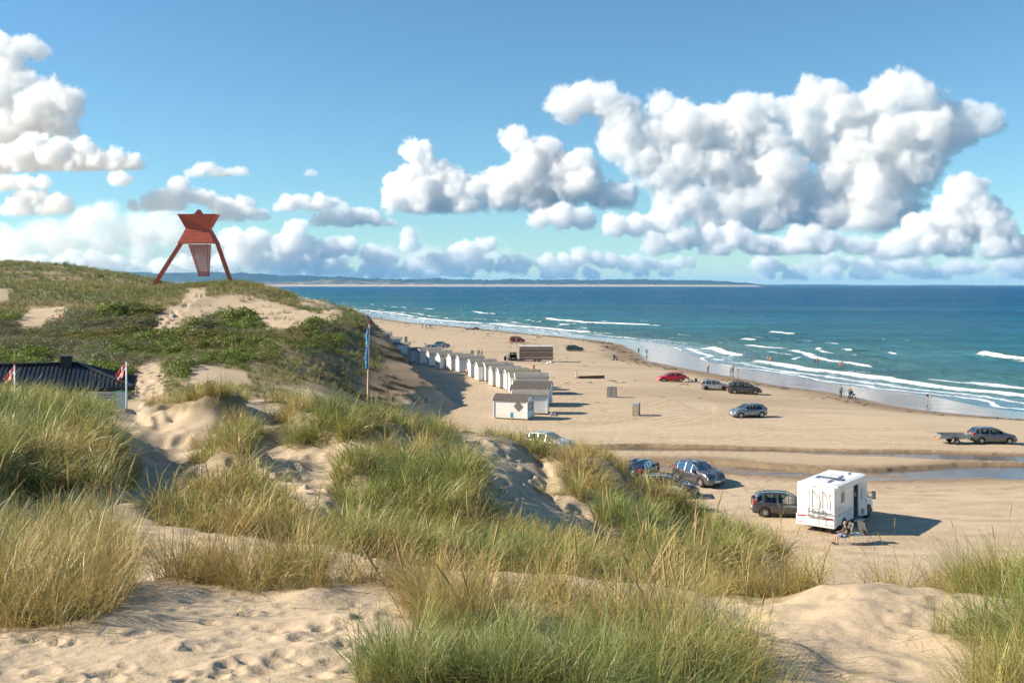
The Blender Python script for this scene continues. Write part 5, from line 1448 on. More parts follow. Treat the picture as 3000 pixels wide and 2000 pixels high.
HUTD = hut_wall_material('hut_boards_diagonal', (0.82, 0.81, 0.78), R(40), 0.16, 0.06)
FELT = [paint('roof_felt_grey', (0.20, 0.185, 0.165), 0.85, var=0.2, scale=2), paint('roof_felt_dark', (0.095, 0.08, 0.07), 0.85, var=0.25, scale=2), paint('roof_felt_lichen', (0.19, 0.165, 0.10), 0.9, var=0.35, scale=4)]
m_trim = paint('hut_trim', (0.80, 0.79, 0.77), 0.55); m_skid = paint('skid_wood', (0.10, 0.08, 0.06), 0.85); m_pane = paint('hut_pane', (0.05, 0.05, 0.05), 0.12)
HUT_N = 0
def hut(px, py, rz, L, W, eave, ridge, wm, fm, label, corner='left', group='white beach huts in the row', special=False, rise=0.12, y0=60.0):
    g = ground(px, py, y0)
    c, s = math.cos(rz), math.sin(rz)
    fx = (L / 2 if corner == 'left' else -L / 2); fy = W / 2
    loc = Vector((g.x + c * fx - s * fy, g.y + s * fx + c * fy, 0))
    loc.z = min(hz(loc.x, loc.y), g.z) + 0.02
    H_ = empty('beach_hut', loc, rz, label, 'hut', group)
    nseg = 12
    def arch(w, e, r, n=nseg):     # arc from -w to w through the ridge
        out = []
        for i in range(n + 1):
            t = -1 + 2 * i / n
            out.append((t * w, e + (r - e) * (1 - abs(t) ** 1.9)))
        return out
    poly = [(-W / 2, rise), (W / 2, rise)] + [(y, z) for y, z in reversed(arch(W / 2, eave, ridge))]
    MB().prism(poly, 'x', -L / 2, L / 2).build('wall', wm, H_)
    o = 0.13
    a = arch(W / 2 + o, eave - 0.07, ridge + 0.05); b = arch(W / 2 + o, eave - 0.13, ridge - 0.0)
    V = []; F = []
    for x in (-L / 2 - o, L / 2 + o):
        V += [(x, y, z) for y, z in a] + [(x, y, z) for y, z in b]
    m_ = nseg + 1
    for i in range(nseg):
        F += [(i, i + 1, 2 * m_ + i + 1, 2 * m_ + i), (m_ + i, 3 * m_ + i, 3 * m_ + i + 1, m_ + i + 1), (i, m_ + i, m_ + i + 1, i + 1), (2 * m_ + i, 2 * m_ + i + 1, 3 * m_ + i + 1, 3 * m_ + i)]
    F += [(0, 2 * m_, 3 * m_, m_), (nseg, m_ + nseg, 3 * m_ + nseg, 2 * m_ + nseg)]
    MB().add(V, F).build('roof', fm, H_)
    for sx in (-1, 1):
        pts = [(sx * (L / 2 + o + 0.012), y, z - 0.06) for y, z in a]
        MB().tube(pts, 0.055, 4).build('bargeboard', m_trim, H_)
        for sy in (-1, 1):
            MB().box(sx * L / 2 - 0.06 + sx * 0.015, sx * L / 2 + 0.06 + sx * 0.015, sy * W / 2 - 0.06 + sy * 0.015, sy * W / 2 + 0.06 + sy * 0.015, rise + 0.01, eave - 0.1).build('corner_board', m_trim, H_)
    for sy in (-1, 1):
        MB().box(-L / 2 + 0.1, L / 2 - 0.1, sy * W * 0.32 - 0.08, sy * W * 0.32 + 0.08, -0.25, rise - 0.004).build('skid', m_skid, H_)
    if special:
        # diamond shutter on the long side
        M = Matrix.Translation((L * 0.235, -W / 2 - 0.03, 1.45)) @ Matrix.Rotation(R(45), 4, 'Y')
        MB().box(-0.37, 0.37, -0.02, 0.02, -0.37, 0.37, M).build('shutter', paint('diamond_shutter', (0.17, 0.135, 0.11), 0.7), H_)
        M = Matrix.Translation((L / 2 + 0.02, 0, 1.42))
        fr = MB().box(-0.01, 0.035, -0.40, 0.40, -0.55, 0.55, M).build('window', m_trim, H_)
        for a_ in (-0.19, 0.19):
            for b_ in (-0.26, 0.26):
                MB().box(0.036, 0.045, a_ - 0.15, a_ + 0.15, b_ - 0.21, b_ + 0.21, M).build('pane', m_pane, fr)
        for a_ in (-0.72, 0.72):
            MB().box(0.0, 0.03, a_ - 0.07, a_ + 0.07, -0.5, 0.42, M).build('slit_window', paint('slit', (0.18, 0.16, 0.15), 0.4), H_)
    else:
        MB().box(L / 2 + 0.005, L / 2 + 0.035, -0.42, 0.42, rise + 0.08, eave - 0.25).build('door', m_trim, H_)
        MB().box(L / 2 + 0.036, L / 2 + 0.07, 0.28, 0.34, 1.05, 1.15).build('door_handle', paint('iron', (0.05, 0.05, 0.05), 0.4, 0.8), H_)
    return H_
rows_ = [  # px, py, angle, wall, felt, label
    (1206, 1062, 25, 1, 0, 'leftmost of the three huts nearest the silver car with open tailgate'),
    (1233, 1067, 25, 1, 0, 'middle one of the three huts nearest the silver car with open tailgate'),
    (1258, 1073, 19, 0, 0, 'rightmost of the three huts nearest the silver car with open tailgate'),
    (1290, 1083, 25, 1, 0, 'fourth hut of the long row, first of the second trio, boards in grey shade'),
    (1322, 1086, 25, 1, 0, 'fifth hut of the long row, middle of the second trio'),
    (1346, 1092, 18, 0, 0, 'sixth hut of the long row, left of the man in shorts'),
    (1380, 1105, 17, 0, 0, 'hut whose gable end the man in shorts stands beside'),
    (1402, 1116, 16, 2, 0, 'hut just right of the one the man in shorts stands beside'),
    (1424, 1118, 15, 2, 0, 'ninth hut of the long row, two right of the man in shorts'),
    (1443, 1132, 14, 0, 0, 'tenth hut of the long row, grey felt roof'),
    (1464, 1138, 13, 2, 0, 'eleventh hut of the long row, left of the hut with a mossy roof'),
    (1486, 1144, 12, 0, 2, 'hut with a brown mossy roof below the red rescue post'),
    (1496, 1153, 8, 0, 0, 'thirteenth hut of the long row, right of the mossy roof'),
    (1512, 1156, 5, 2, 0, 'fourteenth hut of the long row, just behind the dark roofed one'),
]
for i, (px, py, a, w, f_, lb) in enumerate(rows_):
    hut(px, py, R(a), 4.3, 2.25, 2.32, 2.78, HUTW[w], FELT[f_], 'white ' + lb)
hut(1612, 1186, R(-7), 4.5, 2.3, 2.30, 2.75, HUTW[0], FELT[1], 'white hut with black roof and pale gable board, third from the row front', 'right')
hut(1600, 1192, R(-9), 4.3, 2.2, 2.05, 2.45, HUTW[2], FELT[1], 'white hut with dark roof, second behind the front hut with the diamond shutter', 'right')
hut(1603, 1214, R(-6), 3.9, 2.2, 2.25, 2.62, HUTW[2], FELT[0], 'white hut with pale grey roof directly behind the diamond shutter hut', 'right')
hut(1544, 1231, R(-20), 3.85, 2.15, 2.15, 2.62, HUTD, FELT[1], 'front white hut with slanted boards and a dark diamond shutter', 'right', special=True)
hut(1196, 1041, R(-3), 4.4, 2.25, 2.3, 2.7, HUTW[2], FELT[0], 'white hut peeping out from behind the eroded dune face', 'right', y0=200)
hut(1172, 1022, R(-3), 4.4, 2.25, 2.3, 2.7, HUTW[0], FELT[0], 'white hut roof just above the one peeping out behind the dune face', 'right', y0=200)
hut(1143, 1004, R(-3), 4.4, 2.25, 2.3, 2.7, HUTW[1], FELT[0], 'third hut roof behind the dune face, beside the dry branches', 'right', y0=200)
hut(1116, 993, R(-3), 4.4, 2.25, 2.3, 2.7, HUTW[0], FELT[0], 'farthest hut roof showing behind the blue banner', 'right', y0=200)
# step at the door of the pale roofed hut, sign post
g = ground(1612, 1216)
ST = empty('step', (g.x + 0.3, g.y, g.z), 0, 'small grey step at the door of the pale roofed hut', 'step')
MB().box(-0.3, 0.3, -0.5, 0.5, -0.1, 0.16).build('tread', paint('step_wood', (0.4, 0.38, 0.35), 0.8), ST); MB().box(-0.25, -0.05, -0.42, 0.42, 0.165, 0.3).build('upper_tread', paint('step_wood', (0.4, 0.38, 0.35), 0.8), ST)
g = ground(1500, 1234)
SG = empty('notice_sign', g, R(-8), 'small turquoise notice sign on a short stake before the front hut', 'sign')
MB().box(-0.035, 0.035, -0.03, 0.03, -0.3, 0.55).build('stake', paint('raw_stake', (0.45, 0.32, 0.18), 0.8), SG)
pl_ = MB().box(-0.16, 0.16, -0.055, -0.033, 0.42, 0.94).build('plate', paint('sign_turquoise', (0.03, 0.42, 0.62), 0.4), SG)
MB().box(-0.16, 0.16, -0.055, -0.033, 0.945, 1.0).build('top_strip', paint('sign_pale', (0.45, 0.68, 0.75), 0.4), SG)
for i, (w_, z_) in enumerate(((0.11, 0.84), (0.08, 0.78), (0.05, 0.62), (0.09, 0.52))):
    MB().box(-w_, w_, -0.060, -0.056, z_, z_ + 0.022).build('print_line', m_flagw if i < 2 else paint('sign_ink', (0.02, 0.16, 0.28), 0.5), SG)

# ------------------------------------------------------------------ litter cabinets
m_slat = paint('bin_wood', (0.40, 0.32, 0.23), 0.8, var=0.25, scale=5); m_bing = paint('bin_grey', (0.20, 0.20, 0.20), 0.6)
def litter(px, py, rz, label, Y=None, h=1.38):
    g = ground(px, py) if Y is None else Vector(((px - 1500) / FPX * Y, Y, hz((px - 1500) / FPX * Y, Y)))
    B = empty('litter_cabinet', g, rz, label, 'bin', 'wooden litter cabinets on the beach')
    for s, yy in (('front', -0.30), ('back', 0.34)):
        MB().box(-0.36, 0.36, yy - 0.26, yy + 0.26, 0.02, h).build('cabinet', m_bing, B)
        for i in range(7):
            x = -0.31 + i * 0.1033
            for yo in (-0.275, 0.275): MB().box(x - 0.045, x + 0.045, yy + yo - 0.012, yy + yo + 0.012, 0.05, h - 0.30).build('slat', m_slat, B)
        MB().box(-0.39, 0.39, yy - 0.29, yy + 0.29, h + 0.002, h + 0.05).build('lid', paint('bin_lid', (0.42, 0.40, 0.37), 0.6), B)
        for yo in (-0.275, 0.275): MB().box(-0.35, 0.35, yy + yo - 0.01, yy + yo + 0.01, h - 0.27, h - 0.02).build('hatch', paint('bin_plate', (0.55, 0.53, 0.50), 0.5), B)
    o = link('lettering', TEXT_LITTER, B)
    if not TEXT_LITTER.materials: TEXT_LITTER.materials.append(paint('bin_ink', (0.05, 0.09, 0.06), 0.6))
    o.location = (0, -0.592, h - 0.145); o.rotation_euler = (R(90), 0, 0)
    return B
litter(1793, 1163, R(75), 'grey litter cabinet standing on the sand left of the red hatchback')
litter(1864, 1216, R(-16), 'wooden litter cabinet with a name plate nearest the round tyre tracks')
litter(1976, 1519, R(10), 'wooden litter cabinet half hidden by dune grass beside parked cars', 64.5)
litter(1381, 1046, R(20), 'litter cabinet behind the second trio of huts')
litter(1189, 1000, R(10), 'litter cabinet behind the hut that peeps out at the dune face', 258)
litter(1105, 975, R(10), 'farthest litter cabinet behind the blue banner', 300)
# red rescue post, black box, marker post and low beam
g = ground(1564, 1090)
RS = empty('rescue_post', g, 0, 'bright red rescue post behind the mossy hut roof', 'post')
MB().lathe([(0.16, 0), (0.16, 1.0), (0.20, 1.02), (0.20, 1.12), (0.13, 1.2), (0.0, 1.27)], 12).build('shaft', paint('rescue_red', (0.62, 0.03, 0.03), 0.45), RS, True)
MB().box(-0.05, 0.05, -0.19, -0.16, 0.5, 0.8).build('plate', m_flagw, RS)
g = ground(1575, 1097)
BX = empty('box', g, R(8), 'dark box beside the red rescue post', 'box')
MB().box(-0.42, 0.42, -0.35, 0.35, 0, 0.72).build('body', m_bing, BX); MB().box(-0.45, 0.45, -0.38, 0.38, 0.722, 0.78).build('lid', m_tar, BX)
g = ground(1688, 1107)
MP = empty('marker_post', g, 0, 'slim red and white banded marker post on the beach', 'post')
for i in range(4): MB().lathe([(0.085, i * 0.24), (0.085, i * 0.24 + 0.238)], 10).build('band', m_flagr if i % 2 == 0 else m_flagw, MP)
MB().lathe([(0.10, 0.96), (0.10, 1.06), (0.0, 1.1)], 10).build('cap', paint('marker_cap', (0.6, 0.34, 0.12), 0.5), MP)
g = ground(1691, 1108); g2 = ground(1770, 1108)
BE = empty('timber_beam', (g.x, g.y, g.z), math.atan2(g2.y - g.y, g2.x - g.x), 'long dark timber beam lying beside the marker post', 'beam')
MB().box(0.1, (g2 - g).length, -0.18, 0.18, -0.1, 0.34).build('beam', paint('wet_timber', (0.13, 0.09, 0.06), 0.85, var=0.3, scale=4), BE)
for q in (0.15, 0.5, 0.85): MB().box((g2 - g).length * q - 0.06, (g2 - g).length * q + 0.06, -0.25, -0.19, -0.2, 0.4).build('peg', m_skid, BE)
# ------------------------------------------------------------------ cars
def glass_material():
    n = NT('car_glass')
    tr = n.n('ShaderNodeBsdfTransparent'); tr.inputs[0].default_value = (0.42, 0.50, 0.46, 1)
    gl = n.n('ShaderNodeBsdfGlossy'); gl.inputs['Roughness'].default_value = 0.02
    fr = n.n('ShaderNodeFresnel'); fr.inputs[0].default_value = 1.6
    dirt = n.noise(n.obj(), 5, 4)
    mx = n.n('ShaderNodeMixShader'); n.set(mx.inputs[0], n.math('MULTIPLY_ADD', dirt, 0.05, n.math('MULTIPLY_ADD', fr.outputs[0], 0.45, 0.02)))
    n.t.links.new(tr.outputs[0], mx.inputs[1]); n.t.links.new(gl.outputs[0], mx.inputs[2])
    return n.done(mx.outputs[0])
m_glass = glass_material()
m_tyre = paint('tyre', (0.022, 0.021, 0.02), 0.85, var=0.3); m_rim = paint('rim', (0.52, 0.52, 0.54), 0.32, 0.8); m_rimd = paint('steel_rim', (0.03, 0.03, 0.03), 0.5, 0.3)
m_plastic = paint('black_plastic', (0.025, 0.025, 0.027), 0.6); m_lamp = paint('lamp_clear', (0.62, 0.64, 0.66), 0.12, 0.3); m_lampr = paint('lamp_red', (0.50, 0.012, 0.012), 0.15)
m_plate = paint('plate_white', (0.72, 0.72, 0.70), 0.4); m_chrome = paint('chrome', (0.75, 0.76, 0.78), 0.15, 1.0); m_seat = paint('seat_fabric', (0.03, 0.03, 0.033), 0.9); m_amber = paint('lamp_amber', (0.75, 0.28, 0.02), 0.2)

def wheel(parent, x, y, r, w, side, rim=None, spokes=10):
    Wh = link('wheel', MB().lathe([(r * 0.30, -w * 0.2), (r * 0.55, -w * 0.2), (r * 0.56, w * 0.2), (r * 0.30, w * 0.2)], 20, 'y').mesh('hub', True), parent, m_rimd)
    Wh.location = (x, y, r)
    MB().lathe([(r * 0.62, -w * 0.46), (r * 0.78, -w * 0.5), (r * 0.95, -w * 0.46), (r, -w * 0.3), (r, w * 0.3), (r * 0.95, w * 0.46), (r * 0.78, w * 0.5), (r * 0.62, w * 0.46), (r * 0.60, 0), (r * 0.62, -w * 0.46)], 24, 'y').build('tyre', m_tyre, Wh, True)
    mb = MB()
    s = side
    mb.lathe([(r * 0.64, s * w * 0.30), (r * 0.64, s * w * 0.44), (r * 0.56, s * w * 0.42), (r * 0.56, s * w * 0.30)], 24, 'y')
    mb.lathe([(0.0, s * w * 0.44), (r * 0.14, s * w * 0.43), (r * 0.15, s * w * 0.30)], 12, 'y')
    for i in range(spokes):
        a = 2 * math.pi * i / spokes
        M = Matrix.Rotation(a, 4, 'Y')
        mb.box(r * 0.10, r * 0.60, s * w * 0.40 - 0.014, s * w * 0.40 + 0.014, -r * 0.065, r * 0.065, M)
    mb.build('rim', rim or m_rim, Wh)
    return Wh

SHAPES = {
    # outline along the length (0 = tail, 1 = nose): z as share of the height, then belt, windscreen and rear window spans
    'hatch': dict(out=[(0, .40), (.004, .58), (.03, .70), (.055, .80), (.10, .92), (.16, .965), (.26, .99), (.40, 1.0), (.50, .985), (.57, .945), (.64, .84), (.70, .735), (.735, .68), (.80, .645), (.88, .60), (.94, .54), (.975, .46), (.995, .38), (1, .30)], belt=[(0, .66), (.3, .63), (.7, .60), (1, .56)], ws=(.53, .735), rw=(.03, .135), pillars=((.14, .175), (.36, .385), (.545, .56)), wb=(.185, .815)),
    'mpv': dict(out=[(0, .42), (.004, .60), (.02, .74), (.035, .84), (.06, .94), (.11, .975), (.25, 1.0), (.42, 1.0), (.52, .985), (.60, .94), (.68, .83), (.76, .70), (.80, .635), (.86, .60), (.92, .55), (.965, .47), (.992, .38), (1, .30)], belt=[(0, .64), (.4, .61), (.75, .57), (1, .54)], ws=(.555, .80), rw=(.012, .075), pillars=((.08, .10), (.22, .24), (.40, .42), (.58, .60)), wb=(.19, .80)),
    'suv': dict(out=[(0, .42), (.004, .60), (.03, .72), (.06, .82), (.11, .93), (.17, .97), (.28, .99), (.40, 1.0), (.50, .985), (.565, .95), (.63, .86), (.69, .755), (.72, .70), (.80, .675), (.88, .645), (.94, .59), (.975, .50), (.995, .40), (1, .30)], belt=[(0, .68), (.3, .64), (.7, .615), (1, .6)], ws=(.53, .72), rw=(.03, .14), pillars=((.15, .19), (.36, .385), (.54, .56)), wb=(.19, .80)),
    'saloon': dict(out=[(0, .46), (.004, .60), (.03, .66), (.08, .71), (.16, .84), (.24, .95), (.32, .99), (.42, 1.0), (.50, .985), (.56, .945), (.63, .84), (.69, .735), (.725, .675), (.80, .64), (.88, .60), (.94, .54), (.975, .46), (.995, .38), (1, .30)], belt=[(0, .66), (.3, .63), (.7, .60), (1, .56)], ws=(.53, .725), rw=(.075, .26), pillars=((.27, .29), (.40, .42), (.545, .56)), wb=(.2, .80)),
}
def car(name, loc, rz, L, W, H, kind, color, label, rim=None, hatch=False, rails=False, grey_arch=False, metal=0.55, chrome_v=False, hook=False, door_open=False):
    S = SHAPES[kind]
    C_ = empty('car', loc, rz, label, 'car')
    pm = paint(name, color, 0.28, metal, 0.5, var=0.06, coat=0.8)
    R_ = 0.315 * (H / 1.5) if kind != 'suv' else 0.345
    xs = np.unique(np.concatenate([np.arange(0, L + 0.01, 0.055), [0.01, L - 0.01, L]]))
    xs[-1] = L
    q = xs / L
    zt = np.interp(q, *zip(*S['out'])) * H
    ker = np.array([1, 2, 1]) / 4
    for _ in range(2): zt[2:-2] = (zt[1:-3] + 2 * zt[2:-2] + zt[3:-1]) / 4
    zbelt = np.minimum(np.interp(q, *zip(*S['belt'])) * H, zt - 0.012)
    hw = W / 2 * (1 - 0.17 * np.abs((q - 0.5) / 0.5) ** 7 - 0.05 * np.abs((q - 0.5) / 0.5) ** 2)
    zs = 0.20 + 0.06 * np.abs((q - .5) / .5) ** 8
    axles = [S['wb'][0] * L, S['wb'][1] * L]
    low = zs.copy()
    Ra = R_ * 1.17
    for ax in axles:
        dd = xs - ax
        inside = np.abs(dd) < Ra
        low[inside] = np.maximum(low[inside], R_ + np.sqrt(Ra ** 2 - dd[inside] ** 2))
    cab = np.clip((zt - zbelt) / (0.30 * H), 0, 1)
    wr = hw * (0.93 - 0.17 * cab)
    rings = []
    for i in range(len(xs)):
        w = hw[i]; a = low[i]; b = zbelt[i]; t = zt[i]
        zm = max(a + 0.03, zs[i] + 0.16); zm2 = max(zm + 0.01, zs[i] + 0.62 * (b - zs[i])); zm2 = min(zm2, b - 0.004) if b - 0.004 > zm else zm + 0.002
        if b < zm2 + 0.002: b = zm2 + 0.002
        if t < b + 0.01: t = b + 0.01
        half = [(w * 0.90 if a < zs[i] + 0.05 else w * 0.985, a), (w * 0.985, zm), (w, zm2), (w * 0.975, b), (wr[i], b + (t - b) * 0.88), (wr[i] * 0.90, b + (t - b) * 0.97), (wr[i] * 0.5, t), (0, t + 0.006)]
        rings.append(half)
    n_ = len(xs); m_ = 8
    V = []
    for i in range(n_):
        for s in (1, -1):
            for (y, z) in rings[i]: V.append((xs[i] - L / 2, s * y, z))
    vid = lambda i, s, j: i * 16 + (0 if s > 0 else 8) + j
    groups = {}
    def addf(g, f): groups.setdefault(g, []).append(f)
    wsr, rwr = S['ws'], S['rw']
    def in_pillar(qq): return any(a <= qq <= b for a, b in S['pillars'])
    for i in range(n_ - 1):
        qm = (q[i] + q[i + 1]) / 2; hgt = zt[i] - zbelt[i]; hg2 = zt[i + 1] - zbelt[i + 1]
        for s in (1, -1):
            for j in range(m_ - 1):
                f = (vid(i, s, j), vid(i + 1, s, j), vid(i + 1, s, j + 1), vid(i, s, j + 1))
                if s < 0: f = f[::-1]
                g = 'body'
                if j == 3 and min(hgt, hg2) > 0.14 * H and not in_pillar(qm) and S['pillars'][0][0] - 0.09 < qm < wsr[1] - 0.03:
                    seg = sum(1 for a, b in S['pillars'] if qm > b)
                    g = ('side_window', s, seg)
                if j >= 5 and wsr[0] < qm < wsr[1]: g = 'windscreen'
                if j >= 5 and rwr[0] < qm < rwr[1]: g = 'rear_window'
                if hatch and qm < rwr[1] and (j >= 4): g = 'open'
                if hatch and qm < 0.05 and j == 3: g = 'open'
                addf(g, f)
    for e in (0, n_ - 1):    # bumper end caps
        for j in range(m_ - 1):
            f = (vid(e, 1, j), vid(e, 1, j + 1), vid(e, -1, j + 1), vid(e, -1, j))
            addf('body', f if e == 0 else f[::-1])
    def sub(faces):
        used = sorted({v for f in faces for v in f}); mp = {v: k_ for k_, v in enumerate(used)}
        return [V[v] for v in used], [tuple(mp[v] for v in f) for f in faces]
    for g, fs in groups.items():
        if g == 'open': continue
        vs, ff = sub(fs)
        nm = g if isinstance(g, str) else 'side_window'
        o = link(nm, mesh_np(nm, vs, ff, nm != 'body' or True), C_, pm if g == 'body' else m_glass)
        if g == 'body':
            md = o.modifiers.new('sheet', 'SOLIDIFY'); md.thickness = 0.02; md.offset = -1
    # cabin: floor, wheel housings, seats, dashboard
    cb = MB()
    cb.box(-L * 0.46, L * 0.47, -W * 0.42, W * 0.42, 0.26, 0.34)
    for ax in axles: cb.box(ax - L / 2 - Ra, ax - L / 2 + Ra, -W * 0.30, W * 0.30, 0.25, min(0.66, H * 0.44))
    cb.box(L * 0.10, L * 0.27, -W * 0.40, W * 0.40, 0.34, H * 0.58)
    cb.build('cabin_floor', m_plastic, C_)
    for sx in (0.02, -0.20):
        for sy in (-0.22, 0.22):
            st = MB().box(L * sx - 0.25, L * sx + 0.25, W * sy - 0.22, W * sy + 0.22, 0.35, 0.55 + 0.02)
            st.box(L * sx - 0.34, L * sx - 0.22, W * sy - 0.21, W * sy + 0.21, 0.5, H * 0.73)
            st.box(L * sx - 0.33, L * sx - 0.24, W * sy - 0.11, W * sy + 0.11, H * 0.73 + 0.01, H * 0.83)
            st.build('seat', m_seat, C_)
    for ax in axles:
        for s in (1, -1): wheel(C_, ax - L / 2, s * (W / 2 - 0.115), R_, 0.205, s, rim)
    # lamps, mirrors, plates, handles, shut lines
    def ry(qq): return float(np.interp(qq * L, xs, hw))
    def rt(qq): return float(np.interp(qq * L, xs, zt))
    for s in (1, -1):
        y1 = ry(0.955)
        MB().prism([(L * 0.425, rt(.925) - 0.05), (L * 0.455, rt(.955) - 0.05), (L * 0.482, rt(.98) - 0.045), (L * 0.480, rt(.98) - 0.15), (L * 0.44, rt(.94) - 0.17)], 'y', s * (y1 - 0.30), s * (y1 + 0.012)).build('headlight', m_lamp, C_)
        yt = ry(0.04)
        zt0 = 0.60 * H
        MB().prism([(-L / 2 + 0.0 + 0.012, zt0 - 0.10), (-L / 2 + 0.30, zt0 - 0.02), (-L / 2 + 0.24, zt0 + 0.16), (-L / 2 + 0.10, zt0 + 0.20), (-L / 2 + 0.015, zt0 + 0.10)], 'y', s * (yt - 0.16), s * (yt + 0.014)).build('taillight', m_lampr, C_)
        qx = wsr[1] - 0.055
        mr = MB().box(L * (qx - .5) - 0.08, L * (qx - .5) + 0.08, s * (ry(qx) + 0.03), s * (ry(qx) + 0.22), H * .62, H * .62 + 0.14, b=0.025)
        mr.build('mirror', pm, C_)
        MB().box(L * (qx - .5) - 0.09, L * (qx - .5) - 0.081, s * (ry(qx) + 0.05), s * (ry(qx) + 0.20), H * .62 + 0.02, H * .62 + 0.12).build('mirror_glass', m_chrome, C_)
        for hq in (S['pillars'][-2][1] + 0.02, S['pillars'][0][1] + 0.05):
            MB().box(L * (hq - .5), L * (hq - .5) + 0.17, s * (ry(hq) - 0.002), s * (ry(hq) + 0.028), H * .565, H * .565 + 0.03).build('door_handle', pm, C_)
        for hq in (S['pillars'][-2][0] + 0.012, S['pillars'][0][0] + 0.075, wsr[1] - 0.035):
            z0_ = 0.30 if abs(hq * L - axles[0]) > Ra and abs(hq * L - axles[1]) > Ra else R_ + Ra * 0.8
            MB().box(L * (hq - .5) - 0.006, L * (hq - .5) + 0.006, s * (ry(hq) - 0.02), s * (ry(hq) + 0.003), z0_, H * .60).build('door_gap', m_plastic, C_)
        if rails: MB().tube([(L * (.15 - .5), s * W * .36, H + 0.02), (L * (.3 - .5), s * W * .365, H + 0.055), (L * (.48 - .5), s * W * .36, H + 0.03)], 0.018, 6).build('roof_rail', m_plastic, C_)
        MB().box(-L * 0.25, L * 0.25, s * (W / 2 - 0.05), s * (W / 2 - 0.02), 0.18, 0.24).build('sill', m_plastic, C_)
    MB().box(L / 2 - 0.05, L / 2 + 0.012, -W * .27, W * .27, 0.27, 0.40, b=0.01).build('grille', m_plastic, C_)
    MB().box(L / 2 - 0.06, L / 2 + 0.008, -W * .20, W * .20, 0.30 * H + 0.03, 0.30 * H + 0.13).build('upper_grille', m_plastic, C_)
    if chrome_v: MB().tube([(L / 2 - 0.05, -W * .14, 0.42 * H), (L / 2 + 0.02, -W * .07, 0.33 * H), (L / 2 + 0.02, W * .07, 0.33 * H), (L / 2 - 0.05, W * .14, 0.42 * H)], 0.025, 6).build('badge_trim', m_chrome, C_)
    MB().box(L / 2 + 0.009, L / 2 + 0.024, -0.25, 0.25, 0.41, 0.52).build('number_plate', m_plate, C_)
    MB().box(-L / 2 - 0.024, -L / 2 - 0.006, -0.25, 0.25, 0.46, 0.57).build('number_plate', m_plate, C_)
    MB().tube([(-L * .30, 0, H * .985), (-L * .33, 0, H + 0.20)], [0.008, 0.004], 5).build('aerial', m_plastic, C_)
    if hook: MB().tube([(-L / 2 + 0.05, 0.0, 0.33), (-L / 2 - 0.12, 0, 0.32), (-L / 2 - 0.15, 0, 0.42)], 0.025, 6).build('tow_hook', m_plastic, C_)
    if hatch:
        hx, hzz = L * (rwr[1] - .5), rt(rwr[1])
        M = Matrix.Translation((hx, 0, hzz)) @ Matrix.Rotation(R(14), 4, 'Y')
        T = MB().box(-0.98, 0.0, -W * .40, W * .40, 0.0, 0.05, M, b=0.02).build('tailgate', pm, C_)
        MB().box(-0.55, -0.12, -W * .33, W * .33, 0.052, 0.058, M).build('tailgate_window', m_glass, T)
        MB().box(-0.55, -0.12, -W * .33, W * .33, -0.012, -0.004, M).build('tailgate_window', m_plastic, T)
        for s in (1, -1): MB().tube([(hx - 0.1, s * W * .36, hzz - 0.22), M @ Vector((-0.45, s * W * .37, 0))], 0.012, 6).build('strut', m_plastic, C_)
    return C_
def on(px, py, y0=60.0): return ground(px, py, y0)
car('paint_steel_blue_grey', on(2906, 1297), R(-2), 4.03, 1.69, 1.49, 'hatch', (0.13, 0.15, 0.17), 'grey five door hatchback towing a flat trailer by the water', hook=False)
car('paint_silver_blue', on(2191, 1221), R(196), 4.06, 1.70, 1.50, 'hatch', (0.22, 0.26, 0.31), 'silver blue hatchback standing alone, nose to the left, below the dark people carrier')
car('paint_graphite', on(2181, 1153), R(-7), 4.60, 1.83, 1.64, 'mpv', (0.085, 0.085, 0.088), 'graphite grey people carrier overlapping the silver hatchback', rails=True)
car('paint_silver', on(2094, 1142), R(-7), 3.94, 1.71, 1.49, 'hatch', (0.46, 0.47, 0.48), 'silver hatchback partly behind the graphite people carrier', rim=m_rimd, metal=0.7)
car('paint_bright_red', on(1966, 1117), R(183), 4.20, 1.76, 1.46, 'hatch', (0.55, 0.008, 0.02), 'bright red hatchback with its tailgate open', hatch=True, metal=0.1)
car('paint_bottle_green', on(1684, 1028), R(2), 4.15, 1.70, 1.45, 'hatch', (0.025, 0.075, 0.072), 'dark green hatchback far up the beach near the pram', metal=0.3)
car('paint_maroon', on(1516, 1003), R(-2), 4.0, 1.74, 1.62, 'mpv', (0.20, 0.008, 0.018), 'dark red small people carrier behind the wood clad trailer', metal=0.2)
car('paint_night_blue', on(1500, 1055), R(97), 4.0, 1.72, 1.5, 'hatch', (0.045, 0.06, 0.08), 'dark blue car with open tailgate hitched to the wood clad trailer', hatch=True, metal=0.4)
car('paint_pearl', on(1271, 1029), R(-6), 4.1, 1.77, 1.56, 'suv', (0.45, 0.46, 0.50), 'silver crossover with its tailgate up behind the huts', hatch=True, metal=0.6)
car('paint_sky', on(1296, 1018), R(0), 3.7, 1.65, 1.5, 'hatch', (0.06, 0.24, 0.36), 'pale blue small car mostly hidden behind the silver crossover', metal=0.3)
car('paint_slate', on(2046, 1414), R(-62), 4.38, 1.81, 1.59, 'suv', (0.13, 0.125, 0.135), 'grey crossover facing the dunes with a dark grille', chrome_v=True, rim=m_rim, metal=0.6)
car('paint_ink', Vector(((1880 - 1500) / FPX * 75, 75.5, 0)) + Vector((0, 0, hz((1880 - 1500) / FPX * 75, 75.5))), R(63), 4.6, 1.83, 1.46, 'saloon', (0.02, 0.03, 0.045), 'black saloon seen from behind, half hidden by dune grass', metal=0.3)
p = Vector(((1952 - 1500) / FPX * 69, 69.0, 0)); p.z = hz(p.x, p.y)
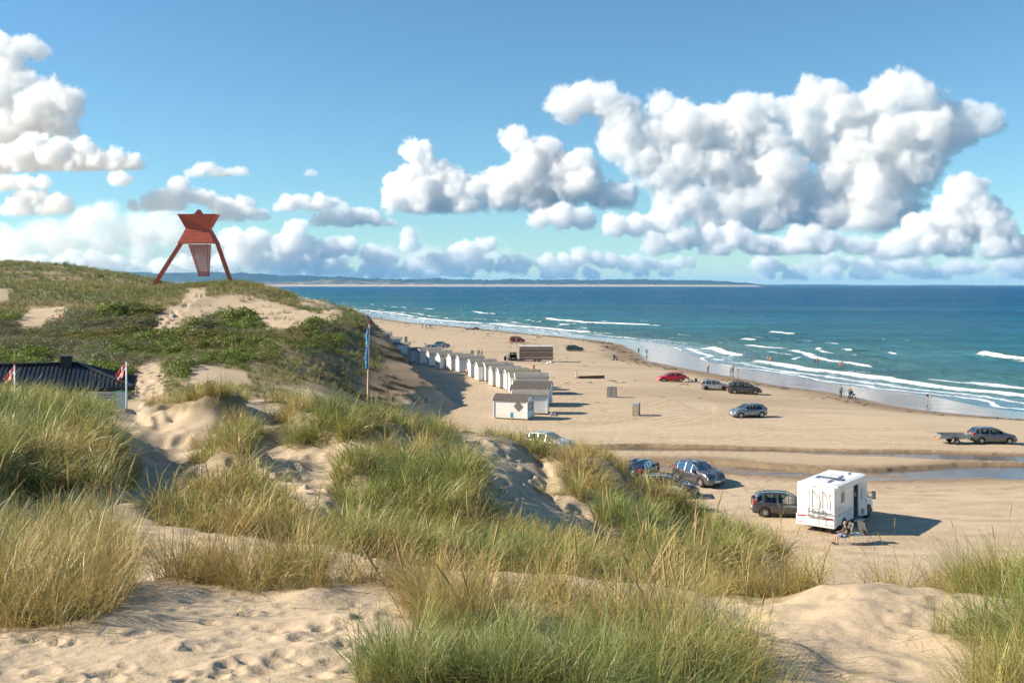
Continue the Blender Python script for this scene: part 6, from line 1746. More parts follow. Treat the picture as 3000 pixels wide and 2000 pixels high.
car('paint_dusk', p, R(-4), 4.4, 1.8, 1.46, 'hatch', (0.05, 0.06, 0.075), 'dark car roof showing behind the grass and the litter cabinet', metal=0.4)
car('paint_charcoal', on(2297, 1508), R(-8), 3.97, 1.72, 1.48, 'hatch', (0.075, 0.075, 0.08), 'charcoal hatchback parked behind the motorhome', hook=True, metal=0.5)
p = Vector(((1606 - 1500) / FPX * 88, 88.0, 0)); p.z = hz(p.x, p.y)
car('paint_ice', p, R(-35), 4.4, 1.8, 1.55, 'hatch', (0.50, 0.54, 0.58), 'pale silver car whose roof just shows over the dune grass', metal=0.4)

# ------------------------------------------------------------------ flat trailer
g = on(2790, 1298)
T_ = empty('trailer', g, R(-2), 'flat grey metal trailer hitched to the grey hatchback', 'trailer')
m_zinc = paint('galvanised', (0.34, 0.36, 0.37), 0.45, 0.6, var=0.2)
for s in (-1, 1): MB().box(-1.35, 1.35, s * 0.72 - 0.02, s * 0.72 + 0.02, 0.56, 0.92).build('side_board', m_zinc, T_)
for s in (-1, 1): MB().box(s * 1.35 - 0.02, s * 1.35 + 0.02, -0.70, 0.70, 0.56, 0.92).build('end_board', m_zinc, T_)
MB().box(-1.33, 1.33, -0.70, 0.70, 0.52, 0.556).build('bed', m_zinc, T_)
MB().tube([(1.3, 0.45, 0.50), (2.2, 0.0, 0.44), (2.62, 0, 0.44)], 0.035, 6).build('drawbar', m_zinc, T_)
MB().tube([(1.3, -0.45, 0.50), (2.2, 0.0, 0.44)], 0.035, 6).build('drawbar', m_zinc, T_)
MB().tube([(2.0, 0.12, 0.42), (2.05, 0.12, 0.05)], 0.025, 6).build('jockey_leg', m_zinc, T_)
for s in (-1, 1):
    wheel(T_, 0.05, s * 0.86, 0.29, 0.17, s, m_rim, 8)
    MB().prism([(-0.36, 0.50), (-0.33, 0.60), (-0.2, 0.66), (0.2, 0.66), (0.38, 0.60), (0.42, 0.50), (0.39, 0.50), (0.3, 0.58), (0.15, 0.63), (-0.15, 0.63), (-0.29, 0.58), (-0.33, 0.50)], 'y', s * 0.76, s * 0.97).build('mudguard', m_plastic, T_)
    MB().box(-1.40, -1.372, s * 0.58 - 0.12, s * 0.58 + 0.12, 0.42, 0.54).build('tail_lamp', m_lampr, T_)
MB().box(-1.40, -1.375, -0.2, 0.3, 0.42, 0.54).build('number_plate', m_amber, T_)
MB().tube([(-2.3, 0.3, 0.98), (2.0, 0.35, 0.86)], 0.02, 6).build('lashed_rod', m_slat, T_)

# ------------------------------------------------------------------ wood clad sales trailer
g = on(1571, 1058)
V_ = empty('sales_trailer', g, R(-3), 'long box trailer clad in brown weathered planks', 'trailer')
LT, HT = 6.55, 2.55
MB().box(-LT / 2, LT / 2, -1.1, 1.1, 0.45, 0.45 + HT).build('body', paint('trailer_white', (0.70, 0.69, 0.66), 0.5), V_)
plk = [paint('plank_a', (0.17, 0.115, 0.085), 0.8, var=0.35, scale=2.5), paint('plank_b', (0.25, 0.185, 0.145), 0.8, var=0.3, scale=2.5), paint('plank_c', (0.13, 0.09, 0.07), 0.8, var=0.3, scale=2.5), paint('plank_d', (0.36, 0.29, 0.26), 0.8, var=0.25, scale=2.5)]
for i in range(13):
    z = 0.47 + i * (HT - 0.14) / 13
    MB().box(-LT / 2 + 0.02, LT / 2 - 0.02, -1.1 - 0.03 - 0.006 * (i % 2), -1.102, z, z + (HT - 0.14) / 13 - 0.02).build('plank', plk[(i * 7 + i // 3) % 4 if i not in (2, 7, 11) else 3], V_)
for i in range(5):
    z = 0.62 + i * 0.42
    MB().box(-LT / 2 - 0.03, -LT / 2 - 0.002, -0.9, 0.9, z, z + 0.26).build('menu_board', paint('menu_wood', (0.42, 0.22, 0.10), 0.7, var=0.4, scale=6), V_)
MB().box(-LT / 2 - 0.05, LT / 2 + 0.05, -1.16, 1.16, 0.452 + HT, 0.5 + HT).build('roof', paint('trailer_white', (0.70, 0.69, 0.66), 0.5), V_)
for s in (-1, 1): MB().box(LT / 2 - 0.06, LT / 2 + 0.03, s * 1.1 - 0.05, s * 1.1 + 0.05, 0.44, 0.44 + HT).build('edge_trim', m_bing, V_)
MB().box(-LT / 2 + 0.05, LT / 2 - 0.05, -1.05, 1.05, 0.34, 0.445).build('chassis', m_plastic, V_)
for x in (-0.2, 0.62):
    for s in (-1, 1): wheel(V_, x, s * 0.92, 0.32, 0.2, s, m_rim, 6)
MB().box(-1.0, 1.1, -1.12, -0.98, 0.36, 0.44).build('mudguard', m_plastic, V_)
MB().tube([(-LT / 2, 0.5, 0.40), (-LT / 2 - 1.5, 0, 0.42), (-LT / 2 - 2.0, 0, 0.44)], 0.05, 6).build('drawbar', m_zinc, V_); MB().tube([(-LT / 2, -0.5, 0.40), (-LT / 2 - 1.5, 0, 0.42)], 0.05, 6).build('drawbar', m_zinc, V_)
for x in (-LT / 2 + 0.3, LT / 2 - 0.3): MB().tube([(x, -0.9, 0.4), (x + 0.12, -0.95, 0.0)], 0.035, 6).build('prop_leg', m_zinc, V_)
MB().tube([(0.6, 0, 0.5 + HT), (0.6, 0, 0.78 + HT)], 0.09, 8).build('vent_pipe', m_bing, V_)
g = on(1480, 1055)
AB = empty('sandwich_board', Vector((g.x, g.y - 1.2, g.z)), R(10), 'small white framed board before the dark blue car', 'board')
for s in (-1, 1): MB().box(-0.28, 0.28, -0.02, 0.02, 0, 0.95, Matrix.Translation((0, s * 0.16, 0)) @ Matrix.Rotation(s * 0.16, 4, 'X')).build('frame', m_flagw, AB); MB().box(-0.22, 0.22, -0.03, -0.021, 0.08, 0.85, Matrix.Translation((0, -0.16, 0)) @ Matrix.Rotation(-0.16, 4, 'X')).build('panel', paint('board_navy', (0.06, 0.08, 0.16), 0.5), AB)
g = on(1612, 1063)
SK = empty('cloth_bundle', g, 0, 'white cloth bundle on the sand at the end of the wood clad trailer', 'bundle')
for i in range(4):
    MB().lathe([(0, 0), (0.34 - 0.04 * i, 0.03), (0.36 - 0.05 * i, 0.16), (0.2, 0.30), (0, 0.34)], 9, 'z', Matrix.Translation((-0.4 + 0.27 * i, 0.1 * (i % 2), -0.02)) @ Matrix.Rotation(0.3 * i, 4, 'Z') @ Matrix.Scale(0.8 + 0.1 * (i % 3), 4, (0, 0, 1))).build('fold', m_flagw if i != 3 else paint('cloth_blue', (0.35, 0.38, 0.62), 0.8), SK, True)

# ------------------------------------------------------------------ motorhome
th = R(51)
ca = at(2446, 1568, FPX * HC / (1568 - HY))
g0 = Vector((ca.x, ca.y, hz(ca.x, ca.y)))
MH = empty('motorhome', g0, th, 'white motorhome with an empty rear bicycle rack and open side door', 'motorhome')
# local frame: origin at the rear right corner on the ground, +x forward, +y towards the left side
m_gel = paint('gelcoat', (0.80, 0.80, 0.79), 0.3, var=0.04, coat=0.4); m_gelg = paint('gelcoat_grey', (0.62, 0.63, 0.64), 0.4)  # second tone is the light grey of flaps, frames and hatches
LB_, WB_, HB0, HB1 = 5.0, 2.32, 0.42, 2.86
MB().box(0, LB_, 0.0, WB_, HB0, HB1, b=0.09).build('body', m_gel, MH, False)
MB().box(-0.10, 0.30, -0.02, WB_ + 0.02, 0.36, 1.02, b=0.07).build('rear_bumper', m_gel, MH)
# nose: van cab
cabp = [(LB_ - 0.02, HB0), (LB_ + 1.72, HB0), (LB_ + 1.78, 0.75), (LB_ + 1.62, 1.12), (LB_ + 1.05, 1.30), (LB_ + 0.45, 2.05), (LB_ - 0.02, 2.30)]
MB().prism(cabp, 'y', 0.16, WB_ - 0.16).build('cab', m_gel, MH)
MB().prism([(LB_ - 0.01, 2.305), (LB_ + 0.50, 2.08), (LB_ + 0.42, 2.35), (LB_ - 0.01, 2.80)], 'y', 0.10, WB_ - 0.10).build('overcab', m_gel, MH)
MB().prism([(LB_ + 0.55, 1.98), (LB_ + 1.03, 1.34), (LB_ + 1.06, 1.36), (LB_ + 0.58, 2.0)], 'y', 0.25, WB_ - 0.25).build('windscreen', m_pane, MH)
MB().prism([(LB_ + 0.10, 1.32), (LB_ + 0.92, 1.32), (LB_ + 0.44, 1.96), (LB_ + 0.10, 2.05)], 'y', 0.150, 0.158).build('side_window', m_pane, MH)
for x in (1.35, LB_ + 0.95):
    for y, s in ((0.22, -1), (WB_ - 0.22, 1)): wheel(MH, x, y, 0.345, 0.225, s, m_rim, 8)
    for y0_ in (-0.006, ): MB().lathe([(0.0, y0_), (0.44, y0_), (0.44, y0_ + 0.2), (0.0, y0_ + 0.2)], 24, 'y', Matrix.Translation((x, 0.0 if x < 3 else 0.158, 0.36))).build('wheel_well', m_plastic, MH)
    MB().tube([(x + 0.47 * math.cos(t), -0.012 if x < 3 else 0.148, 0.36 + 0.47 * math.sin(t)) for t in np.linspace(0.1, math.pi - 0.1, 14)], 0.03, 6).build('wheel_arch', m_gelg, MH)
MB().box(0.3, LB_ + 1.6, 0.1, WB_ - 0.1, 0.30, 0.415).build('underbody', m_plastic, MH)
# side details (right side, y = 0)
MB().box(0.95, 1.50, -0.018, -0.002, 1.72, 2.30, b=0.006).build('side_window', paint('tinted_window', (0.22, 0.17, 0.13), 0.15), MH)
MB().box(0.92, 1.53, -0.010, -0.001, 2.36, 2.75).build('service_flap', m_gelg, MH)
def outline(x0, x1, z0, z1, name):
    mb = MB()
    for a in ((x0, x1, z0, z0 + 0.012), (x0, x1, z1 - 0.012, z1)): mb.box(a[0], a[1], -0.006, 0.002, a[2], a[3])
    for a in ((x0, x0 + 0.012), (x1 - 0.012, x1)): mb.box(a[0], a[1], -0.006, 0.002, z0 + 0.0125, z1 - 0.0125)
    mb.build(name, paint('seam_grey', (0.30, 0.30, 0.31), 0.6), MH)
outline(0.08, 0.72, 0.70, 1.48, 'locker_door'); outline(2.15, 2.5, 0.80, 1.22, 'service_door')
MB().box(0.02, 2.9, -0.004, 0.001, 1.02, 1.055, Matrix.Rotation(-0.012, 4, 'Y')).build('stripe', paint('stripe_tan', (0.36, 0.25, 0.15), 0.5), MH)
MB().box(2.98, 3.66, -0.006, -0.0015, 0.48, 2.42).build('doorway', paint('dark_interior', (0.02, 0.018, 0.015), 0.9), MH)
for a in ((2.94, 2.98), (3.66, 3.70)): MB().box(*a, -0.012, -0.0015, 0.44, 2.46).build('door_frame', m_gelg, MH)
MB().box(3.05, 3.4, -0.010, -0.007, 1.75, 1.98).build('cupboard', paint('cupboard', (0.22, 0.2, 0.16), 0.6), MH)
M = Matrix.Translation((3.70, -0.02, 0)) @ Matrix.Rotation(R(-28), 4, 'Z')
D_ = MB().box(0.0, 0.66, -0.05, -0.012, 0.48, 2.44, M, b=0.012).build('door', m_gel, MH)
MB().box(0.14, 0.30, -0.058, -0.051, 1.45, 2.28, M).build('door_window', paint('door_blind', (0.52, 0.52, 0.52), 0.4), D_)
MB().box(0.40, 0.46, -0.058, -0.051, 1.45, 2.2, M).build('door_blind', m_gelg, D_)
MB().box(0.16, 0.42, -0.060, -0.051, 0.55, 0.92, M).build('waste_bin', paint('bin_grey2', (0.32, 0.32, 0.32), 0.6), D_)
MB().tube([M @ Vector((0.57, -0.06, 1.28)), M @ Vector((0.57, -0.10, 1.32)), M @ Vector((0.57, -0.10, 1.42)), M @ Vector((0.57, -0.06, 1.46))], 0.016, 6).build('handle', m_plastic, D_)
MB().box(2.95, 3.7, -0.45, -0.0, 0.30, 0.35).build('entry_step', m_gelg, MH)
MB().box(0.05, 4.75, -0.14, -0.004, HB1 - 0.17, HB1 - 0.015, b=0.03).build('awning_case', m_gel, MH)
for z in (1.55, 2.38): MB().box(0.03, 0.08, -0.012, -0.003, z, z + 0.07).build('side_marker', m_lampr, MH)
MB().box(0.05, 0.25, -0.013, -0.003, 0.50, 0.56).build('side_reflector', m_lampr, MH)
# roof gear
for x, w in ((0.7, 0.8), (2.4, 0.85), (4.0, 0.5)):
    MB().box(x, x + w, 0.7, 0.7 + w, HB1 + 0.003, HB1 + 0.10, b=0.03).build('roof_hatch', m_gelg, MH)
MB().box(1.75, 2.3, 0.25, 1.9, HB1 + 0.03, HB1 + 0.06).build('solar_panel', paint('solar', (0.03, 0.04, 0.06), 0.2), MH)
# rear: bicycle rack, logo, lamps
m_alu = paint('alu_tube', (0.58, 0.58, 0.59), 0.3, 0.85)
RK = link('bicycle_rack', MB().tube([(-0.10, 0.62, 0.98), (-0.10, 0.62, 1.35)], 0.018, 6).mesh('bicycle_rack'), MH, m_alu)
for y0_ in (0.86, 1.48):
    MB().tube([(-0.12, y0_, 0.96), (-0.12, y0_, 1.9), (-0.12, y0_, 2.45), (-0.10, y0_ + 0.03, 2.54), (-0.10, y0_ - 0.10, 2.52), (-0.12, y0_ - 0.42, 2.12), (-0.12, y0_ - 0.46, 1.95), (-0.12, y0_ - 0.46, 1.5)], 0.022, 8).build('hoop', m_alu, RK, True)
for z, dx in ((1.50, -0.42), (1.16, -0.42), (1.44, -0.26), (1.10, -0.26)):
    MB().tube([(dx, 0.45, z), (dx, 1.85, z)], 0.028, 8).build('rail', m_alu, RK)
for y0_ in (0.86, 1.48):
    for z in (1.47, 1.13): MB().tube([(-0.10, y0_, z), (-0.46, y0_, z)], 0.022, 6).build('bracket', m_plastic, RK)
    MB().tube([(-0.28, y0_, 0.95), (-0.28, y0_, 1.55)], 0.02, 6).build('upright', m_plastic, RK)
LG = MB().lathe([(0, -0.012), (0.16, -0.01), (0.16, 0.0)], 20, 'x', Matrix.Translation((-0.003, 1.18, 2.56)) @ Matrix.Scale(0.4, 4, (0, 0, 1))).build('badge', m_gelg, MH)
MB().box(-0.02, -0.001, 0.95, 1.4, 2.70, 2.735).build('high_brake_lamp', paint('lamp_clear_red', (0.45, 0.2, 0.18), 0.3), MH)
MB().box(-0.006, -0.001, 0.15, 2.17, 2.62, 2.632).build('panel_seam', paint('seam_grey', (0.3, 0.3, 0.31), 0.6), MH)
for a, b_ in ((0.06, 0.60), (1.72, 2.26)):
    MB().prism([(a, 0.90), (b_, 0.86), (b_, 0.94), ((a + b_) / 2, 0.97), (a, 0.99)], 'x', -0.112, -0.098).build('taillight', m_lampr, MH)
    MB().box(-0.112, -0.101, a, b_, 0.53, 0.565).build('reflector', m_lampr, MH)
mb = MB()
for q in range(5): mb.tube([(-0.004, 0.12 + q * 0.055, 2.26 - 0.012 * q), (-0.004, 0.30 + q * 0.02, 2.33 - 0.02 * q)], 0.010, 4)
mb.build('logo', m_lampr, MH)
MB().box(-0.112, -0.10, 0.9, 1.45, 0.60, 0.72).build('number_plate', m_plate, MH)
MB().tube([(LB_ + 0.62, 0.16, 1.55), (LB_ + 0.60, -0.22, 1.62)], 0.022, 6).build('mirror_arm', m_plastic, MH); MB().tube([(LB_ + 0.62, 0.16, 1.30), (LB_ + 0.60, -0.22, 1.36)], 0.022, 6).build('mirror_arm', m_plastic, MH)
mi = MB().box(LB_ + 0.52, LB_ + 0.66, -0.42, -0.20, 1.24, 1.72, b=0.03).build('mirror', m_plastic, MH)
MB().box(LB_ + 0.512, LB_ + 0.519, -0.40, -0.22, 1.28, 1.68).build('mirror_glass', m_chrome, mi)
# ------------------------------------------------------------------ people
SKIN = [paint('skin_light', (0.52, 0.30, 0.21), 0.55, var=0.06), paint('skin_tan', (0.42, 0.225, 0.14), 0.55, var=0.06)]
HAIR = {'grey': paint('hair_grey', (0.42, 0.40, 0.37), 0.7), 'blond': paint('hair_blond', (0.42, 0.30, 0.14), 0.7), 'brown': paint('hair_brown', (0.07, 0.042, 0.025), 0.7), 'black': paint('hair_black', (0.02, 0.016, 0.013), 0.7), 'white': paint('hair_white', (0.62, 0.60, 0.56), 0.7)}
CL = {}
def clothm(c):
    if c not in CL: CL[c] = paint('cloth_%02d' % len(CL), c, 0.85, var=0.15, scale=8)
    return CL[c]
def skin_mesh(name, pts, edges, rad, mat, parent, root=0, sub=1):
    me = bpy.data.meshes.new(name)
    me.from_pydata([tuple(p) for p in pts], edges, [])
    o = link(name, me, parent, mat)
    o.modifiers.new('skin', 'SKIN').use_smooth_shade = True
    sv = me.skin_vertices[0].data if me.skin_vertices else None
    if sv is None:
        bm = bmesh.new(); bm.from_mesh(me); bm.verts.layers.skin.verify(); bm.to_mesh(me); bm.free()
        sv = me.skin_vertices[0].data
    for i, r in enumerate(rad):
        sv[i].radius = r if isinstance(r, tuple) else (r, r)
        sv[i].use_root = (i == root)
    md = o.modifiers.new('smooth', 'SUBSURF'); md.levels = sub; md.render_levels = sub
    return o
def pose_joints(pose, rs):
    """joint positions for a 1.75 m figure that faces +y"""
    J = dict(pelvis=(0, 0, .93), waist=(0, 0, 1.08), chest=(0, .01, 1.28), neck=(0, 0, 1.47), chin=(0, .02, 1.55), head=(0, .02, 1.64), top=(0, .01, 1.72))
    for s, n in ((-1, 'l'), (1, 'r')):
        J.update({n + 'sh': (s * .175, 0, 1.40), n + 'el': (s * .215, -.03, 1.13), n + 'wr': (s * .225, .06, .89), n + 'hip': (s * .085, 0, .90), n + 'kn': (s * .10, .02, .49), n + 'an': (s * .105, -.03, .085), n + 'to': (s * .12, .13, .03)})
    if pose == 'hips':
        for s, n in ((-1, 'l'), (1, 'r')): J[n + 'el'] = (s * .40, -.06, 1.18); J[n + 'wr'] = (s * .17, .02, 1.02)
    elif pose == 'walk':
        J['lkn'] = (-.10, .14, .50); J['lan'] = (-.10, .20, .09); J['lto'] = (-.11, .36, .06); J['rkn'] = (.10, -.04, .48); J['ran'] = (.10, -.28, .12); J['rto'] = (.11, -.13, .03)
        J['lel'] = (-.23, -.12, 1.14); J['lwr'] = (-.22, -.10, .90); J['rel'] = (.23, .04, 1.13); J['rwr'] = (.22, .20, .95)
    elif pose == 'phone':
        J['rel'] = (.24, .10, 1.18); J['rwr'] = (.10, .32, 1.42); J['lel'] = (-.23, .02, 1.12); J['lwr'] = (-.18, .20, 1.10)
    elif pose == 'push':
        for s, n in ((-1, 'l'), (1, 'r')): J[n + 'el'] = (s * .22, .08, 1.14); J[n + 'wr'] = (s * .20, .36, 1.02)
    elif pose == 'bend':
        for kx, v in dict(pelvis=(0, -.06, .90), waist=(0, .06, 1.0), chest=(0, .24, 1.02), neck=(0, .42, .96), chin=(0, .50, .93), head=(0, .57, .90), top=(0, .63, .86)).items(): J[kx] = v
        for s, n in ((-1, 'l'), (1, 'r')): J.update({n + 'sh': (s * .17, .36, .98), n + 'el': (s * .19, .42, .72), n + 'wr': (s * .12, .40, .48), n + 'hip': (s * .09, -.06, .88)})
    elif pose in ('sit', 'ground', 'sunbathe'):
        base = .48 if pose == 'sit' else .12
        lean = -.14 if pose == 'sit' else (-.10 if pose == 'ground' else -.34)
        hh = 1.0 if pose != 'sunbathe' else .8
        for kx, (f, z) in dict(pelvis=(0, 0), waist=(.25, .16), chest=(.6, .37), neck=(1, .55), chin=(1.0, .63), head=(1.0, .72), top=(1.05, .80)).items(): J[kx] = (0, lean * f + (0.06 if kx in ('chin', 'head', 'top') else 0), base + z * hh)
        for s, n in ((-1, 'l'), (1, 'r')):
            J.update({n + 'sh': (s * .175, lean * .9, base + .48 * hh), n + 'hip': (s * .09, .02, base)})
            if pose == 'sit': J.update({n + 'el': (s * .25, lean * .4, base + .22), n + 'wr': (s * .19, .26, base + .20), n + 'kn': (s * .12, .44, base + .02), n + 'an': (s * .13, .46 + .05 * s, .085), n + 'to': (s * .14, .62, .03)})
            else: J.update({n + 'el': (s * .25, .12 if pose == 'ground' else lean - .05, base + .25), n + 'wr': (s * .17, .34 if pose == 'ground' else lean - .10, base + (.24 if pose == 'ground' else -.06)), n + 'kn': (s * .13, .40, base + .33), n + 'an': (s * .12, .62, .07), n + 'to': (s * .13, .77, .04)})
    elif pose == 'squat':
        base = .30
        for kx, v in dict(pelvis=(0, -.08, base), waist=(0, -.02, base + .16), chest=(0, .06, base + .36), neck=(0, .12, base + .54), chin=(0, .16, base + .60), head=(0, .18, base + .68), top=(0, .18, base + .77)).items(): J[kx] = v
        for s, n in ((-1, 'l'), (1, 'r')): J.update({n + 'sh': (s * .17, .10, base + .48), n + 'el': (s * .20, .26, base + .24), n + 'wr': (s * .12, .42, base + .12), n + 'hip': (s * .09, -.08, base), n + 'kn': (s * .15, .26, base + .22), n + 'an': (s * .13, .06, .085), n + 'to': (s * .14, .22, .03)})
    return {a: Vector(b) for a, b in J.items()}
PN = 0
def person(loc, rz, pose, label, top=(0.3, 0.3, 0.3), legs=(0.06, 0.07, 0.1), hair='brown', h=1.75, skin=0, sleeves='short', short=False, bare=False, fat=1.0, swim=None, hat=None, shoes=None):
    k_ = h / 1.75
    Pn_ = empty('person', loc, rz, label, 'person')
    Pn_.scale = (k_, k_, k_)
    J = pose_joints(pose, None)
    f = fat
    order = ['pelvis', 'waist', 'chest', 'neck', 'chin', 'head', 'top', 'lsh', 'lel', 'lwr', 'rsh', 'rel', 'rwr', 'lhip', 'lkn', 'lan', 'lto', 'rhip', 'rkn', 'ran', 'rto']
    rad = dict(pelvis=(.125 * f, .10 * f), waist=(.115 * f, .09 * f), chest=(.135 * f, .10 * f), neck=.052, chin=(.062, .066), head=(.074, .088), top=.05, lsh=.058, lel=.042, lwr=.030, lhip=.082 * f, lkn=.056, lan=.038, lto=.030)
    for n in ('sh', 'el', 'wr', 'hip', 'kn', 'an', 'to'): rad['r' + n] = rad['l' + n]
    idx = {n: i for i, n in enumerate(order)}
    ed = [('pelvis', 'waist'), ('waist', 'chest'), ('chest', 'neck'), ('neck', 'chin'), ('chin', 'head'), ('head', 'top')]
    for n in 'lr': ed += [('chest', n + 'sh'), (n + 'sh', n + 'el'), (n + 'el', n + 'wr'), ('pelvis', n + 'hip'), (n + 'hip', n + 'kn'), (n + 'kn', n + 'an'), (n + 'an', n + 'to')]
    pts = [J[n] for n in order]; rr = [rad[n] for n in order]; E_ = [(idx[a], idx[b]) for a, b in ed]
    fw = (J['head'] - J['chin']); up = fw.normalized(); fr = Vector((0, 1, 0)) - up * up.y
    fr = fr.normalized() if fr.length > 0.1 else Vector((0, 0, -1))
    ns = J['head'] + fr * 0.085 - up * 0.015                                         # nose
    pts.append(ns); rr.append(.014); E_.append((idx['head'], len(pts) - 1))
    for n, s in (('l', -1), ('r', 1)):                                               # hands: palm and five fingers
        d = (J[n + 'wr'] - J[n + 'el']).normalized()
        sd = d.cross(Vector((1, 0, 0)));
        sd = sd.normalized() if sd.length > .1 else Vector((0, 1, 0))
        pts.append(J[n + 'wr'] + d * .065); rr.append((.036, .018)); pi = len(pts) - 1; E_.append((idx[n + 'wr'], pi))
        for q in range(4):
            o_ = sd * (.027 - .018 * q)
            l_ = (.062, .074, .068, .052)[q]
            pts.append(pts[pi] + o_ + d * .035); rr.append(.0085); E_.append((pi, len(pts) - 1))
            pts.append(pts[-1] + d * l_ * .6 + sd * .004 + Vector((-s * .02, 0, 0))); rr.append(.007); E_.append((len(pts) - 2, len(pts) - 1))
        pts.append(J[n + 'wr'] + d * .045 + sd * .05); rr.append(.009); E_.append((pi, len(pts) - 1))
    skin_mesh('body', pts, E_, rr, SKIN[skin], Pn_, 0)
    def garment(nm, names, edges, extra, col, cut=None, cutname=None):
        P_, R_, E2, ii = [], [], [], {}
        for n in names:
            ii[n] = len(P_); P_.append(J[n]); r = rad[n]
            R_.append(tuple(x + extra for x in r) if isinstance(r, tuple) else r + extra)
        for a, b in edges: E2.append((ii[a], ii[b]))
        for (a, b, t) in (cut or []):
            ra = rad[a] if not isinstance(rad[a], tuple) else rad[a][0]; rb = rad[b] if not isinstance(rad[b], tuple) else rad[b][0]
            P_.append(J[a].lerp(J[b], t)); R_.append(ra + (rb - ra) * t + extra * 1.3); E2.append((ii[a], len(P_) - 1))
        return skin_mesh(nm, P_, E2, R_, clothm(col), Pn_, 0)
    if not bare:
        c = [('lsh', 'lel', .55), ('rsh', 'rel', .55)] if sleeves == 'short' else []
        nm = ['pelvis', 'waist', 'chest', 'lsh', 'rsh'] + ([] if sleeves == 'short' else ['lel', 'rel'])
        e = [('pelvis', 'waist'), ('waist', 'chest'), ('chest', 'lsh'), ('chest', 'rsh')] + ([] if sleeves == 'short' else [('lsh', 'lel'), ('rsh', 'rel')])
        if sleeves == 'long': c = [('lel', 'lwr', .9), ('rel', 'rwr', .9)]
        c = c + [('chest', 'neck', .72)]
        garment('shirt' if sleeves == 'short' else 'jacket', nm, e, .014, top, c)
    if swim is not None:
        garment('swimwear', ['pelvis', 'lhip', 'rhip'] + (['waist', 'chest'] if not bare or swim[1] else []), [('pelvis', 'lhip'), ('pelvis', 'rhip')] + ([('pelvis', 'waist'), ('waist', 'chest')] if not bare or swim[1] else []), .012, swim[0], [('lhip', 'lkn', .35), ('rhip', 'rkn', .35)])
    else:
        t = .85 if short else .93
        if short: garment('shorts', ['pelvis', 'lhip', 'rhip'], [('pelvis', 'lhip'), ('pelvis', 'rhip')], .018, legs, [('lhip', 'lkn', t), ('rhip', 'rkn', t)])
        else: garment('trousers', ['pelvis', 'lhip', 'rhip', 'lkn', 'rkn'], [('pelvis', 'lhip'), ('pelvis', 'rhip'), ('lhip', 'lkn'), ('rhip', 'rkn')], .016, legs, [('lkn', 'lan', t), ('rkn', 'ran', t)])
    # hair: a cap over the back and top of the skull
    c0 = J['head'] + up * .018 - fr * .018
    ax = up; bx = fr; cx = ax.cross(bx)
    V = []; F = []
    for i in range(7):
        ph = i / 6 * 1.75
        for q in range(12):
            t = 2 * math.pi * q / 12
            cut_ = 1.0 if math.cos(t) < 0.25 else 0.62
            a = min(ph, 1.75 * cut_)
            r = .103
            V.append(c0 + ax * (r * 1.06 * math.cos(a)) + (bx * math.cos(t) * 1.05 + cx * math.sin(t) * .9) * (r * math.sin(a)))
    for i in range(6):
        for q in range(12): F.append((i * 12 + q, i * 12 + (q + 1) % 12, (i + 1) * 12 + (q + 1) % 12, (i + 1) * 12 + q))
    link('hat' if hat else 'hair', mesh_np('hair', V, F, True), Pn_, clothm(hat) if hat else HAIR[hair])
    if shoes is not None:
        for n in 'lr':
            a, b = J[n + 'an'], J[n + 'to']
            MB().tube([a + Vector((0, -.04, -.05)), a.lerp(b, .5) + Vector((0, 0, .0)), b + Vector((0, .06, .01))], [.045, .048, .03], 8).build('shoe', clothm(shoes), Pn_, True)
    return Pn_
def stand(px, py, rz, pose, label, y0=60.0, dz=0.0, **kw):
    g = ground(px, py, y0)
    if dz: g.z += dz
    return person(g, R(rz), pose, label, **kw)
DN = (0.05, 0.055, 0.075); KH = (0.26, 0.21, 0.13); WHT = (0.62, 0.61, 0.58)
# by the motorhome
def chair(loc, rz, label):
    c = empty('camping_chair', loc, rz, label, 'chair')
    fb = paint('chair_mesh', (0.085, 0.08, 0.072), 0.8)
    MB().box(-.26, .26, -.24, .24, .415, .44).build('seat', fb, c)
    MB().box(-.26, .26, -.012, .012, 0, .78, Matrix.Translation((0, -.25, .45)) @ Matrix.Rotation(R(16), 4, 'X')).build('backrest', fb, c)
    for s in (-1, 1):
        MB().tube([(s * .28, .30, .0), (s * .28, -.22, .62)], .014, 6).build('leg', m_alu, c); MB().tube([(s * .28, -.34, .0), (s * .28, .22, .62)], .014, 6).build('leg', m_alu, c)
        MB().box(s * .28 - .03, s * .28 + .03, -.28, .26, .635, .66).build('armrest', m_plastic, c)
        MB().tube([(s * .27, -.25, .44), (s * .27, -.47, 1.20)], .013, 6).build('back_tube', m_alu, c)
    return c
g = ground(2471, 1592, 40)
chair(g, R(95), 'dark camping chair the woman sits in beside the motorhome')
person(Vector((g.x, g.y, g.z)), R(95), 'sit', 'woman in a black top and denim shorts sitting by the motorhome', (0.02, 0.02, 0.022), (0.22, 0.32, 0.48), 'blond', 1.68, 0, short=True, shoes=(0.06, .05, .05))
g2 = ground(2540, 1586, 40)
chair(g2, R(-65), 'empty folded back camping chair beside the motorhome door')
gt = ground(2508, 1590, 40)
TB = empty('camping_table', gt, R(20), 'small low white camping table between the two chairs', 'table')
MB().box(-.32, .32, -.25, .25, .50, .53).build('top', m_gel, TB)
for sx in (-1, 1):
    for sy in (-1, 1): MB().tube([(sx * .28, sy * .21, .50), (sx * .30, sy * .23, 0)], .012, 6).build('leg', m_alu, TB)
BT = empty('bottle', Vector((gt.x - .08, gt.y, gt.z + .53)), 0, 'clear bottle standing on the small camping table', 'bottle')
MB().lathe([(.035, 0), (.035, .16), (.012, .22), (.012, .26)], 10).build('body', m_lamp, BT, True); MB().lathe([(.014, .262), (.014, .285)], 8).build('cap', m_plastic, BT)
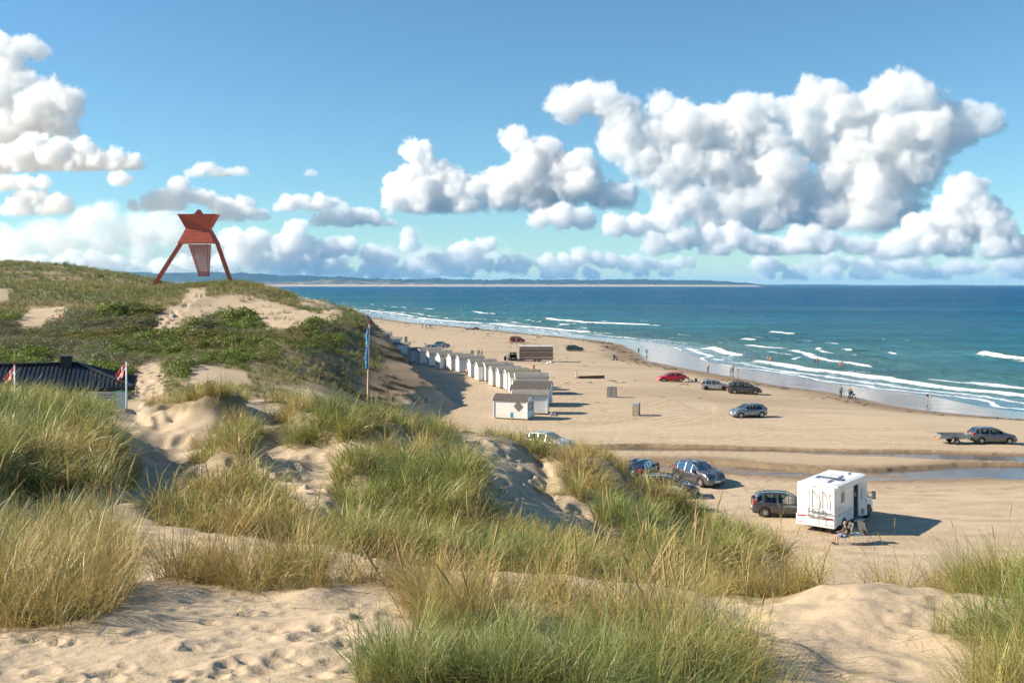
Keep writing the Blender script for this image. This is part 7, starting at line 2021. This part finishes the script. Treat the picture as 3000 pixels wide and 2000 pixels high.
# right part of the beach
stand(2463, 1165, 178, 'stand', 'man in a grey jacket and dark trousers standing before the woman with the pram', top=(.26, .27, .28), legs=DN, hair='brown', sleeves='long', h=1.8, shoes=DN)
stand(2490, 1166, 160, 'push', 'woman with bare arms pushing the dark blue pram on the wet sand', top=(.42, .24, .16), legs=(.03, .03, .035), hair='brown', h=1.7, shoes=DN)
stand(2718, 1174, -80, 'bend', 'person in white and navy bending down in the shallow water at the right', top=(.55, .56, .62), legs=(.03, .035, .07), hair='blond', h=1.72, short=True, sleeves='long')
stand(2074, 1091, -70, 'phone', 'man in a tan jacket holding up a phone at the water edge', top=(.50, .29, .12), legs=DN, hair='blond', sleeves='long', h=1.78, shoes=DN)
stand(2147, 1095, -10, 'stand', 'man in a check shirt standing between two small children', top=(.42, .33, .24), legs=(.05, .05, .06), hair='brown', h=1.82, shoes=DN)
stand(2140, 1095, 10, 'stand', 'small child in pink on the left of the man in the check shirt', top=(.52, .22, .36), legs=(.45, .10, .35), hair='blond', h=1.08)
stand(2162, 1096, -20, 'stand', 'small child in a dark top on the right of the man in the check shirt', top=(.04, .04, .06), legs=(.45, .28, .26), hair='brown', h=1.18)
WZ = dict(y0=60.0)
def wade(px, py, depth, rz, pose, label, **kw):
    Y = FPX * (HC - SEA) / (py - HY)
    return person(Vector(((px - 1500) / FPX * Y, Y, SEA - depth)), R(rz), pose, label, **kw)
wade(2250, 1062, .25, 150, 'stand', 'bather in a black swimsuit standing in the foam, left of the pair', swim=((.015, .015, .02), True), bare=True, hair='grey', h=1.7)
wade(2259, 1063, .25, 170, 'stand', 'bather in brown trunks standing in the foam, right of the pair', swim=((.12, .09, .05), False), bare=True, hair='brown', skin=1, h=1.78, fat=1.15)
wade(2254, 1060, .25, 160, 'stand', 'small child between the two bathers in the foam', swim=((.3, .2, .3), False), bare=True, hair='blond', h=1.05)
wade(2387, 1062, .35, 150, 'stand', 'child in a black wetsuit in the waves beside a bare chested man', top=(.015, .017, .02), legs=(.015, .017, .02), hair='black', h=1.25, sleeves='long')
wade(2395, 1063, .55, 170, 'stand', 'bare chested man in dark trunks in the waves beside a child', swim=((.03, .03, .04), False), bare=True, hair='brown', skin=1, h=1.8, fat=1.2)
wade(2460, 1075, .35, 175, 'stand', 'left one of two bathers seen from behind further right', swim=((.55, .28, .28), False), bare=True, hair='blond', h=1.6)
wade(2467, 1076, .35, 178, 'stand', 'right one of two bathers seen from behind in pink trunks', swim=((.58, .22, .26), False), bare=True, hair='brown', skin=1, h=1.8, fat=1.15)
wade(1871, 1037, .12, 10, 'hips', 'wader in dark shorts with hands on hips, left of two at the water edge', top=(.05, .07, .06), legs=(.04, .07, .11), hair='brown', short=True, h=1.68)
wade(1895, 1040, .12, 5, 'hips', 'grey haired wader in rolled dark trousers with hands on hips, right of two', top=(.36, .34, .28), legs=(.03, .035, .04), hair='grey', short=True, h=1.78)
g = ground(2010, 1116)
chair(g, R(-105), 'camping chair behind the open tailgate of the red hatchback')
person(g, R(-105), 'sit', 'grey haired person in black sitting behind the red hatchback', (.03, .03, .035), (.06, .06, .06), 'grey', 1.72, sleeves='long', shoes=DN)
g = ground(2039, 1117)
BP = empty('rucksack', g, 0, 'black rucksack standing on the sand behind the red hatchback', 'bag')
MB().box(-.19, .19, -.14, .14, 0, .5, b=.06).build('bag', m_plastic, BP); MB().box(-.14, .14, -.2, -.142, .06, .26, b=.02).build('pocket', m_plastic, BP); MB().tube([(-.05, 0, .5), (0, 0, .56), (.05, 0, .5)], .012, 6).build('loop', m_plastic, BP)
g = ground(2026, 1117)
RG = empty('cool_box', g, R(5), 'low pale box between the seated person and the rucksack', 'box')
MB().box(-.22, .22, -.15, .15, 0, .2).build('body', paint('box_grey', (.42, .42, .44), .6), RG); MB().box(-.23, .23, -.16, .16, .202, .24).build('lid', m_plastic, RG)
def pram(loc, rz, label, col, s=1.0):
    p_ = empty('pram', loc, rz, label, 'pram'); p_.scale = (s, s, s)
    cm = clothm(col)
    MB().prism([(-.38, .52), (.28, .48), (.42, .70), (.36, .72), (.2, .66), (-.25, .70), (-.40, .95), (-.46, .93)], 'x', -.22, .22).build('seat', cm, p_)
    V = []
    MB().lathe([(.0, .34), (.12, .32), (.25, .22), (.33, .05), (.34, 0)], 12, 'z', Matrix.Translation((0, -.22, .82)) @ Matrix.Rotation(R(35), 4, 'X')).build('hood', cm, p_, True)
    for sx in (-1, 1):
        MB().tube([(sx * .24, .35, .16), (sx * .24, -.15, .50), (sx * .24, -.62, 1.0)], .014, 6).build('frame_tube', m_plastic, p_)
        MB().tube([(sx * .26, -.35, .15), (sx * .24, .1, .50)], .014, 6).build('frame_tube', m_plastic, p_)
        for y in (-.35, .38): wheel(p_, sx * .28, y, .15 if y > 0 else .17, .05, sx, m_rimd, 6).rotation_euler = (0, 0, R(90))
    MB().tube([(-.24, -.62, 1.0), (.24, -.62, 1.0)], .017, 6).build('handle', m_plastic, p_)
    return p_
g = ground(2497, 1167); pram(g, R(200), 'dark blue hooded pram pushed by the woman at the right', (.05, .06, .12))
g = ground(1802, 1055); pram(g, R(-80), 'black three quarter pram beside a child in light blue', (.025, .025, .03))
stand(1795, 1055, -80, 'push', 'child in a light blue outfit holding on to the black pram', top=(.06, .38, .50), legs=(.07, .40, .52), hair='blond', h=1.3)
# by the cars far up the beach
stand(1703, 1029, 95, 'stand', 'person in a pale top beside the bonnet of the green hatchback', top=(.50, .45, .58), legs=DN, hair='brown', h=1.7)
stand(1499, 1006, 20, 'squat', 'person in red crouching behind the dark red car', top=(.45, .03, .03), legs=(.05, .07, .06), hair='brown', h=1.7)
stand(1513, 1008, 10, 'stand', 'person in dark clothes standing at the door of the dark red car', top=(.08, .10, .12), legs=(.20, .20, .32), hair='blond', h=1.72)
stand(1526, 1005, -30, 'squat', 'small child in pink squatting beside the dark red car', top=(.5, .18, .2), legs=(.3, .05, .06), hair='blond', h=1.15)
stand(1573, 990, -30, 'ground', 'left one of two sunbathers sitting on the sand above the green car', bare=True, swim=((.06, .04, .04), False), hair='brown', h=1.75, skin=1)
stand(1579, 991, -70, 'sunbathe', 'right one of two sunbathers sitting on the sand above the green car', bare=True, swim=((.04, .04, .06), True), hair='brown', h=1.68)
stand(1588, 991, 40, 'bend', 'person in white shorts bending beside the two sunbathers', bare=True, legs=WHT, hair='brown', h=1.78, short=True, skin=1)
stand(1402, 1046, 178, 'walk', 'man in a grey shirt and cap walking, left of the pair behind the huts', top=(.30, .26, .28), legs=(.20, .16, .15), h=1.78, hat=(.15, .14, .16), sleeves='long', shoes=DN)
stand(1411, 1047, 178, 'walk', 'grey haired person in a beige jacket walking, right of the pair behind the huts', top=(.50, .40, .27), legs=(.14, .18, .25), hair='grey', h=1.74, sleeves='long', shoes=DN)
stand(1368, 1109, -30, 'stand', 'grey haired man in a white shirt and brown shorts beside the long hut row', top=(.60, .55, .48), legs=(.14, .08, .05), hair='grey', h=1.80, short=True, shoes=(.3, .28, .25))
stand(1299, 1024, 60, 'stand', 'person in red beside the nose of the silver crossover', y0=180, top=(.55, .03, .03), legs=(.45, .03, .03), hair='brown', h=1.75)
stand(1306, 1027, 40, 'stand', 'person in a blue shirt beside the person in red', y0=180, top=(.10, .20, .48), legs=(.42, .40, .38), hair='brown', h=1.68)
stand(1295, 1024, 80, 'stand', 'person in pale green left of the person in red', y0=180, top=(.18, .42, .26), legs=(.32, .34, .28), hair='brown', h=1.6)
# strollers along the waterline
for i, (px, py, t, l, hr, lb) in enumerate([
    (1118, 935, (.12, .10, .10), (.30, .20, .16), 'brown', 'lone stroller in dark clothes near the far left end of the waterline'),
    (1238, 963, (.10, .09, .04), (.08, .08, .05), 'brown', 'person in olive, leftmost of four people at the waterline'),
    (1248, 964, (.04, .18, .45), (.05, .10, .22), 'brown', 'person in a bright blue top, second of four people at the waterline'),
    (1259, 963, (.10, .11, .16), (.05, .05, .08), 'brown', 'person in dark grey, third of four people at the waterline'),
    (1265, 964, (.05, .055, .09), (.04, .04, .06), 'black', 'tall person in navy, rightmost of four people at the waterline'),
    (1450, 967, (.30, .28, .28), (.03, .04, .05), 'brown', 'person in a grey top, left of a pair near the quad bike'),
    (1457, 967, (.12, .14, .10), (.04, .05, .08), 'brown', 'person in an olive jacket, right of a pair near the quad bike'),
    (1040, 922, (.28, .24, .26), (.05, .05, .07), 'grey', 'farther left stroller above the dune edge'),
    (1044, 922, (.16, .16, .22), (.05, .05, .07), 'brown', 'second stroller from the left above the dune edge'),
    (1069, 919, (.04, .04, .05), (.20, .12, .09), 'black', 'dark clad paddler, left of two in the shallows far off'),
    (1079, 918, (.05, .05, .06), (.22, .14, .10), 'black', 'dark clad paddler, right of two in the shallows far off')]):
    stand(px, py, (i * 67) % 360, 'walk' if i % 2 else 'stand', lb, y0=230, top=t, legs=l, hair=hr, h=1.66 + .04 * (i % 4), sleeves='long')
wade(1467, 938, 1.15, 90, 'stand', 'far swimmer with only the head and shoulders out, left one', bare=True, swim=((.1, .1, .1), False), hair='black')
wade(1499, 946, 0.95, 90, 'stand', 'far swimmer standing chest deep, right one', bare=True, swim=((.1, .1, .1), False), hair='brown')
# dog, quad bike with a load
g = ground(1251, 965, 230)
DG = empty('dog', g, R(10), 'small tan dog among the four people at the waterline', 'dog')
skin_mesh('body', [(-.30, 0, .36), (-.12, 0, .37), (.14, 0, .39), (.26, 0, .43), (.36, 0, .55), (.46, 0, .60), (.58, 0, .56), (-.26, .08, .32), (-.20, .09, .20), (-.27, .09, .12), (-.25, .09, .02), (-.26, -.08, .32), (-.20, -.09, .20), (-.27, -.09, .12), (-.25, -.09, .02), (.18, .08, .33), (.19, .08, .16), (.18, .08, .02), (.18, -.08, .33), (.19, -.08, .16), (.18, -.08, .02), (-.42, 0, .46), (-.50, 0, .58), (.44, .05, .67), (.44, -.05, .67)],
          [(0, 1), (1, 2), (2, 3), (3, 4), (4, 5), (5, 6), (0, 7), (7, 8), (8, 9), (9, 10), (0, 11), (11, 12), (12, 13), (13, 14), (2, 15), (15, 16), (16, 17), (2, 18), (18, 19), (19, 20), (0, 21), (21, 22), (5, 23), (5, 24)],
          [.095, .09, .12, .11, .07, .075, .035, .06, .045, .028, .025, .06, .045, .028, .025, .05, .032, .026, .05, .032, .026, .025, .015, .02, .02], paint('dog_tan', (.30, .16, .07), .8), DG, 1)
g = ground(1395, 966, 230)
QB = empty('quad_bike', g, R(-10), 'green quad bike with a load stopped on the sand near the water', 'quad bike')
m_qg = paint('quad_green', (.03, .12, .035), .5)
MB().prism([(-.75, .62), (-.7, .78), (-.2, .74), (0, .84), (.3, .86), (.75, .76), (.85, .60), (.4, .5), (-.4, .5)], 'y', -.28, .28).build('body', m_qg, QB)
MB().box(-.45, .1, -.14, .14, .80, .92, b=.04).build('seat', m_plastic, QB)
MB().tube([(.32, 0, .85), (.22, 0, 1.05)], .03, 6).build('steering_column', m_plastic, QB); MB().tube([(.15, -.38, 1.08), (.24, 0, 1.05), (.15, .38, 1.08)], .018, 6).build('handlebar', m_plastic, QB)
for x in (-.6, .62):
    for s in (-1, 1):
        wheel(QB, x, s * .48, .29, .22, s, m_rimd, 5)
        MB().box(x - .32, x + .32, s * .36, s * .62, .62, .66, b=.01).build('mudguard', m_qg, QB)
MB().box(.45, .8, -.3, .3, .88, .91).build('rack', m_plastic, QB)
person(Vector((g.x - .15, g.y, g.z + .42)), R(-100), 'sit', 'person in dark clothes riding the green quad bike', (.04, .045, .07), (.06, .06, .10), 'black', 1.74, sleeves='long')
LP = empty('log_pile', ground(1377, 966, 230), R(-6), 'low pile of dark logs on the sand behind the quad bike', 'logs')
for i in range(14):
    a = rng.uniform(-.5, .5); x = rng.uniform(-1.5, 1.5); y = rng.uniform(-.6, .6); z = .12 + .16 * (i % 3)
    MB().tube([(x - .5 * math.cos(a), y - .4 * math.sin(a), z), (x + .5 * math.cos(a), y + .4 * math.sin(a), z + .05)], .11, 7).build('log', m_skid, LP)
